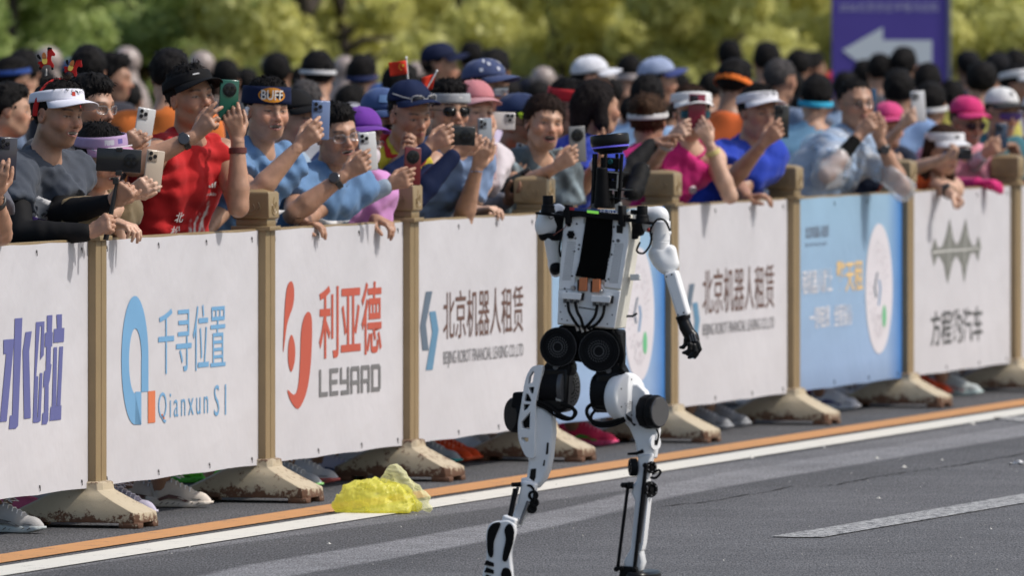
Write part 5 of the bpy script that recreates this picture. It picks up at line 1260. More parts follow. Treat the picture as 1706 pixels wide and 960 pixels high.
def build_bag():
    r = np.random.RandomState(5); K = lambda x, y: (400 + x / 3.412, 700 + y / 3.412)
    Y = GR(620, 856).y
    c0 = P(635, 850, Y)
    o = empty("plastic_bag", (c0.x, c0.y, 0), "crumpled translucent yellow plastic bag lying on the white line", "plastic bag")
    def q(x, y, dy=0): a = K(x, y); return np.array(P(a[0], a[1], Y + dy))
    def crumple(shapes, amp, seed, h, nm, m):
        f1 = foldnoise(amp, .055, seed, 7); f2 = foldnoise(amp * .6, .022, seed + 1, 6)
        ss = shapes + [Shape(lambda X, Y_, Z: f1(X, Y_, Z) + f2(X, Y_, Z), BIG[0], BIG[1], .01, 'n'), Shape(lambda X, Y_, Z: .004 - Z + 0 * X + 0 * Y_, BIG[0], BIG[1], .01, 'c')]
        V, F = solid(ss, h); return mk(nm, V, F, m, o, True)
    def bagm(col, tr):
        def fn(m):
            n = m.node_tree.nodes; l = m.node_tree.links; b = n["Principled BSDF"]; b.inputs['Base Color'].default_value = (*col, 1); b.inputs['Roughness'].default_value = .28
            t = n.new("ShaderNodeBsdfTranslucent"); t.inputs[0].default_value = (*col, 1); a = n.new("ShaderNodeMixShader"); a.inputs[0].default_value = .45; l.new(b.outputs[0], a.inputs[1]); l.new(t.outputs[0], a.inputs[2])
            tp = n.new("ShaderNodeBsdfTransparent"); tp.inputs[0].default_value = (*[x ** .3 for x in col], 1); c = n.new("ShaderNodeMixShader"); lw = n.new("ShaderNodeLayerWeight"); lw.inputs[0].default_value = .35
            tc = n.new("ShaderNodeTexCoord"); no = n.new("ShaderNodeTexNoise"); no.inputs['Scale'].default_value = 70; no.inputs['Detail'].default_value = 4; l.new(tc.outputs['Object'], no.inputs[0]); bu = n.new("ShaderNodeBump"); bu.inputs['Strength'].default_value = .8; bu.inputs['Distance'].default_value = .006; l.new(no.outputs[0], bu.inputs['Height']); l.new(bu.outputs[0], b.inputs['Normal']); l.new(bu.outputs[0], t.inputs['Normal'])
            r_ = n.new("ShaderNodeMapRange"); r_.inputs[1].default_value = 0; r_.inputs[2].default_value = .9; r_.inputs[3].default_value = tr; r_.inputs[4].default_value = tr * .15; l.new(lw.outputs['Facing'], r_.inputs[0]); l.new(r_.outputs[0], c.inputs[0]); l.new(a.outputs[0], c.inputs[1]); l.new(tp.outputs[0], c.inputs[2]); l.new(c.outputs[0], n["Material Output"].inputs[0])
        return tmat(fn, "bag_film_%.2f" % tr)
    yel = bagm((.97, .93, .20), .42); pale = bagm((.93, .92, .62), .72)
    def ridge(seed, wl, amp, n):
        rr = np.random.RandomState(seed); K_ = rr.normal(size=(n, 3)); K_ /= np.linalg.norm(K_, axis=1)[:, None]; kk = 2 * math.pi / (wl * rr.uniform(.5, 1.6, n)); ph = rr.uniform(0, 6.28, n)
        def fn(X, Y_, Z):
            d = 0
            for j in range(n):
                v = np.mod((K_[j, 0] * X + K_[j, 1] * Y_ + K_[j, 2] * Z) * kk[j] / 6.283 + ph[j] + .35 * np.sin(21 * X + 33 * Z + j), 1.); d = d + np.abs(v - .5) * 4 - 1
            return d * amp / n
        return fn
    def crumple(shapes, amp, seed, h, nm, m):
        f1, f2 = ridge(seed, .055, amp * 1.0, 6), ridge(seed + 1, .022, amp * .45, 6)
        ss = shapes + [Shape(lambda X, Y_, Z: f1(X, Y_, Z) + f2(X, Y_, Z), BIG[0], BIG[1], .01, 'n'), Shape(lambda X, Y_, Z: .004 - Z + 0 * X + 0 * Y_, BIG[0], BIG[1], .01, 'c')]
        V, F = solid(ss, h); ob = mk(nm, V, F, m, o, True); shade(ob, 28); return ob
    crumple([cone(q(575, 478), q(640, 430), .026, .036, .03), cone(q(640, 430), q(760, 432), .040, .055, .04), cone(q(760, 430), q(900, 440), .058, .054, .04), cone(q(900, 460), q(1000, 490, .01), .042, .022, .03), cone(q(760, 500, -.06), q(930, 505, -.05), .026, .024, .03), cone(q(575, 490), q(700, 500, -.03), .028, .028, .02)], .013, 3, .0034, "bag_body", yel)
    crumple([cone(q(820, 360), q(868, 285, .01), .022, .018, .02), cone(q(868, 285, .01), q(885, 262, .01), .016, .010, .02), cone(q(890, 300), q(960, 400), .022, .028, .02), cone(q(960, 390), q(1040, 470), .026, .018, .02), cone(q(1010, 390), q(1045, 440), .016, .016, .02), cone(q(1030, 500), q(1075, 505), .012, .012, .02)], .013, 8, .0034, "bag_mouth", pale)
# ------------------------------------------------------------------ the running robot, seen from behind
RY = 31.0; RO = np.array([(985 - CX) * RY / FPX, RY])
def rb(px, py, f=0.):
    """point on the robot at lateral-forward offset f (metres away along its heading) behind column px, row py"""
    k = (px - CX) / FPX; Fd, Nr = DV, NV
    r = (k * (RO[1] + Fd[1] * f) - RO[0] - Fd[0] * f) / (Nr[0] - k * Nr[1])
    q = RO + r * Nr + f * Fd
    return P(px, py, q[1])
def build_robot():
    o = empty("running_robot", (RO[0], RO[1], 0), "white and black humanoid robot running away from the camera on the road", "robot")
    W_ = mat("robot_white", (.80, .81, .82), .32, spec=.5, var=.05, vs=12); Wm = mat("robot_aluminium", (.74, .755, .77), .34, metal=.0, var=.06, vs=14); CR = mat("robot_cream", (.74, .72, .64), .42, var=.06, vs=10)
    K_ = mat("robot_black", (.006, .006, .007), .55, spec=.12, var=.35, vs=30, bump=.4, bs=140); KG = mat("robot_gloss_black", (.006, .006, .007), .30, spec=.22, var=.2, vs=20); RU = mat("robot_rubber", (.007, .007, .007), .8, spec=.12, var=.2, vs=40); GR_ = mat("robot_grey", (.10, .10, .105), .4, metal=.4, var=.1)
    BT = mat("battery_black", (.003, .003, .003), .8, spec=.05, var=.2, vs=30)
    ST = mat("steel", (.45, .45, .46), .3, metal=.9, var=.1)
    def slab(name, pts, f0, f1, m, par=None, bev=.003, hole=None, pz=None):
        b = MB(); b.prism([rb(x, y, f0) for x, y in pts], D3 * (f1 - f0)); return b.build(name, m, par or o, bevel=bev)
    def hslab(name, outer, holes, f0, f1, m, par=None):
        """plate with openings, cut as one outline with bridges by triangulated fill"""
        bm = bmesh.new(); loops = [outer] + holes; ed = []
        for lp in loops:
            vs = [bm.verts.new(rb(x, y, f0)) for x, y in lp]
            ed += [bm.edges.new((vs[i], vs[(i + 1) % len(vs)])) for i in range(len(vs))]
        bmesh.ops.triangle_fill(bm, use_beauty=True, edges=ed, normal=-D3)
        r = bmesh.ops.extrude_face_region(bm, geom=bm.faces[:]); bmesh.ops.translate(bm, verts=[v for v in r['geom'] if isinstance(v, bmesh.types.BMVert)], vec=D3 * (f1 - f0))
        V = [tuple(v.co) for v in bm.verts]; bm.verts.index_update(); F = [[v.index for v in f.verts] for f in bm.faces]; bm.free()
        x = MB(); x.add(V, F); return x.build(name, m, par or o, bevel=.0015)
    def disc(name, px, py, f, rpx, prof, m, par=None, axis=None, n=36, R=None):
        """turned part facing the camera: prof = (fraction of radius, depth toward the viewer in metres)"""
        r = (R or rpx * RY / FPX); b = MB(); b.lathe(rb(px, py, f), axis or -D3, [(q * r, h) for q, h in prof], n); return b.build(name, m, par or o, True)
    def cyl(name, a, b_, r0, r1, m, par=None, n=24, cap=.12):
        a = Vector(a); b_ = Vector(b_); L = (b_ - a).length; e = min(r0, r1) * cap; x = MB()
        x.lathe(a, b_ - a, [(.001, 0), (r0 - e, 0), (r0, e), (r1, L - e), (r1 - e, L), (.001, L)], n); return x.build(name, m, par or o, True)
    def cable(name, pts, r, m=None, par=None):
        q = spline([tuple(p) for p in pts], 6, False); x = MB(); x.tube(q, r, 8); return x.build(name, m or RU, par or o, True)
    def screw(par, pts, r=.003, m=None, nm="screw"):
        for (x, y, f) in pts:
            b = MB(); b.lathe(rb(x, y, f), -D3, [(.001, -.001), (r, -.001), (r, .0012), (r * .5, .0016), (.001, .001)], 10); b.build(nm, m or KG, par)
    # ---- trunk box: back face and the right flank
    back = [(938, 372), (942, 352), (1046, 358), (1050, 380), (1048, 402), (1024, 549), (928, 541), (931, 470), (934, 420)]
    body = slab("torso_shell", back, .0, .135, CR, bev=.004)
    LP = [(944, 357), (974, 360), (972, 372), (978, 374), (973, 430), (976, 432), (975, 444), (971, 445), (966, 459), (958, 462), (957, 482), (931, 482), (934, 440), (938, 385)]
    RP = [(1020, 360), (1046, 363), (1047, 402), (1034, 482), (1006, 478), (1007, 470), (1001, 470), (1012, 447), (1009, 445), (1011, 431), (1016, 430), (1020, 392)]
    pl = hslab("back_plate", LP, [], -.006, -.0, W_); pr = hslab("back_plate", RP, [], -.006, -.0, W_)
    lowp = slab("lower_back_plate", [(930, 483), (957, 483), (958, 470), (1004, 474), (1006, 481), (1034, 485), (1023.5, 547), (929, 539)], -.007, -.0005, W_, bev=.002)
    slab("battery_pack", [(977, 357), (1020, 360), (1019, 392), (1007, 467), (958, 460), (965, 436)], -.014, .04, BT, bev=.002)
    # vent perforations: slanting rows
    for (par, x0, x1, y0, y1, dx) in ((pl, 945.5, 957.5, 404, 466, -.135), (pr, 1025, 1037, 407, 471, -.155)):
        b = MB(); rows = 22
        for i in range(rows):
            y = y0 + (y1 - y0) * i / (rows - 1)
            for j in range(5):
                x = x0 + (x1 - x0) * j / 4 + dx * (y - y0) + (1.2 if i % 2 else 0)
                b.prism([rb(x - 1.0, y + .2, -.0068), rb(x + .4, y - .9, -.0068), rb(x + 1.2, y - .5, -.0068), rb(x - .2, y + .7, -.0068)], D3 * .0006)
        tag(b.build("vent_perforation", BT, par), kind='stuff')
    disc("round_port", 948, 374, -.006, 3.8, [(.01, -.001), (1, -.001), (1, .002), (.8, .003), (.75, .0005), (.01, .0005)], K_, pl)
    x = MB()
    for a in range(6):
        c = rb(951 + 3.4 * math.cos(a * 1.05), 391 + 4.4 * math.sin(a * 1.05), -.011); x.box(c, (N3, D3, UPV), (.005, .005, .005), .001)
    x.box(rb(951, 392, -.010), (N3, D3, UPV), (.008, .006, .010), .002); x.build("connector", K_, pl)
    slab("square_port", [(1027, 375), (1038, 376), (1037, 389), (1027, 388)], -.008, -.006, KG, pr, .001)
    disc("round_button", 1030, 401, -.006, 3, [(.01, 0), (1, 0), (1, .002), (.7, .003), (.01, .003)], GR_, pr)
    screw(pl, [(961, 373, -.0065), (959, 397, -.0065), (965, 408, -.0065), (964, 415, -.0065), (957, 419, -.0065), (953, 460, -.0065), (941, 481, -.0065)]); screw(pr, [(1023, 378, -.0065), (1022, 402, -.0065), (1013, 434, -.0065), (1012, 441, -.0065), (1019, 424, -.0065), (1009, 468, -.0065), (1014, 465, -.0065), (1035, 372, -.0065)])
    screw(lowp, [(944, 486, -.0075), (934, 520, -.0075), (936, 532, -.0075), (945, 534, -.0075), (1015, 502, -.0075), (1012, 540, -.0075), (942, 510, -.0075), (1020, 525, -.0075)], .0022)
    # orange connectors, white hose blocks, four hoses into the hips
    for (xa, ya) in ((971, 474), (993, 476)):
        slab("orange_connector", [(xa - 6, ya - 11), (xa + 6.5, ya - 11), (xa + 6, ya + 11), (xa - 7, ya + 11)], -.022, -.006, mat("orange_plastic", (.60, .19, .07), .45, var=.1, vs=30), lowp, .0015)
        slab("connector_slot", [(xa - 9, ya - 8), (xa - 6.6, ya - 8), (xa - 7.5, ya + 12), (xa - 9.6, ya + 10)], -.014, -.006, KG, lowp, .0005)
    for (xa, ya) in ((953, 493), (1002, 498)):
        slab("hose_block", [(xa - 17, ya - 6), (xa + 16, ya - 4), (xa + 14, ya + 7), (xa - 18, ya + 5)], -.030, -.006, W_, lowp, .002)
        slab("hose_block_end", [(xa + 14.5, ya - 5), (xa + 18, ya - 4), (xa + 16.5, ya + 8), (xa + 12.5, ya + 7)], -.028, -.006, K_, lowp, .001)
        for q in (-12, -1, 9): cyl("hose_fitting", rb(xa + q, ya + 5, -.018), rb(xa + q, ya + 12, -.018), .0055, .005, GR_, lowp)
    disc("brass_fitting", 956, 480, -.006, 4, [(.01, 0), (1, 0), (1, .012), (.6, .016), (.01, .016)], ST, lowp); disc("brass_fitting", 1003, 485, -.006, 3.5, [(.01, 0), (1, 0), (1, .012), (.6, .016), (.01, .016)], ST, lowp)
    for pts in ([(946, 503), (948, 518), (955, 532), (964, 545)], [(958, 503), (962, 520), (968, 532), (972, 547)], [(995, 508), (992, 525), (984, 537), (974, 547)], [(1007, 509), (1004, 526), (994, 540), (980, 548)]):
        cable("hose", [rb(x, y, -.022 - .012 * math.sin(i)) for i, (x, y) in enumerate(pts)], .0050)
    slab("plate_channel", [(964, 511), (996, 516), (996, 518), (964, 513)], -.0085, -.007, GR_, lowp, .0003)
    # fittings on the flank
    fl = lambda px, py, f: rb(px, py, f)
    x = MB(); x.box(rb(1053, 462, .075) + N3 * .012, (N3, D3, UPV), (.014, .02, .010), .003); x.build("side_port", Wm, body)
    x = MB(); x.tube([rb(1044, 527, .07), rb(1048, 527, .07) + N3 * .012, rb(1051, 522, .07) + N3 * .02], .004, 8); x.build("side_latch", GR_, body)
    # ---- shoulder bar with its two drums, and the lit strip
    slab("shoulder_bar", [(892, 353), (940, 358), (940, 363), (892, 357)], -.02, .0, K_); slab("shoulder_bar", [(1040, 362), (1088, 370), (1088, 375), (1040, 369)], -.02, .0, K_)
    slab("collar_bar", [(938, 349), (1044, 358), (1043, 369), (966, 361), (938, 363)], -.024, .03, K_, bev=.002)
    slab("collar_ribbon", [(957, 345.5), (1033, 351), (1032, 355.5), (957, 350.5)], -.026, -.024, mat("ribbon_blue", (.02, .045, .22), .5, var=.1), bev=0)
    slab("collar_ribbon", [(945, 345), (957, 345.5), (957, 350.5), (945, 350)], -.026, -.024, mat("ribbon_red", (.40, .02, .04), .5, var=.1), bev=0)
    V, F = textmesh("N-017", .02); lo, hi = V.min(0), V.max(0)
    mk("lettering", [tuple(rb(1000 + (v[0] - lo[0]) / (hi[0] - lo[0]) * 30, 353.5 + (v[0] - lo[0]) / (hi[0] - lo[0]) * 2 - (v[1] - lo[1]) / (hi[1] - lo[1]) * 4.2, -.0265)) for v in V], F, mat("print", (.8, .8, .85), .5, var=0), o)
    slab("status_light", [(978, 350), (997, 352), (997, 356.5), (978, 354.5)], -.0275, -.024, mat("green_led", (.28, .80, .10), .4, var=0, emit=.4), bev=0)
    for (xa, ya, s_) in ((913, 340, 1), (1070, 357, 1)):
        base = rb(xa, ya + 15, -.006)
        x = MB(); r = .0175; x.lathe(base, UPV, [(.001, 0), (r * 1.35, 0), (r * 1.35, .010), (r * 1.22, .013), (r * 1.22, .024), (r, .028), (r, .054), (r * .9, .057), (.001, .057)], 28); x.build("sensor_drum", K_, o, True)
    slab("bar_clamp", [(940, 341), (948, 342), (950, 372), (941, 374)], -.03, .02, K_); slab("bar_clamp", [(1029, 342), (1037, 343), (1039, 378), (1029, 374)], -.03, .02, K_)
    slab("clamp_block", [(1050, 349), (1059, 350), (1059, 358), (1050, 357)], -.02, .01, K_)
    # ---- neck, sensor cage and lidar disc
    cyl("neck_column", rb(1006, 346, .04), rb(1008, 322, .04), .036, .030, K_); cyl("neck_column", rb(1008, 324, .04), rb(1009, 298, .04), .024, .022, K_)
    hd = disc("lidar_disc", 1018, 256, .05, 32, [(.01, 0), (.60, 0), (.62, .006), (.88, .010), (.90, .0165), (.965, .018), (.965, .0215)], K_, axis=UPV + N3 * -.09, n=48)
    Lax = (UPV + N3 * -.10).normalized()
    c0 = rb(1018, 256, .05); R0 = 32 * RY / FPX
    x = MB(); x.lathe(c0 + Lax * .0205, Lax, [(R0 * .5, 0), (R0 * .985, 0), (R0 * .985, .0045), (R0 * .5, .0045)], 48); x.build("light_ring", mat("ring_blue", (.14, .12, .70), .4, var=0, emit=.22), hd, True)
    x = MB(); x.lathe(c0 + Lax * .0252, Lax, [(.001, 0), (R0 * .93, 0), (R0 * 1.0, .004), (R0 * 1.02, .010), (R0 * 1.02, .033), (R0 * .99, .037), (R0 * .95, .0385), (R0 * .9, .0372), (.001, .036)], 56); x.build("lidar_cap", KG, hd, True)
    for (xa, xb, f) in ((993, 988, .0), (1009, 1006, -.02), (1036, 1031, .0), (990, 987, .09), (1028, 1026, .09)):
        x = MB(); x.tube([rb(xa, 256, f), rb(xb, 345, f)], .006, 8); x.build("cage_rod", K_, o, True)
    for yy, hh in ((284, 2), (313, 2), (328, 1.5)):
        slab("cage_shelf", [(985, yy), (1040 if yy == 313 else 1032, yy + 3), (1040 if yy == 313 else 1032, yy + 3 + hh), (985, yy + hh)], -.01, .10, K_, bev=.0008)
    slab("camera_module", [(1011, 287), (1029, 289), (1028, 300), (1010, 298)], -.012, .06, K_, bev=.002); slab("camera_module", [(1010, 301), (1027, 303), (1026, 314), (1009, 312)], -.010, .07, K_, bev=.002)
    slab("camera_bracket", [(1011, 285.5), (1031, 287.5), (1031, 289), (1011, 287)], -.014, -.008, ST, bev=0); slab("camera_bracket", [(1010, 314), (1028, 316), (1028, 318), (1010, 316)], -.014, -.008, ST, bev=0); slab("camera_bracket", [(1028.5, 290), (1030.5, 290), (1029, 314), (1027, 314)], -.014, -.010, ST, bev=0)
    cyl("camera_barrel", rb(1003, 279, -.02), rb(1004, 345, -.005), .018, .028, K_)
    slab("camera_tilt", [(1000, 262), (1031, 264), (1030, 282), (1000, 280)], .0, .06, K_, bev=.004); disc("lens", 1017, 269, -.002, 4.2, [(.01, 0), (1, 0), (1, .004), (.7, .005), (.6, .002), (.01, .002)], mat("lens_teal", (.01, .09, .10), .1, var=0))
    slab("cage_foot", [(985, 340), (992, 338), (993, 348), (984, 348)], -.014, .01, GR_, bev=.001); slab("cage_foot", [(1024, 341), (1033, 336), (1035, 352), (1025, 352)], -.014, .01, ST, bev=.001)
    # ---- left shoulder and the arm swung forward
    def sdf(name, shapes, h, m): return mk(name, *solid(shapes, h), m, o, True)
    def rc(a, b_, ra, rb_, k=.008, op='u'): return cone(rb(*a), rb(*b_), ra, rb_, k, op)
    sdf("shoulder_shell", [rc((919, 350, .07), (910, 376, .05), .026, .034, .02), rc((932, 352, .07), (914, 362, .05), .022, .032, .02), rc((925, 372, .05), (910, 380, .05), .028, .030, .02),
        Shape(lambda X, Y, Z: (Z - rb(912, 344, .05).z) * .9 + (X - rb(912, 344, .05).x) * -.25 + 0 * Y, BIG[0], BIG[1], .01, 'c')], .0032, W_)
    sdf("shoulder_joint", [rc((932, 366, .05), (938, 385, .06), .030, .030, .02)], .005, K_)
    sdf("elbow_band", [rc((906, 392, .045), (929, 396, .04), .014, .014, .01), rc((912, 391, .045), (922, 392, .045), .024, .024, .02), Shape(lambda X, Y, Z: -(Z - rb(915, 401, .045).z) + 0 * X + 0 * Y, BIG[0], BIG[1], .01, 'c'), Shape(lambda X, Y, Z: (Z - rb(915, 388, .045).z) + 0 * X + 0 * Y, BIG[0], BIG[1], .01, 'c')], .0035, K_)
    sdf("upper_arm", [rc((918, 396, .045), (925, 442, .07), .0245, .021, .01)], .0035, W_)
    sdf("forearm", [rc((921, 440, .08), (926, 452, .25), .017, .020, .02)], .004, W_); sdf("elbow_cap", [rc((926, 446, .055), (925, 449, .07), .019, .019, .01)], .004, K_)
    cable("cable", [rb(937, 380, -.004), rb(934, 400, -.01), rb(932, 415, -.006), rb(934, 428, .0)], .004); cable("cable", [rb(946, 362, -.012), rb(942, 378, -.015), rb(932, 385, -.012), rb(922, 392, .0)], .0015, mat("wire_red", (.25, .08, .06), .6))
    cable("cable", [rb(913, 358, -.012), rb(917, 365, -.014), rb(922, 362, -.014), rb(928, 358, -.014)], .0012)
    # ---- right arm hanging out to the side
    sdf("shoulder_shell", [rc((1052, 359, .08), (1080, 358, .06), .018, .024, .01), rc((1078, 360, .05), (1100, 360, .05), .027, .027, .01), rc((1096, 358, .05), (1113, 388, .055), .023, .011, .02), rc((1060, 370, .06), (1082, 382, .06), .016, .012, .01)], .0032, W_)
    cyl("shoulder_motor", rb(1047, 381, .05), rb(1070, 378, .045), .031, .028, K_); cyl("shoulder_motor", rb(1052, 396, .05), rb(1057, 372, .045), .022, .022, K_)
    disc("red_cap", 1081, 383, .02, 3.5, [(.01, 0), (1, 0), (.8, .004), (.01, .004)], mat("red_plastic", (.40, .01, .012), .4, var=0), axis=-D3 - N3 * .6)
    ua = cyl("upper_arm", rb(1101.5, 368, .05), rb(1101, 402, .05), .0305, .0295, W_, cap=.08); cyl("upper_arm_sleeve", rb(1101, 401, .05), rb(1099, 420, .05), .0297, .0285, W_, cap=.05)
    sdf("elbow_shell", [rc((1099, 420, .05), (1108, 440, .05), .030, .030, .015), rc((1094, 424, .05), (1098, 432, .05), .026, .026, .015), rc((1117, 418, .05), (1121, 440, .05), .020, .022, .015), rc((1108, 438, .05), (1113, 447, .05), .026, .022, .015)], .0032, W_)
    fa = [rb(1104.5, 457, .0), rb(1126, 449.5, .0), rb(1147.5, 525, -.01), rb(1128, 532, -.01)]
    x = MB(); b_ = [p + D3 * .045 for p in fa]; x.add(fa + b_, [(3, 2, 1, 0), (4, 5, 6, 7), (0, 1, 5, 4), (1, 2, 6, 5), (2, 3, 7, 6), (3, 0, 4, 7)]); fo = x.build("forearm", W_, o, bevel=.009, seg=3)
    screw(fo, [(1110, 461, -.0015), (1119, 457.5, -.0015), (1129.5, 525, -.0115), (1139, 521, -.0115)], .0026)
    cable("cable", [rb(1086, 400, -.002), rb(1084, 382, -.012), rb(1095, 366, -.014), rb(1108, 368, -.006), rb(1116, 384, .03)], .0035); cable("cable", [rb(1086, 388, -.006), rb(1083, 408, -.012), rb(1072, 422, -.01), rb(1061, 418, .0), rb(1066, 404, .02)], .0035)
    x = MB(); x.tube([rb(1137, 526, .01), rb(1139, 533, .01)], [.0235, .0225], 20); x.tube([rb(1129, 531, .01), rb(1146, 525, .01)], [.009, .009], 10); x.build("wrist_collar", K_, o, True)
    # hand: palm plate and five bent fingers
    wr = np.array(rb(1138, 530, .012)); knl = np.array(rb(1153, 568, .012)); a = knl - wr; a /= np.linalg.norm(a)
    shp = [rc((1137, 532, .012), (1149, 560, .012), .020, .019, .01), rc((1142, 545, .012), (1156, 566, .008), .018, .016, .01), rc((1156, 560, .012), (1160, 572, .012), .014, .011, .01)]
    for (bx, by, f, pts) in ((1162, 572, .0, [(1166, 582), (1161, 591), (1158, 596)]), (1156, 576, -.012, [(1159, 586), (1152, 594), (1148, 596)]), (1149, 574, -.02, [(1150, 583), (1143, 588), (1139, 588)]), (1152, 577, .03, [(1150, 586), (1146, 590), (1143, 586)]), (1143, 566, .0, [(1143, 573), (1139, 579), (1134, 579)])):
        p = (bx, by, f)
        for i, (x_, y_) in enumerate(pts): q = (x_ - .5, y_, f - .004 * i); shp.append(rc(p, q, .0088 - .0012 * i, .0076 - .0012 * i, .003)); p = q
    sdf("hand", shp, .0026, KG)
    x = MB()
    for xx in (1150, 1154, 1158): x.tube([rb(xx - 2, 556, -.006), rb(xx + 1.5, 569, -.010)], .0028, 6)
    x.build("tendon_guard", GR_, o, True)
    # ---- pelvis and hip motors
    slab("pelvis_block", [(930, 542), (1030, 551), (1030, 590), (1020, 612), (940, 600), (926, 580)], .012, .11, K_, bev=.008)
    for (xa, ya, r_, f) in ((935, 578, 33, .02), (1001, 585, 34.5, .02)):
        hm = disc("hip_motor", xa, ya, f, r_, [(.01, -.02), (1, -.02), (1.0, .020), (.985, .028), (.93, .031), (.80, .031), (.78, .028), (.66, .028), (.64, .030), (.01, .0305)], K_, n=48, axis=(-D3 + N3 * (-.10 if xa < 960 else .05)).normalized())
        x = MB(); ax = (-D3 + N3 * (-.10 if xa < 960 else .05)).normalized(); c = rb(xa, ya, f) + ax * .031; R = r_ * RY / FPX
        u = UPV; v = ax.cross(u)
        for k in range(24):
            t = k * math.pi / 12
            for rr_ in (.25, .38, .5): p = c + (u * math.cos(t + rr_) + v * math.sin(t + rr_)) * R * rr_; x.box(p, ((u * math.cos(t + rr_ + .9) + v * math.sin(t + rr_ + .9)), (v * math.cos(t + rr_ + .9) - u * math.sin(t + rr_ + .9)), ax), (.0032, .0009, .0008))
        x.build("cooling_slot", GR_, hm)
        x = MB(); x.lathe(c - ax * .004, ax, [(R * .955, 0), (R * 1.0, 0), (R * 1.0, .0012), (R * .955, .0012)], 48, False); x.build("rim", GR_, hm, True)
    for (xa, ya) in ((962, 546), (970, 548), (978, 546), (984, 543)): cyl("hose_fitting", rb(xa - 1, ya - 3, -.012), rb(xa + 1, ya + 6, -.012), .006, .005, ST)
    cable("cable", [rb(1020, 552, -.005), rb(1030, 568, -.012), rb(1036, 590, -.01), rb(1034, 612, .0), rb(1040, 622, .01)], .0045); cable("cable", [rb(1026, 552, .0), rb(1035, 575, -.01), rb(1038, 598, -.01), rb(1030, 618, .0)], .0035)
    slab("hip_bracket", [(1027, 556), (1033, 557), (1038, 590), (1036, 622), (1029, 622)], .01, .05, K_, bev=.004)
    # ---- left leg, kicked back
    slab("hip_link", [(914, 598), (950, 604), (952, 618), (946, 630), (908, 628), (904, 612)], .002, .08, K_, bev=.008); slab("hip_link", [(994, 608), (1030, 604), (1040, 622), (1038, 636), (1000, 640), (990, 628)], .002, .08, K_, bev=.008)
    for q_ in ((926, 612), (1014, 618)): disc("hip_bolt", q_[0], q_[1], .0, 5, [(.01, 0), (1, 0), (.9, .004), (.01, .004)], GR_)
    slab("thigh_actuator", [(903, 612), (948, 612), (944, 684), (930, 690), (905, 684), (896, 660)], .0, .10, KG, bev=.012)
    cyl("thigh_motor", rb(905, 645, .05), rb(940, 645, .05), .066, .066, K_); x = MB(); ax = (N3 * .97 - D3 * .25).normalized(); x.lathe(rb(943, 646, .05), ax, [(.001, 0), (.066, 0), (.068, .004), (.066, .016), (.058, .019), (.001, .019)], 40); tm = x.build("motor_cover", GR_, o, True)
    x = MB()
    for k in range(20):
        for rr_ in (.022, .034, .046): t = k * .314; u = ax.cross(UPV).normalized(); p = rb(943, 646, .05) + ax * .0195 + (UPV * math.cos(t) + u * math.sin(t)) * rr_; x.box(p, (ax, UPV, u), (.0008, .002, .002))
    x.build("cooling_slot", BT, tm)
    hslab("thigh_frame", spline([(890, 610), (903, 611), (902, 625), (897, 650), (893, 668), (892, 690), (891, 735), (890, 762), (877, 762), (868, 745), (863, 728), (863, 704), (867, 680), (871, 655), (875, 633), (882, 617)], 3),
        [[(887, 619), (890, 620), (887, 638), (879, 640), (881, 628)], [(880, 646), (890, 645), (888, 657), (884, 656)], [(876, 656), (880, 657), (885, 667), (884, 670), (873, 669)], [(872, 674), (883, 674), (878, 682), (872, 685)], [(883, 687), (882, 716), (870, 714), (868, 704), (875, 696)], [(869, 729), (880, 730), (880, 736), (872, 738), (868, 733)]], -.022, .012, Wm)
    slab("thigh_core", [(873, 640), (899, 640), (897, 670), (889, 715), (870, 712)], .0, .05, K_, bev=.004)
    slab("knee_housing", [(893, 676), (908, 683), (920, 692), (921, 722), (917, 762), (912, 784), (906, 800), (893, 815), (872, 815), (877, 795), (880, 770), (877, 752), (889, 735)], -.006, .045, Wm, bev=.007)
    slab("housing_slot", [(911, 738), (914, 738), (913, 757), (909, 758)], -.008, -.004, KG, bev=.001); slab("housing_slot", [(906, 767), (908, 767), (907, 777), (904, 777)], -.008, -.004, KG, bev=.001)
    slab("knee_slot", [(884, 782), (893, 781), (892, 796), (888, 806), (881, 803)], -.009, -.002, KG, bev=.002)
    cyl("knee_motor", rb(871, 692, .06), rb(850, 692, .03), .060, .056, K_); slab("knee_motor_box", [(854, 654), (871, 654), (870, 686), (850, 679)], .0, .06, K_, bev=.006)
    for pts, r in (([(893, 671), (905, 672), (918, 680), (934, 692), (950, 698), (957, 692), (956, 683), (945, 676), (934, 674)], .0062), ([(893, 674), (908, 680), (924, 692), (940, 699), (952, 698), (960, 689), (955, 681), (943, 678)], .005)):
        cable("cable", [rb(x_, y_, -.012) for x_, y_ in pts], r)
    slab("cable_clip", [(925, 655), (934, 655), (935, 668), (926, 670)], -.008, .0, GR_, bev=.001); slab("cable_clip", [(926, 664), (935, 667), (934, 669.5), (926, 667)], -.010, -.006, ST, bev=0)
    # shank going down and back toward the viewer
    slab("shank", [(869, 801), (893, 806), (889, 832), (878, 852), (865, 880), (846, 884), (853, 862), (862, 835)], -.05, -.015, W_, bev=.007)
    slab("joint_cover", [(868, 797), (878, 796), (892, 806), (888, 818), (866, 812)], -.02, .01, Wm, bev=.004)
    cyl("ankle_link", rb(859, 815, -.06), rb(849, 866, -.09), .0085, .0085, K_); cyl("ankle_link", rb(863, 812, -.05), rb(853, 850, -.07), .005, .005, GR_); cyl("ankle_link", rb(880, 836, -.06), rb(866, 874, -.09), .0055, .0055, GR_)
    cyl("link_pin", rb(852, 808, -.06), rb(868, 808, -.05), .0065, .008, K_)
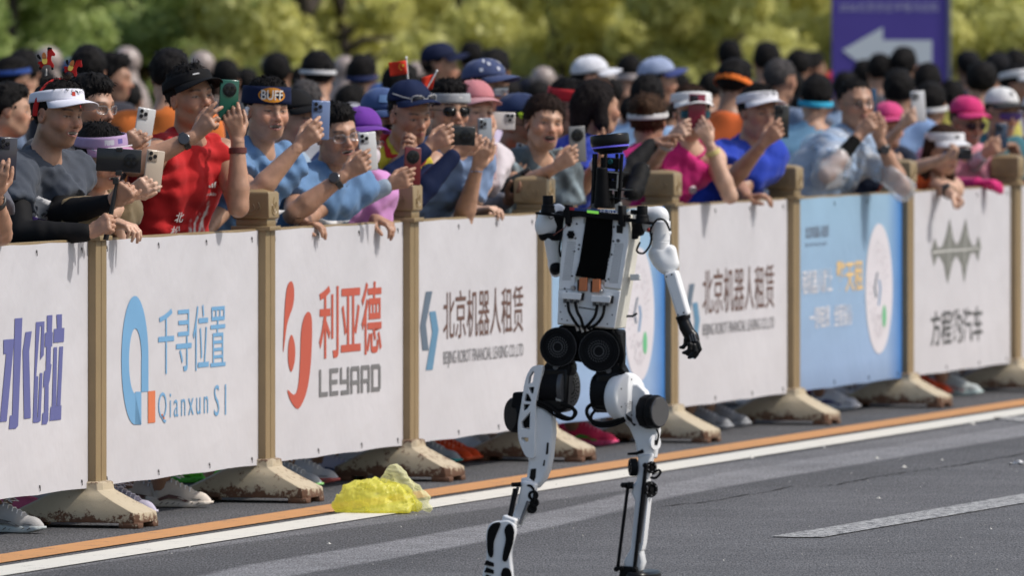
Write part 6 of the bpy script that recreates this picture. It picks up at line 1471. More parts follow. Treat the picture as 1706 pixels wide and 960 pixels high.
    for (xa, ya, r_) in ((888, 826, 9), (886, 848, 8.5), (890, 838, 8)): disc("ankle_motor", xa, ya, -.04, r_, [(.01, -.03), (1, -.03), (1, .006), (.9, .010), (.5, .010), (.45, .006), (.01, .006)], K_, axis=-D3 + N3 * .5)
    cable("cable", [rb(876, 814, -.03), rb(878, 810, -.045), rb(885, 811, -.05), rb(890, 820, -.05), rb(889, 836, -.05)], .0042)
    # lifted foot, sole toward the camera
    sole = spline([(833, 868), (846, 867), (856, 873), (858, 884), (855, 900), (851, 918), (851, 935), (853, 960), (850, 1000), (842, 1016), (820, 1016), (806, 1000), (802, 965), (808, 940), (810, 915), (809, 895), (812, 880), (820, 871)], 4)
    ft = slab("foot", sole, -.115, -.085, W_, bev=.006)
    slab("sole_pad", spline([(831, 871), (833, 876), (827, 890), (822, 905), (821, 925), (817, 930), (812, 920), (811, 900), (813, 883), (821, 873)], 4), -.121, -.113, RU, ft, .002)
    slab("sole_pad", spline([(846, 874), (852, 876), (856, 886), (854, 905), (848, 925), (843, 936), (837, 934), (838, 920), (842, 900), (840, 884)], 4), -.121, -.113, RU, ft, .002)
    for yy in (938, 950, 962, 974): slab("sole_pad", [(810, yy - 4), (822, yy + 1), (822, yy + 7), (804 if yy > 950 else 806, yy + 4)], -.121, -.113, RU, ft, .002)
    slab("sole_pad", spline([(838, 948), (848, 949), (852, 962), (850, 985), (842, 1000), (836, 985), (834, 962)], 4), -.121, -.113, RU, ft, .002)
    slab("heel_bridge", [(838, 858), (860, 866), (856, 882), (834, 874)], -.112, -.04, W_, bev=.006)
    # ---- right leg, planted
    slab("thigh_actuator", [(992, 622), (1034, 618), (1036, 690), (1026, 688), (986, 683), (985, 660)], .0, .10, KG, bev=.012); slab("actuator_label", [(1000, 643), (1018, 644), (1017, 653), (999, 652)], -.002, .0, K_, bev=.001)
    cyl("thigh_motor", rb(990, 655, .05), rb(1032, 655, .05), .064, .064, K_)
    ax = (N3 * .90 - D3 * .42).normalized(); c = rb(1036, 662, .04)
    x = MB(); x.lathe(c, ax, [(.001, -.01), (.076, -.01), (.080, 0), (.080, .030), (.076, .038), (.070, .041), (.001, .041)], 56); kh = x.build("knee_housing", W_, o, True)
    x = MB(); u = ax.cross(UPV).normalized()
    for k in range(4, 9):
        for j in range(-k, k + 1):
            t = math.pi + j * .13; rr_ = .010 + .0055 * (k - 3); p = c + ax * .0412 + (UPV * math.cos(t) + u * math.sin(t)) * rr_
            if j % 2 == 0: x.box(p, (ax, (UPV * -math.sin(t) + u * math.cos(t)), (UPV * math.cos(t) + u * math.sin(t))), (.0005, .0022, .0007))
    x.build("cooling_slot", GR_, kh)
    for t in range(6): p = c + ax * .0412 + (UPV * math.cos(t * 1.05) + u * math.sin(t * 1.05)) * .058; b = MB(); b.lathe(p, ax, [(.001, 0), (.0028, 0), (.0024, .001), (.001, .001)], 8); b.build("screw", KG, kh)
    slab("knee_fork", [(1040, 640), (1062, 640), (1075, 652), (1090, 690), (1096, 718), (1093, 735), (1090, 765), (1062, 765), (1057, 735), (1048, 714), (1036, 700)], .028, .072, Wm, bev=.006)
    for pts in ([(1042, 690), (1052, 698), (1054, 706), (1045, 700)], [(1050, 703), (1060, 708), (1056, 711)]): slab("housing_slot", pts, -.006, .0, KG, bev=.001)
    ax2 = (N3 * .93 - D3 * .36).normalized(); x = MB(); x.lathe(rb(1074, 686, .03), ax2, [(.001, 0), (.052, 0), (.056, .004), (.056, .028), (.050, .032), (.055, .036), (.055, .056), (.050, .060), (.001, .060)], 10); x.build("knee_motor", K_, o, bevel=.004)
    x = MB(); x.lathe(rb(1074, 686, .03) + ax2 * .0605, ax2, [(.001, 0), (.048, 0), (.046, .003), (.001, .003)], 36); x.build("motor_cover", GR_, o, True)
    for pts, r in (([(986, 674), (979, 680), (978, 690), (986, 702), (1000, 706), (1018, 704), (1040, 697)], .0062), ([(992, 684), (985, 694), (988, 706), (1002, 711), (1022, 709), (1042, 701)], .005)): cable("cable", [rb(x_, y_, -.010) for x_, y_ in pts], r)
    x = MB(); x.lathe(rb(1089, 738, .0), (N3 * .9 - D3 * .45), [(.012, 0), (.024, 0), (.026, .003), (.024, .010), (.012, .010)], 28); x.build("knee_ring", W_, o, True); disc("knee_plug", 1091, 738, -.006, 5, [(.01, 0), (1, 0), (.8, .004), (.01, .004)], KG, axis=-D3 + N3 * .8)
    slab("shank", [(1062, 760), (1086, 756), (1083, 775), (1079, 800), (1077, 832), (1072, 880), (1068, 918), (1072, 938), (1066, 955), (1040, 950), (1038, 936), (1050, 915), (1053, 880), (1057, 835), (1051, 822), (1052, 810), (1060, 802)], .0, .045, Wm, bev=.008)
    slab("shank_edge", [(1078, 832), (1080, 832), (1072, 905), (1069, 918), (1066, 918), (1070, 880)], -.004, .04, W_, bev=.001)
    for (xa, ya, r_, nx) in ((1054, 779, 15, -.95), (1084, 779, 10, .5), (1083, 816, 13.5, .55)):
        ax3 = (-D3 * .5 + N3 * nx).normalized(); x = MB(); R = r_ * RY / FPX; x.lathe(rb(xa, ya, .01), ax3, [(.001, -.012), (R, -.012), (R, .006), (R * .9, .010), (R * .62, .010), (R * .58, .005), (R * .3, .005), (R * .28, .011), (.001, .011)], 30); am = x.build("ankle_motor", K_, o, True)
        for k in range(6): t = k * 1.047; u = ax3.cross(UPV).normalized(); p = rb(xa, ya, .01) + ax3 * .0102 + (UPV * math.cos(t) + u * math.sin(t)) * R * .76; b = MB(); b.lathe(p, ax3, [(.001, 0), (.0022, 0), (.001, .001)], 6); b.build("screw", ST, am)
    cyl("push_rod", rb(1046, 812, -.01), rb(1029, 948, -.01), .0055, .0055, K_); cyl("push_rod", rb(1076, 778, -.012), rb(1057, 950, -.012), .0065, .0065, K_); cyl("push_rod", rb(1078, 812, -.006), rb(1066, 905, -.006), .004, .004, GR_)
    for (xa, ya) in ((1038, 809), (1048, 808), (1075, 776), (1027, 949), (1035, 948), (1057, 950)):
        x = MB(); x.lathe(rb(xa, ya, -.022), -D3 + N3 * .2, [(.001, -.012), (.008, -.012), (.009, 0), (.006, .006), (.001, .006)], 14); x.build("rod_end", K_, o, True)
    slab("rod_bracket", [(1037, 805), (1053, 804), (1054, 815), (1046, 816), (1038, 812)], -.01, .01, K_, bev=.002)
    x = MB(); x.tube([rb(1046, 757, -.01), rb(1060, 756, -.012), rb(1072, 752, -.01)], [.004, .005, .007], 8); x.build("lever", K_, o, True)
    cable("cable", [rb(1084, 796, -.006), rb(1092, 797, -.012), rb(1100, 789, -.01), rb(1097, 784, -.006), rb(1087, 790, .0)], .0042); cable("cable", [rb(1094, 716, .0), rb(1097, 726, -.004), rb(1094, 742, .0)], .003)
    # planted foot
    zt = rb(1060, 985, 0).z
    slab("ankle_block", [(1033, 944), (1060, 946), (1064, 968), (1030, 966)], -.02, .03, K_, bev=.004)
    x = MB(); fc = rb(1062, 965, .04); 
    pf = [(-.05, .0), (-.055, .05), (-.035, .10), (0, .125), (.035, .10), (.055, .05), (.05, -.04), (.03, -.075), (0, -.085), (-.03, -.075)]
    z0 = .0015
    q = spline([(a_[0] * .9, a_[1] * 1.1) for a_ in pf], 3); base = Vector((fc.x, fc.y, 0))
    x.prism([base + N3 * (a_ + .012) + D3 * b2 + UPV * .012 for a_, b2 in q], UPV * .05); x.build("foot", KG, o, bevel=.010)
    x = MB(); x.prism([base + N3 * (a_ * 1.08 + .012) + D3 * b2 * 1.06 + UPV * z0 for a_, b2 in q], UPV * .014); x.build("sole", W_, o, bevel=.004)
    return o
# ------------------------------------------------------------------ the spectators
BLUE = (.10, .20, .40); NAVY = (.012, .02, .06); RED = (.50, .018, .02); WHT = (.70, .70, .72); BLK = (.012, .012, .013)
def toys(p):
    """red headband with two horse toys on springs"""
    c, M, root, hs = p['c'], p['M'], p['root'], p['hs']; red = cloth((.42, .015, .015)); Y = c[1]
    b = MB(); b.tube([loc(M, c, np.array((-.004 + .02 * math.cos(a), .094 * math.cos(a), .012 + .118 * math.sin(a))) * hs) for a in [math.pi * i / 18 for i in range(-1, 20)]], .006, 8, flat=1.6); hb = b.build("toy_headband", red, root, True)
    H = [(104, 486), (112, 480), (118, 488), (113, 500), (126, 503), (128, 488), (158, 470), (160, 485), (178, 480), (182, 462), (178, 445)]
    for k, (ox, oy, s_, rot, y0) in enumerate(((77, 98, .265, 0, 126), (121, 111, .25, 24, 128))):
        def T(x, y, d=0):      # toy coordinates: 0..120 wide, 0..150 tall about the middle
            x = (x - 60) * s_; y = (y - 75) * s_; r = rad(rot); return P(ox + x * math.cos(r) - y * math.sin(r), oy + x * math.sin(r) + y * math.cos(r), Y - .0 + d)
        body = spline([(72, 8), (92, 6), (100, 22), (116, 42), (112, 56), (94, 56), (92, 84), (108, 112), (104, 134), (94, 138), (90, 122), (76, 112), (50, 114), (38, 122), (30, 136), (18, 132), (20, 112), (8, 104), (12, 92), (34, 88), (56, 84), (66, 60), (66, 30)], 3)
        b = MB(); b.prism([T(x, y, -.004) for x, y in body], (0, .010, 0)); tb = b.build("toy_horse", red, hb, bevel=.0015)
        b = MB()
        for pts in ([(66, 8), (74, 0), (96, 4), (94, 14), (80, 12), (70, 26)], [(0, 50), (12, 44), (24, 62), (28, 78), (16, 76), (4, 62)], [(90, 128), (104, 126), (106, 142), (94, 144)], [(16, 124), (30, 128), (28, 142), (16, 140)]): b.prism([T(x, y, -.006) for x, y in pts], (0, .012, 0))
        b.build("mane_and_hooves", cloth(BLK), tb)
        b = MB(); b.prism([T(x, y, -.008) for x, y in spline([(36, 74), (62, 72), (66, 92), (58, 106), (42, 106), (34, 90)], 3)], (0, .003, 0)); b.build("saddle_cloth", cloth((.75, .55, .12)), tb)
        b = MB(); b.prism([T(x, y, -.008) for x, y in spline([(34, 46), (46, 32), (58, 46), (60, 72), (36, 72)], 3)], (0, .004, 0)); b.build("rider", cloth((.45, .16, .05)), tb)
        b = MB(); b.tube([P(ox + 2 * math.sin(i * 1.57), oy + 16 + (y0 - oy - 16) * i / 24, Y + .0045 * math.cos(i * 1.57)) for i in range(25)], .0011, 5); b.build("spring", mat("steel_wire", (.4, .4, .4), .3, metal=.8, var=0), tb, True)
def flag(label, top, bot, quad, Y, stars=True):
    base = P(*bot, Y); o = empty("flag", base, label, "flag", "small red flags stuck in the navy cap")
    b = MB(); b.tube([base, P(*top, Y)], .0035, 8); b.lathe(P(*top, Y), UPV, [(.001, -.004), (.006, 0), (.001, .007)], 10); b.build("flag_pole", mat("pole_white", (.72, .72, .70), .4, var=0), o, True)
    n = 10; V = []
    for i in range(n + 1):
        for j in range(7):
            u = i / n; v = j / 6; a = np.array(quad[0]) * (1 - u) + np.array(quad[1]) * u; d = np.array(quad[3]) * (1 - u) + np.array(quad[2]) * u; p = a * (1 - v) + d * v
            V.append(tuple(P(p[0], p[1], Y - .004 - .008 * math.sin(5 * u + 1.5 * v))))
    cl = mk("flag_cloth", V, np.array([(i*7+j, (i+1)*7+j, (i+1)*7+j+1, i*7+j+1) for i in range(n) for j in range(6)]), cloth((.62, .035, .012), .7), o, True); thick(cl, .001, 0)
    if stars:
        def star(u, v, r):
            a = np.array(quad[0]) * (1 - u) + np.array(quad[1]) * u; d = np.array(quad[3]) * (1 - u) + np.array(quad[2]) * u; p = a * (1 - v) + d * v
            q = [P(p[0] + (r if k % 2 == 0 else r * .42) * math.sin(k * math.pi / 5), p[1] - (r if k % 2 == 0 else r * .42) * math.cos(k * math.pi / 5), Y - .0155) for k in range(10)]
            b = MB(); b.prism(q, (0, .0012, 0)); b.build("star", mat("star_yellow", (.80, .58, .05), .6, var=0), cl)
        star(.18, .34, 3.1)
        for (u, v) in ((.34, .20), (.41, .34), (.41, .50), (.34, .62)): star(u, v, 1.2)
def mask(p, col):
    c, M, hs = p['c'], p['M'], p['hs']
    s = [ell(loc(M, c, np.array((.040, 0, -.052)) * hs), M, np.array((.066, .064, .058)) * hs, .01), ell(loc(M, c, np.array((.092, 0, -.036)) * hs), M, np.array((.018, .022, .030)) * hs, .02)]
    pf = loc(M, c, np.array((.02, 0, -.012)) * hs); F_, U_ = M[:, 0], M[:, 2]
    s.append(Shape(lambda X, Y, Z: np.maximum((X - pf[0]) * U_[0] + (Y - pf[1]) * U_[1] + (Z - pf[2]) * U_[2], -((X - pf[0]) * F_[0] + (Y - pf[1]) * F_[1] + (Z - pf[2]) * F_[2])), BIG[0], BIG[1], .01, 'c'))
    mk("face_mask", *solid(s, .0045), cloth(col), p['root'], True)
def scarf(p, col):
    N, T, SF, BS = p['N'], p['T'], p['SF'], p['BS']; pts = [N + T * (.008 - .018 * math.cos(a)) + SF * .082 * math.cos(a) + BS * .082 * math.sin(a) for a in [i * math.pi / 8 for i in range(17)]]
    s = [cone(a, b, .024, .024, .01) for a, b in zip(pts, pts[1:])] + [cone(N + SF * .10 - T * .0, N + SF * .125 - T * .06, .026, .022, .012), cone(N + SF * .115 - T * .05, N + SF * .13 - T * .15, .026, .034, .01), Shape(foldnoise(.008, .03, 4), BIG[0], BIG[1], .01, 'n')]
    mk("neck_scarf", *solid(s, .006), cloth(col, .6), p['root'], True)
def earbud(p, sg):
    c, M = p['c'], p['M']; b = MB(); b.tube([loc(M, c, (.006, .088 * sg, .006)), loc(M, c, (.012, .094 * sg, -.002)), loc(M, c, (.012, .092 * sg, -.022))], [.011, .007, .005], 8); b.build("earbud", plastic((.75, .75, .75)), p['root'], True)

def build_front():
    g = "front row spectators leaning on the barrier"
    # --- far left, cut by the frame
    p0 = person("person mostly outside the left edge holding up a dark phone", (-62, 205), yaw=50, w=-.14, shirt=dict(c=(.1, .1, .12)), Lh=dict(ph=(12, 264), wr=(12, 338, .06), el=(-2, 392), dir=(30, 285), pose='phone', palm='away', watch=dict(c=BLK, band=1)), lod=1, group=g, feet=[(76, 890, 68, None), (30, 868, 60, None)], shoe=((.42, .41, .40), (.46, .50, .50), (.16, .16, .16)))
    phone("dark phone held up at the left edge of the picture", (12, 264), (p0, 'L'), (.03, .03, .045), yaw=30, tilt=3)
    pA = person("man in white visor with red horse headband and grey T-shirt", (96, 192), yaw=47, pitch=6, roll=3, w=-.16, mouth='smile', hair='short', stubble=.15, gear=dict(k='visor', c=(.72, .72, .80), tilt=2, lift=.040, brim=.078, patch=[((.45, .05, .03), -12, .020, 9, .016)]),
        shirt=dict(c=(.055, .065, .085), wl=.11), R=dict(wr=(146, 388, .06), el=(48, 386), dir=(176, 366), pose='fist', palm=(.8, .5, 0), cover=(BLK, .30, .96)),
        Lh=dict(wr=(183, 338, .10), el=(128, 338), dir=(207, 312), pose='fist', palm=(.2, .9, .2), cover=(BLK, .30, .96)), bib=(.19, -.02, "2458", 12), lod=0, group=g, body=52, feet=[(74, 856, 60, ((.60, .12, .22), (.75, .55, .6), (.7, .1, .3))), None], shoe=((.60, .12, .22), (.75, .55, .6), (.7, .1, .3)))
    toys(pA)
    # selfie stick and the phone on it
    Yh = pA['arms']['L'][2][1] - .045; o = empty("selfie_stick", P(178, 398, Yh), "black selfie stick gripped by the man in the white visor", "selfie stick")
    b = MB(); b.tube([P(176, 400, Yh), P(190, 330, Yh), P(195, 300, Yh)], [.010, .008, .005], 10); b.build("handle", BLACK(), o, True); b = MB(); b.box(P(193, 302, Yh), ((1, 0, 0), (0, 1, 0), (0, 0, 1)), (.011, .010, .012), .004); b.build("joint", BLACK(), o); b = MB(); b.box(P(198, 288, Yh), ((1, 0, 0), (0, 1, 0), (0, 0, 1)), (.012, .010, .010), .003); b.box(P(199, 249, Yh), ((1, 0, 0), (0, 1, 0), (0, 0, 1)), (.012, .010, .007), .003); b.box(P(199, 268, Yh + .016), ((1, 0, 0), (0, 1, 0), (0, 0, 1)), (.008, .003, .047)); b.build("phone_clamp", BLACK(), o)
    phone("black phone lying sideways on the selfie stick", (198, 267), None, (.012, .012, .014), yaw=10, tilt=3, land=True, w=.085, h=.165, style='round', depth=latof(P(198, 267, Yh)))
    p2 = person("man with clear glasses behind the white visor man", (150, 178), yaw=52, pitch=8, w=-.42, mouth='closed', hair='short', glass=dict(k='clear', c=(1, 1, 1), f=(.3, .3, .3)), shirt=dict(c=(.05, .05, .06)), Lh=dict(ph=(240, 213), wr=(232, 262, -.28), dir=(244, 222), pose='phone', palm='away'), group=g)
    phone("white three-lens phone between the lilac visor and the red singlet", (240, 213), (p2, 'L'), (.55, .55, .55), yaw=25, tilt=10)
    p3 = person("woman in lilac visor looking down, in a khaki top", (170, 262), yaw=38, pitch=14, roll=-6, w=-.15, female=True, skin='fair', hair='bun', gear=dict(k='visor', c=(.42, .30, .48), bc=(.50, .26, .40), tilt=0, lift=.04, brim=.07, patch=[((.6, .6, .65), -20, .018, 22, .02), ((.15, .12, .35), 8, .020, 14, .018)]),
        glass=dict(k='shield', c=(.28, .10, .10), up=.045, fw=.012, f=(.6, .6, .62)), shirt=dict(c=(.17, .13, .075), sleeve='short'), R=dict(wr=(192, 372, .0), dir=(222, 384), pose='rest', palm='down', el=(150, 385)), Lh=dict(ph=(256, 284), wr=(236, 346, .03), dir=(262, 302), pose='phone', palm='away', el=(178, 345)), lod=0, group=g, pelz=.84, feet=[(262, 862, 62, None), (247, 866, 62, None)], shoe=((.48, .45, .56), (.58, .55, .66), (.14, .11, .17)))
    phone("gold three-lens phone held low in front of the red singlet", (256, 284), (p3, 'L'), (.46, .38, .30), yaw=28, tilt=8)
    # --- red singlet
    def redpaint(V, cols, N, T, SF, BS):
        t = (N[None] - V) @ T; s = (V - N[None]) @ BS; f = (V - N[None]) @ SF; w = np.zeros(len(V))
        for (s0, ph, wd, t0, t1) in ((.035, 0, .009, .18, .40), (.01, 1.8, .008, .22, .40), (.065, 3.0, .007, .20, .38), (-.01, 4., .007, .27, .42), (.085, 1.2, .006, .28, .42)):
            cx = s0 + .020 * np.sin((t - t0) * 26 + ph); ww = wd * np.clip(np.sin(np.clip((t - t0) / (t1 - t0), 0, 1) * math.pi), 0, 1); w = np.maximum(w, np.clip((ww - np.abs(s - cx)) / .003, 0, 1))
        w = w * (f > .02); return cols * (1 - w[:, None]) + np.array((.75, .72, .70)) * w[:, None]
    pB = person("man in black visor and red sleeveless running vest", (318, 163), yaw=36, pitch=-3, roll=-6, w=-.12, mouth='smile', hair='spiky', stubble=.2, gear=dict(k='visor', c=BLK, tilt=4, lift=.036, brim=.07, patch=[((.6, .6, .6), -14, .024, 16, .005)]), shirt=dict(c=RED, sleeve='none', wl=.14, paint=redpaint, text=[("松", (.75, .72, .7), .30, -.06, .045, .045), ("北", (.75, .72, .7), .245, -.06, .04, .04), ("adidas", (.8, .78, .76), .165, .065, .014, .045)]),
        R=dict(wr=(322, 228, .0), el=(240, 268), dir=(352, 188), pose='point', palm=(.3, .9, -.2), watch=dict(c=BLK), wface=(-.3, -1, .1)), Lh=dict(ph=(381, 167), off=(.012, .078), tw=(-.15, 0), wr=(397, 248, .04), el=(402, 326), dir=(386, 188), pose='phone', palm='away', watch=dict(c=(.10, .02, .015), band=1)), lod=0, group=g, body=42, feet=[(355, 847, 78, None), (300, 846, 70, None)], shoe=((.66, .59, .52), (.70, .63, .55), (.16, .09, .08)))
    R0 = pB['N'] - pB['T'] * .150 + pB['BS'] * .065 + pB['SF'] * .131; b = MB()
    for k, hh in enumerate((.010, .017, .024)): q = R0 + pB['BS'] * (-.012 + .012 * k); b.prism([q, q + pB['BS'] * .008, q + pB['BS'] * .002 + pB['T'] * hh, q - pB['BS'] * .006 + pB['T'] * hh * .8], pB['SF'] * .001)
    b.build("chest_emblem", mat("print", (.8, .78, .76), .6, var=0), pB['root'])
    phone("dark green phone held up by the man in the red vest", (381, 167), (pB, 'L'), (.01, .085, .055), yaw=22, tilt=3, style='round', w=.078, h=.158)
    # --- wide headband, blue shirt
    pC = person("laughing man in black headband with orange BUFF oval, blue shirt", (445, 184), yaw=27, pitch=4, roll=2, w=-.09, mouth='smile', skin='warm', hair='short', gear=dict(k='headband', c=(.012, .018, .05), h0=-.008, h1=.060, tilt=3, lift=.034, text=("BUFF", (.75, .72, .65), .027, .038, 52, -16)),
        shirt=dict(c=(.12, .225, .40), wl=.10), R=dict(ph=(534, 200), wr=(514, 256, .12), el=(425, 325), dir=(540, 215), pose='phone', palm='away'), Lh=dict(wr=(345, 385, -.08), el=(320, 350), pose='rest', palm='down'), bib=(.27, .06, "0", 8), lod=0, group=g, body=50, feet=[(357, 806, 75, None), None], shoe=((.16, .75, .05), (.1, .5, .05), (.05, .2, .02)))
    cc, CM = capframe(pC['c'], pC['M'], 3, .034, pC['hs'])
    def onband(a, u, rr): ph = rad(a); return np.array((.1035 * rr * math.cos(ph), .0875 * rr * math.sin(ph), u))
    V = [onband(-16, .027, 1.085)] + [onband(-16 + 33 * math.cos(t), .027 + .029 * math.sin(t), 1.082 - .012 * math.sin(t)) for t in [i * math.pi / 14 for i in range(28)]]
    mk("oval_patch", l2w(cc, CM, V, pC['hs']), [(0, i + 1, (i + 1) % 28 + 1) for i in range(28)], cloth((.62, .25, .03)), pC['gear'][0]); bpy.data.objects[pC['gear'][0].name]
    earbud(pC, -1)
    phone("light blue three-lens phone held up by the headband man", (534, 200), (pC, 'R'), (.14, .20, .36), yaw=20, tilt=2)
    p5b = person("person in plain black cap behind the headband man", (487, 205), yaw=62, pitch=6, w=-.42, mouth='closed', gear=dict(k='cap', c=BLK, tilt=6), shirt=dict(c=(.30, .40, .50)), group=g)
    pD = person("man in clear glasses and blue T-shirt peering past his phone", (560, 224), yaw=30, pitch=8, roll=-8, w=-.02, mouth='smile', skin='tan', hair='short', glass=dict(k='clear', c=(1, 1, 1), f=(.25, .25, .27)), shirt=dict(c=(.12, .225, .40)), R=dict(ph=(613, 252), wr=(560, 310, .10), el=(487, 360), dir=(606, 268), pose='phone', palm='away', watch=dict(c=(.03, .03, .03)), wface=(-.35, -1, .35)),
        Lh=dict(wr=(500, 374, -.02), el=(440, 380), dir=(548, 372), pose='rest', palm='down'), bib=(.22, .02, "007", 5), lod=0, group=g, body=48, pelz=.86, feet=[(538, 816, 66, ((.50, .51, .54), (.35, .75, .25), (.85, .08, .28))), (528, 806, 66, ((.3, .75, .35), (.7, .4, .55), (.85, .12, .3)))])
    phone("white phone held up by the man with the round black watch", (613, 252), (pD, 'R'), (.60, .60, .60), yaw=22, tilt=-4, bumpcol=(.5, .5, .5))
    pE = person("person in purple cap and white face mask, pink top", (600, 235), yaw=32, pitch=8, w=-.09, female=True, mouth='closed', hair='short', gear=dict(k='cap', c=(.14, .03, .30), tilt=2, lift=.046), glass=dict(k='clear', c=(1, 1, 1), f=(.02, .02, .02)), shirt=dict(c=(.58, .27, .55), sleeve='short'), R=dict(ph=(687, 277), wr=(655, 318, .10), el=(548, 352), dir=(704, 290), pose='phone', palm='away', cover=((.30, .37, .45), .4, .98)), Lh=dict(wr=(624, 366, -.03), dir=(650, 384), pose='rest', palm='down'), group=g, pelz=.85, lod=0, feet=[(566, 808, 72, ((.62, .62, .66), (.7, .16, .14), (.45, .08, .1))), (612, 800, 74, ((.64, .63, .78), (.55, .75, .78), (.04, .07, .2)))])
    mask(pE, (.62, .55, .60)); phone("maroon phone with round camera held in a pale blue sleeve", (687, 277), (pE, 'R'), (.12, .015, .018), yaw=22, tilt=2, style='round', w=.072)
    pF = person("person in blue camouflage cap behind the purple cap", (636, 206), yaw=40, pitch=14, w=-.26, mouth='closed', gear=dict(k='cap', c=(.05, .09, .22), tilt=4, lift=.05, h=.088, patch=[((.12, .22, .42), -40, .045, 26, .03), ((.02, .05, .13), 5, .06, 24, .03), ((.5, .16, .05), 28, .04, 12, .022)]), glass=dict(k='sun', c=(.02, .02, .02)), shirt=dict(c=(.05, .08, .2)), Lh=dict(wr=(668, 268, .03), el=(600, 320), dir=(702, 232), pose='pinch', palm='left'), group=g)
    # --- navy cap with flags
    pG = person("man in navy cap with sunglasses on it and red scarf", (682, 193), yaw=34, pitch=13, roll=-3, w=-.08, mouth='closed', skin='tan', hair='short', gear=dict(k='cap', c=(.014, .022, .06), tilt=7, lift=.056, brim=.075), shirt=dict(c=(.55, .48, .04), sleeve='none'), R=dict(ph=(748, 226), off=(-.02, .012), wr=(718, 246, .06), el=(632, 305), dir=(748, 212), pose='phone', palm='away', cover=(NAVY, .0, .95)),
        Lh=dict(ph=(784, 232), off=(.0, .012), wr=(768, 262, .06), el=(706, 312), dir=(780, 228), pose='phone', palm='away', cover=(NAVY, .0, .95)), lod=0, group=g, feet=[(770, 775, 70, ((.44, .48, .54), (.06, .42, .42), (.3, .36, .42))), (748, 780, 70, ((.44, .48, .54), (.06, .42, .42), (.3, .36, .42)))])
    glasses(pG['root'], loc(pG['M'], pG['c'], (0, 0, .0)), pG['M'], dict(k='sun', c=(.03, .03, .035), up=.092, fw=.012, f=(.5, .5, .5)))
    scarf(pG, (.45, .02, .02)); phone("black phone held sideways in two navy sleeves", (762, 226), (pG, 'R'), (.012, .012, .012), yaw=15, tilt=2, land=True, style='round', w=.078, h=.15)
    Yc = pG['c'][1]; flag("small red flag with yellow stars on the navy cap", (677, 96), (680, 138), [(647, 104), (676, 100), (679, 123), (650, 127)][1::-1] + [(650, 127), (679, 123)], Yc)
    flag("small tilted red flag at the brim of the navy cap", (728, 118), (712, 146), [(702, 129), (726, 122), (720, 149), (706, 151)], Yc - .03, False)
    pH = person("man in grey headband and black sunglasses, pale blue shirt", (747, 184), yaw=24, pitch=3, w=-.10, mouth='smile', skin='warm', hair='short', gear=dict(k='headband', c=(.30, .31, .33), h0=-.004, h1=.036, tilt=2, lift=.036, patch=[((.5, .5, .5), 8, .02, 12, .008)]), glass=dict(k='sun', c=(.008, .008, .008)), shirt=dict(c=(.18, .26, .42)), Lh=dict(ph=(808, 227), off=(-.01, .06), tw=(0, 0), wr=(800, 262, .03), el=(774, 348), dir=(800, 215), pose='phone', palm='away'), lod=0, group=g, feet=[(804, 770, 76, ((.85, .09, .02), (.85, .12, .03), (.6, .03, .01))), (790, 772, 76, ((.85, .09, .02), (.85, .12, .03), (.6, .03, .01)))])
    phone("grey phone at the right of the black sideways phone", (808, 227), (pH, 'L'), (.20, .23, .27), yaw=40, tilt=-2)
    pI = person("person in pale pink cap behind a white sideways phone", (790, 187), yaw=28, pitch=4, w=-.24, female=True, feet=[(842, 742, 74, ((.50, .50, .54), (.6, .6, .62), (.3, .3, .4))), (872, 733, 74, ((.62, .5, .5), (.7, .6, .6), (.6, .2, .3)))], skin='fair', gear=dict(k='cap', c=(.48, .18, .20), tilt=0, lift=.045, bc=(.55, .28, .30)), shirt=dict(c=(.6, .55, .58)), Lh=dict(ph=(812, 201), off=(-.02, .012), wr=(792, 232, -.20), dir=(826, 196), pose='phone', palm='away'), R=dict(wr=(792, 350, .0), dir=(838, 344), pose='rest', palm='down'), group=g)
    phone("white three-lens phone held sideways beside the pink cap", (829, 201), (pI, 'L'), (.60, .56, .54), yaw=12, tilt=2, land=True)
    pJ = person("person in navy and white patterned cap with clear goggles", (808, 150), yaw=62, pitch=6, w=-.55, gear=dict(k='cap', c=(.05, .07, .16), tilt=4, lift=.045, patch=[((.5, .52, .6), a, u, 10, .016) for a, u in ((-70, .03), (-45, .055), (-20, .03), (5, .06), (20, .03), (45, .05), (-60, .07), (-5, .08))]), glass=dict(k='shield', c=(.4, .42, .45)), shirt=dict(c=(.5, .45, .6)), Lh=dict(wr=(806, 305, -.1), el=(770, 330), dir=(826, 268), pose='phone', palm=(.6, .6, 0), cover=((.50, .46, .58), .3, .95)), group=g)
    phone("pink phone seen edge-on, left of the silver camera phone", (822, 268), None, (.60, .40, .42), yaw=72, tilt=8, depth=-.02, style='duo')
    pK = person("person in navy cap with lime brim, red shirt", (866, 208), yaw=66, pitch=6, w=-.28, skin='dark', mouth='smile', gear=dict(k='cap', c=(.015, .03, .09), bc=(.55, .80, .04), tilt=0, lift=.046, brim=.085), glass=dict(k='shield', c=(.10, .03, .35)), shirt=dict(c=(.55, .03, .015)), Lh=dict(ph=(866, 262), wr=(850, 306, .0), el=(812, 345), dir=(878, 258), pose='phone', palm='away', cover=((.25, .25, .29), .3, .95)), R=dict(wr=(848, 334, .06), el=(800, 350), dir=(888, 290), pose='phone', palm='up', cover=((.25, .25, .29), .3, .9)), group=g)
    phone("silver phone held above a black one by grey sleeves", (866, 262), (pK, 'L'), (.35, .37, .40), yaw=45, tilt=14, w=.06, h=.12); phone("black phone held flat below the silver one", (866, 302), (pK, 'R'), (.015, .015, .015), yaw=20, tilt=62, h=.13)
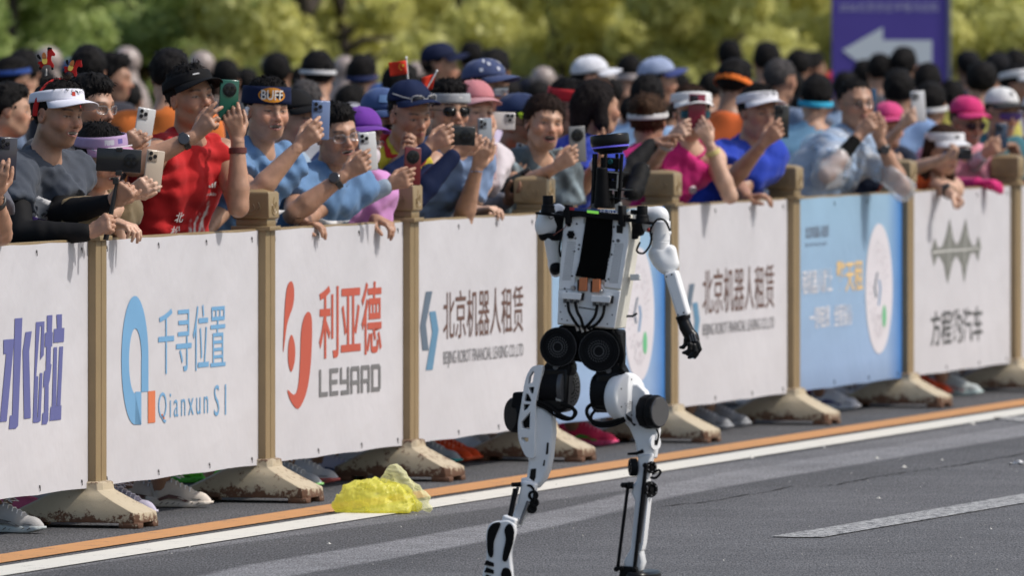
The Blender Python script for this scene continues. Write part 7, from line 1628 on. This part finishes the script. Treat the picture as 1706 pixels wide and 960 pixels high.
    pL = person("laughing bareheaded woman in grey-green marbled T-shirt", (907, 205), yaw=20, pitch=4, roll=6, w=-.10, mouth='open', female=True, skin='warm', hair='bun', haircol=(.022, .012, .009), shirt=dict(c=(.16, .20, .22), paint=lambda V, c_, N, T, SF, BS: c_ * (1 + .8 * np.clip(np.sin(V @ np.array((31, 17, 23)) + 3 * np.sin(V @ np.array((9, 27, 14)))), -.6, 1))[:, None]), R=dict(ph=(962, 240), wr=(930, 288, .10), el=(868, 330), dir=(964, 248), pose='phone', palm='away'), lod=0, group=g, feet=[None, None])
    phone("grey phone with round camera held up by the laughing woman", (962, 240), (pL, 'R'), (.17, .17, .17), yaw=18, tilt=-3, style='round')
    pM = person("woman in red and white sun visor behind the grey phone", (950, 178), yaw=34, pitch=5, w=-.42, female=True, hair='ponytail', gear=dict(k='headband', c=(.50, .02, .03), h0=-.006, h1=.048, tilt=0, lift=.036, patch=[((.65, .62, .62), a, -.002, 24, .010) for a in (-60, -36, -12, 12, 36, 60)]), glass=dict(k='sun', c=(.02, .02, .02)), shirt=dict(c=(.25, .27, .30)), group=g)
    pN = person("dark-haired woman in blue T-shirt turned away, black sleeve outstretched", (995, 180), yaw=122, pitch=0, w=-.10, female=True, hair='bob', haircol=(.012, .009, .009), shirt=dict(c=(.03, .06, .42), text=()), R=dict(wr=(1001, 268, .05), el=(955, 325), dir=(1003, 210), pose='open', palm='left', watch=dict(c=(.6, .6, .6), band=1)), Lh=dict(wr=(1086, 240, .02), el=(1030, 290), dir=(1128, 230), pose='point', palm='down', cover=(BLK, .2, .97)), lod=0, group=g, feet=[(1030, 744, 74, ((.85, .05, .15), (.80, .10, .26), (.08, .45, .06))), (990, 738, 74, ((.85, .05, .15), (.80, .10, .26), (.08, .45, .06)))])
    pO = person("woman in white visor and magenta sleeveless top filming with red phone", (1152, 188), yaw=12, pitch=6, roll=0, w=-.08, female=True, skin='fair', hair='ponytail', haircol=(.035, .018, .011), gear=dict(k='visor', c=(.68, .68, .68), tilt=2, lift=.040, brim=.07, patch=[((.35, .35, .04), 0, .02, 10, .016)]), glass=dict(k='shield', c=(.05, .16, .20)), shirt=dict(c=(.52, .02, .17), sleeve='none'), R=dict(ph=(1150, 196), wr=(1120, 255, .02), el=(1058, 292), dir=(1146, 200), pose='phone', palm=(.5, .8, 0), watch=dict(c=(.4, .4, .4), band=1)),
        Lh=dict(ph=(1161, 186), off=(.02, .08), tw=(-.15, 0), wr=(1192, 252, .04), el=(1208, 318), dir=(1166, 206), pose='phone', palm='away', watch=dict(c=(.6, .5, .2), band=1)), lod=0, group=g, body=25, side=-.05, feet=[(1222, 718, 70, ((.32, .33, .35), (.36, .37, .39), (.15, .15, .15))), (1252, 713, 70, ((.32, .33, .35), (.36, .37, .39), (.15, .15, .15)))])
    b = pO['N'] - pO['T'] * .15 + pO['BS'] * .07 + pO['SF'] * .15; m_ = MB(); m_.lathe(b, pO['SF'], [(.001, -.01), (.018, -.01), (.018, .003), (.001, .003)], 20); m_.build("round_badge", cloth((.7, .6, .65)), pO['root'], True)
    phone("red phone held in front of the magenta top woman's face", (1161, 186), (pO, 'L'), (.20, .02, .04), yaw=12, tilt=2, bumpcol=(.03, .02, .03), w=.078, h=.16)
    pt = empty("phone_pouch", at(1062, 300, .05), "black zipped pouch held up beside the robot's head", "pouch"); 
    s_ = [cone(at(1058, 318, .03), at(1068, 284, .03), .042, .040, .03), cone(at(1052, 322, .03), at(1058, 312, .03), .034, .034, .02), Shape(foldnoise(.004, .06, 2), BIG[0], BIG[1], .01, 'n')]; mk("pouch_body", *solid(s_, .006), cloth((.008, .008, .008), .6), pt, True)
    b = MB(); b.tube([at(1074, 283, .03), at(1079, 277, .03)], [.006, .008], 8); b.build("zip_pull", plastic((.5, .48, .45)), pt, True)
    pP = person("person with brown hair bun and white visor strap, seen from behind", (1080, 202), yaw=165, w=-.36, female=True, hair='bun', haircol=(.05, .026, .014), gear=dict(k='headband', c=(.6, .6, .6), h0=-.012, h1=.012, lift=.03), shirt=dict(c=(.50, .02, .17)), R=dict(wr=(1078, 312, .0), dir=(1072, 290), pose='phone', palm='left'), group=g)
    pQ = person("man in white visor and bright blue T-shirt, leaning on the barrier", (1263, 188), yaw=30, pitch=5, w=-.06, mouth='closed', skin='tan', hair='short', gear=dict(k='visor', c=(.68, .68, .72), tilt=4, lift=.04, brim=.07), shirt=dict(c=(.018, .05, .40)), R=dict(ph=(1302, 202), wr=(1284, 242, .08), el=(1215, 306), dir=(1306, 206), pose='phone', palm='away'), Lh=dict(wr=(1245, 330, -.04), el=(1190, 345), dir=(1290, 322), pose='rest', palm='down'), lod=0, group=g, body=48, feet=[None, None])
    phone("black phone held up by the man in the bright blue T-shirt", (1302, 202), (pQ, 'R'), (.02, .02, .02), yaw=20, tilt=2)
    # --- man in a rain poncho
    pR = person("bareheaded man in glasses and clear rain poncho over pale blue shirt", (1426, 172), yaw=22, pitch=4, roll=-3, w=-.02, mouth='closed', skin='tan', hair='receding', glass=dict(k='clear', c=(1, 1, 1), f=(.08, .07, .07)), shirt=dict(c=(.30, .40, .55), wl=.08, fold=.014), R=dict(ph=(1458, 190), wr=(1422, 226, .04), el=(1372, 302), dir=(1446, 182), pose='phone', palm=(.4, .8, 0), wrap=((.008, .008, .008), .55, .9)),
        Lh=dict(ph=(1470, 190), wr=(1467, 244, .08), el=(1500, 312), dir=(1456, 186), pose='phone', palm='away', watch=dict(c=BLK)), lod=0, group=g, body=62, side=-.1, feet=[(1434, 684, 72, ((.7, .7, .74), (.75, .75, .8), (.03, .03, .2))), (1405, 672, 66, ((.25, .02, .25), (.5, .5, .5), (.1, .1, .1)))])
    def poncho():
        def fn(m):
            n = m.node_tree.nodes; l = m.node_tree.links; b = n["Principled BSDF"]; b.inputs['Base Color'].default_value = (.75, .78, .82, 1); b.inputs['Roughness'].default_value = .22; b.inputs['Alpha'].default_value = .34
        N, T, SF, BS, ar = pR['N'], pR['T'], pR['SF'], pR['BS'], pR['arms']; s = []
        for sg, k in ((-1, 'R'), (1, 'L')):
            sh, el, wv = ar[k][0], ar[k][1], ar[k][2]; s += [cone(N - T * .04 + BS * sg * .05, sh, .075, .078, .05), cone(sh, el, .076, .060, .03), cone(el, el + (wv - el) * .4, .056, .054, .02), cone(N - T * .15 + BS * sg * .09, pR['pel'] + BS * sg * .08, .13, .15, .05)]
        s.append(Shape(foldnoise(.022, .08, 9, 7), BIG[0], BIG[1], .01, 'n')); p_ = N + T * .0
        s.append(Shape(lambda X, Y, Z: (X - p_[0]) * T[0] + (Y - p_[1]) * T[1] + (Z - p_[2]) * T[2] - .01, BIG[0], BIG[1], .01, 'c'))
        mk("rain_poncho", *solid(s, .011), tmat(fn, "clear_film"), pR['root'], True)
    poncho()
    phone("dark blue phone held in both hands by the poncho man", (1449, 172), (pR, 'L'), (.02, .06, .13), yaw=14, tilt=-2, w=.07, h=.14)
    pS = person("child-sized person in pink cap smiling beside the poncho man", (1480, 212), yaw=22, pitch=8, w=-.30, size=.92, female=True, skin='fair', gear=dict(k='cap', c=(.60, .06, .20), tilt=0, lift=.046), shirt=dict(c=(.02, .03, .06)), R=dict(ph=(1530, 177), wr=(1518, 226, -.15), el=(1455, 262), dir=(1546, 188), pose='phone', palm='away'), group=g)
    phone("white three-lens phone raised above the pink peaked caps", (1530, 177), (pS, 'R'), (.55, .56, .58), yaw=18, tilt=-4)
    pT = person("long-haired woman in white visor and blue lenses, orange top", (1573, 250), yaw=36, pitch=16, w=-.02, mouth='closed', female=True, skin='fair', hair='long', haircol=(.04, .02, .013), gear=dict(k='visor', c=(.66, .66, .68), tilt=4, lift=.042, brim=.07, patch=[((.1, .1, .1), -4, .02, 14, .018)]), glass=dict(k='shield', c=(.02, .14, .42)), shirt=dict(c=(.60, .10, .025), sleeve='none'), R=dict(wr=(1566, 266, .06), el=(1494, 292), dir=(1604, 246), pose='pinch', palm='left'),
        Lh=dict(wr=(1584, 322, .12), el=(1535, 302), dir=(1618, 356), pose='fist', palm='left', watch=dict(c=BLK)), lod=0, group=g, pelz=.82, feet=[(1588, 660, 78, ((.85, .11, .04), (.85, .15, .08), (.7, .03, .03))), (1638, 660, 76, ((.46, .50, .50), (.5, .62, .60), (.5, .3, .28)))])
    phone("small black camera phone held by the orange top woman", (1606, 256), (pT, 'R'), (.015, .015, .02), yaw=20, tilt=4, land=True, w=.06, h=.085, style='duo')
    pU = person("person in bright pink cap and dark sunglasses, pink shirt", (1611, 205), yaw=32, pitch=10, w=-.20, female=True, mouth='smile', gear=dict(k='cap', c=(.58, .03, .16), tilt=0, lift=.046), glass=dict(k='sun', c=(.03, .01, .02)), shirt=dict(c=(.60, .25, .32)), R=dict(wr=(1628, 306, .02), el=(1580, 322), dir=(1678, 304), pose='rest', palm='down', cover=((.60, .02, .16), .5, 1.), glove=(.60, .02, .16)), group=g, pelz=.85)
    pV = person("person in white cap and mirrored lenses at the right", (1669, 190), yaw=32, pitch=8, w=-.14, female=True, mouth='smile', skin='warm', gear=dict(k='cap', c=(.66, .66, .66), bc=(.05, .05, .05), tilt=0, lift=.046, patch=[((.1, .1, .1), 4, .05, 14, .02)]), glass=dict(k='shield', c=(.10, .05, .22)), shirt=dict(c=(.05, .16, .20)), R=dict(ph=(1668, 226), wr=(1668, 258, .04), el=(1600, 300), dir=(1684, 215), pose='phone', palm='away', cover=((.60, .58, .60), .2, .96)), group=g)
    phone("dark blue phone held up by the person in the white cap", (1668, 226), (pV, 'R'), (.03, .05, .09), yaw=20, tilt=0, w=.07, h=.13)
    person("person at the right edge in red and white shirt", (1732, 196), yaw=20, w=-.08, shirt=dict(c=(.62, .05, .03), bands=((.16, .30, (.65, .65, .65)),)), gear=dict(k='cap', c=WHT), R=dict(wr=(1694, 268, .0), dir=(1680, 235), pose='rest', palm='down', cover=((.6, .58, .6), .2, .96)), group=g)

def build_back():
    g = "spectators standing behind the front row"; gb = "spectators packed at the back of the crowd"
    K = dict(k='cap')
    # (column, row, head width in photo px, yaw, hair, headgear, shirt, phrase)
    H = None; bk = 180
    L = [(14, 182, 64, 95, 'short', None, (.55, .09, .02), "at the far left in an orange shirt, hair cropped black"),
         (20, 133, 52, 120, 'short', dict(k='headband', c=(.02, .06, .25), h0=-.005, h1=.02), (.15, .2, .3), "with a blue headband above the far left phone"),
         (40, 120, 50, 170, 'short', None, (.05, .05, .06), "with thick black hair behind the blue headband"),
         (120, 108, 42, 160, 'short', dict(k='cap', c=(.03, .06, .15)), (.1, .1, .1), "in a dark blue cap between the two toy horses"),
         (146, 118, 56, 190, 'short', None, (.03, .03, .04), "with round black hair just right of the toy horses"),
         (186, 128, 54, 75, 'short', None, (.05, .05, .09), "in profile with black hair left of the second stone ball"),
         (253, 112, 34, 200, 'short', None, (.2, .06, .04), "small and far, between the second and third stone balls"),
         (284, 128, 62, 165, 'short', None, (.62, .16, .03), "with black hair and orange shirt left of the black visor"),
         (376, 130, 44, 185, 'short', None, (.05, .05, .06), "with black hair above the dark green phone"),
         (461, 122, 46, 180, 'short', None, (.1, .1, .1), "with black hair directly above the BUFF headband"),
         (511, 172, 60, 165, 'buzz', None, (.5, .5, .52), "with dark grey hair and a white collar right of the headband man"),
         (529, 124, 52, 178, 'short', dict(k='headband', c=(.6, .6, .62), h0=-.006, h1=.012, lift=.02), (.3, .3, .35), "seen from behind with a white sweatband"),
         (562, 140, 40, 170, 'short', None, (.06, .06, .07), "with black hair right of the white sweatband"),
         (604, 126, 48, 170, 'short', dict(k='headband', c=(.02, .03, .10), h0=-.02, h1=.004, lift=.01), (.02, .03, .08), "with black hair above a navy band, left of the upper flag"),
         (638, 158, 56, 150, 'short', dict(k='cap', c=(.03, .08, .25)), (.03, .08, .25), "in a blue cap left of the navy cap with flags"),
         (668, 146, 56, 160, 'short', None, (.05, .04, .04), "with dark brown hair behind the upper flag"),
         (732, 92, 52, 100, 'short', dict(k='cap', c=(.015, .02, .05), tilt=8), (.1, .12, .16), "tall, in a dark navy cap looking right, above the lower flag"),
         (786, 98, 38, 175, 'short', None, (.03, .03, .03), "with black hair right of the tall dark navy cap"),
         (825, 118, 48, 165, 'short', None, (.04, .05, .06), "with round black hair above the goggles"),
         (880, 140, 44, 100, 'short', dict(k='cap', c=(.015, .018, .03), patch=[((.5, .05, .08), -30, .05, 14, .02)]), (.05, .05, .06), "in a navy cap with red dot left of the white cap"),
         (897, 165, 44, 170, 'short', None, (.4, .4, .4), "with low black hair above the laughing woman"),
         (984, 116, 56, 85, 'short', dict(k='cap', c=(.66, .67, .72), tilt=6), (.3, .33, .4), "in a pale white cap facing right above the robot"),
         (1048, 120, 40, 170, 'short', dict(k='headband', c=(.5, .45, .45), h0=-.03, h1=.0, lift=.01), (.2, .04, .04), "with black hair and pale band left of the blue and white cap"),
         (1096, 118, 56, 80, 'short', dict(k='cap', c=(.30, .36, .52), bc=(.04, .06, .20), tilt=6, patch=[((.03, .04, .16), 20, .06, 40, .06)]), (.2, .25, .35), "in a blue and white cap facing right"),
         (1078, 164, 56, 160, 'short', None, (.25, .38, .58), "with black hair and pale blue shirt above the hair bun"),
         (1055, 190, 46, 165, 'short', None, (.60, .10, .03), "in an orange-red vest behind the robot's raised sleeve"),
         (1216, 95, 38, 180, 'short', None, (.03, .03, .03), "far back with black hair above the orange strap"),
         (1224, 138, 68, 160, 'short', dict(k='headband', c=(.72, .16, .02), h0=-.028, h1=.002, lift=.02, tilt=-14), (.65, .13, .03), "in an orange vest with an orange cap strap"),
         (1277, 102, 42, 175, 'short', None, (.05, .05, .06), "far back with black hair right of the orange strap"),
         (1300, 132, 52, 160, 'buzz', None, (.15, .2, .3), "with greying hair above the white visor and blue T-shirt"),
         (1331, 112, 40, 170, 'short', None, (.05, .05, .05), "far back with black hair, second left of the red cap"),
         (1354, 114, 38, 110, 'short', None, (.2, .2, .25), "far back looking right, just left of the red cap"),
         (1388, 128, 40, 95, 'short', dict(k='cap', c=(.55, .015, .02), tilt=4), (.15, .25, .4), "in a bright red cap left of the purple sign"),
         (1360, 162, 56, 170, 'short', dict(k='headband', c=(.03, .35, .55), h0=-.035, h1=-.005, lift=.0), (.15, .3, .45), "with round black hair and a cyan strap"),
         (1342, 190, 50, 160, 'short', None, (.55, .55, .56), "with low black hair left of the poncho man"),
         (1466, 120, 42, 180, 'spiky', None, (.1, .1, .12), "with ruffled black hair in front of the white arrow, left one"),
         (1507, 110, 42, 170, 'short', None, (.1, .1, .1), "with smooth dark grey hair in front of the white arrow"),
         (1497, 152, 52, 175, 'short', None, (.20, .30, .50), "with black hair and pale blue shirt under the arrow"),
         (1545, 138, 46, 170, 'short', None, (.1, .1, .1), "with black hair left of the round white cap"),
         (1563, 128, 40, 160, 'short', dict(k='cap', c=(.65, .65, .68), tilt=-4), (.4, .4, .4), "in a round white cap at the lower right of the sign"),
         (1552, 172, 52, 175, 'short', dict(k='headband', c=(.6, .6, .6), h0=-.03, h1=-.004, lift=.0), (.03, .30, .42), "with black hair above a white band right of the raised white phone"),
         (1613, 96, 42, 185, 'short', dict(k='cap', c=(.012, .012, .014), tilt=0), (.02, .03, .06), "tall, in a black cap right of the purple sign"),
         (1636, 138, 50, 175, 'short', None, (.55, .50, .12), "with black hair and yellow shirt above the bright pink cap"),
         (1662, 102, 46, 160, 'short', dict(k='cap', c=(.012, .012, .014)), (.05, .05, .05), "in a black cap at the back, second from the right edge"),
         (1697, 142, 58, 65, 'short', dict(k='visor', c=(.66, .66, .68), tilt=4, patch=[((.5, .1, .08), -4, .02, 12, .016)]), (.2, .2, .25), "in a white cap at the right edge of the back rows"),
         (1185, 150, 44, 170, 'short', None, (.1, .1, .12), "with black hair behind the white visor of the magenta top woman"),
         (1130, 150, 42, 180, 'short', None, (.05, .06, .09), "dark haired, left behind the magenta top woman"),
         (925, 150, 40, 175, 'buzz', None, (.3, .1, .1), "grey haired, left below the pale white cap"),
         (1020, 160, 44, 170, 'short', None, (.15, .16, .2), "black haired, right of the robot's head disc and above it"),
         (410, 140, 40, 170, 'short', None, (.05, .06, .1), "black haired, between the green phone and the BUFF headband"),
         (340, 150, 44, 175, 'short', None, (.4, .1, .04), "black haired, close behind the black visor"),
         (215, 168, 46, 170, 'short', None, (.12, .14, .2), "black haired, behind the raised white phone at left"),
         (75, 150, 46, 180, 'short', None, (.1, .12, .2), "black haired, directly behind the white visor man"),
         (500, 135, 36, 180, 'short', None, (.5, .5, .5), "small and far, left of the white sweatband"),
         (585, 175, 50, 150, 'short', None, (.25, .05, .05), "black haired, behind the blue three-lens phone"),
         (710, 160, 48, 170, 'short', None, (.06, .06, .08), "black haired, behind the lower flag"),
         (765, 150, 46, 160, 'short', None, (.3, .3, .33), "black haired, behind the grey headband"),
         (845, 160, 46, 175, 'short', None, (.05, .05, .09), "black haired, right behind the goggles"),
         (1240, 180, 50, 165, 'short', None, (.6, .14, .04), "black haired in orange, left behind the white visor man in blue"),
         (1325, 155, 46, 175, 'short', None, (.08, .08, .1), "black haired, right above the black phone"),
         (1410, 150, 44, 170, 'short', None, (.3, .4, .55), "black haired, close behind the poncho man"),
         (1440, 128, 40, 180, 'short', None, (.05, .05, .07), "black haired, at the left foot of the purple sign"),
         (1585, 165, 46, 165, 'short', None, (.4, .3, .1), "black haired, left behind the bright pink cap"),
         (1690, 112, 40, 170, 'short', None, (.1, .1, .1), "black haired, far back at the right edge"),
         (1525, 190, 50, 165, 'short', None, (.03, .25, .35), "black haired, low behind the raised white phone at right"),
         (1115, 185, 46, 165, 'ponytail', None, (.3, .05, .1), "ponytailed, behind the magenta top woman's right arm")]
    r = random.Random(12)
    for i, (px, py, wd, yaw, hair, gear, sh, ph) in enumerate(L):
        cap = bool(gear and gear['k'] == 'cap'); wd *= 1.0 if cap else 1.10; py += 17 if cap else 0; Y = .178 * FPX / wd; Y = max(Y, FL(px, -.85)[1])
        z = CAMZ - (py - HZ) * Y / FPX
        gear = dict(gear) if gear else None
        person("spectator " + ph, (px, py + 3), yaw=yaw + r.uniform(-12, 12), pitch=r.uniform(-4, 8), roll=r.uniform(-6, 6), Y=Y, mouth='closed', skin=r.choice(['tan', 'warm', 'tan', 'dark']), hair=hair, haircol=((.06, .055, .055) if hair == 'buzz' else None), gear=gear, shirt=dict(c=sh, sleeve=r.choice(['short', 'none']) if i % 5 == 0 else 'short'), lod=2, group=g if Y < 50 else gb, size=min(1.06, max(.94, (z + .1) / 1.68)), headscale=1.)
build_road(); build_fence(); build_background(); build_bag(); build_robot(); build_front(); build_back()
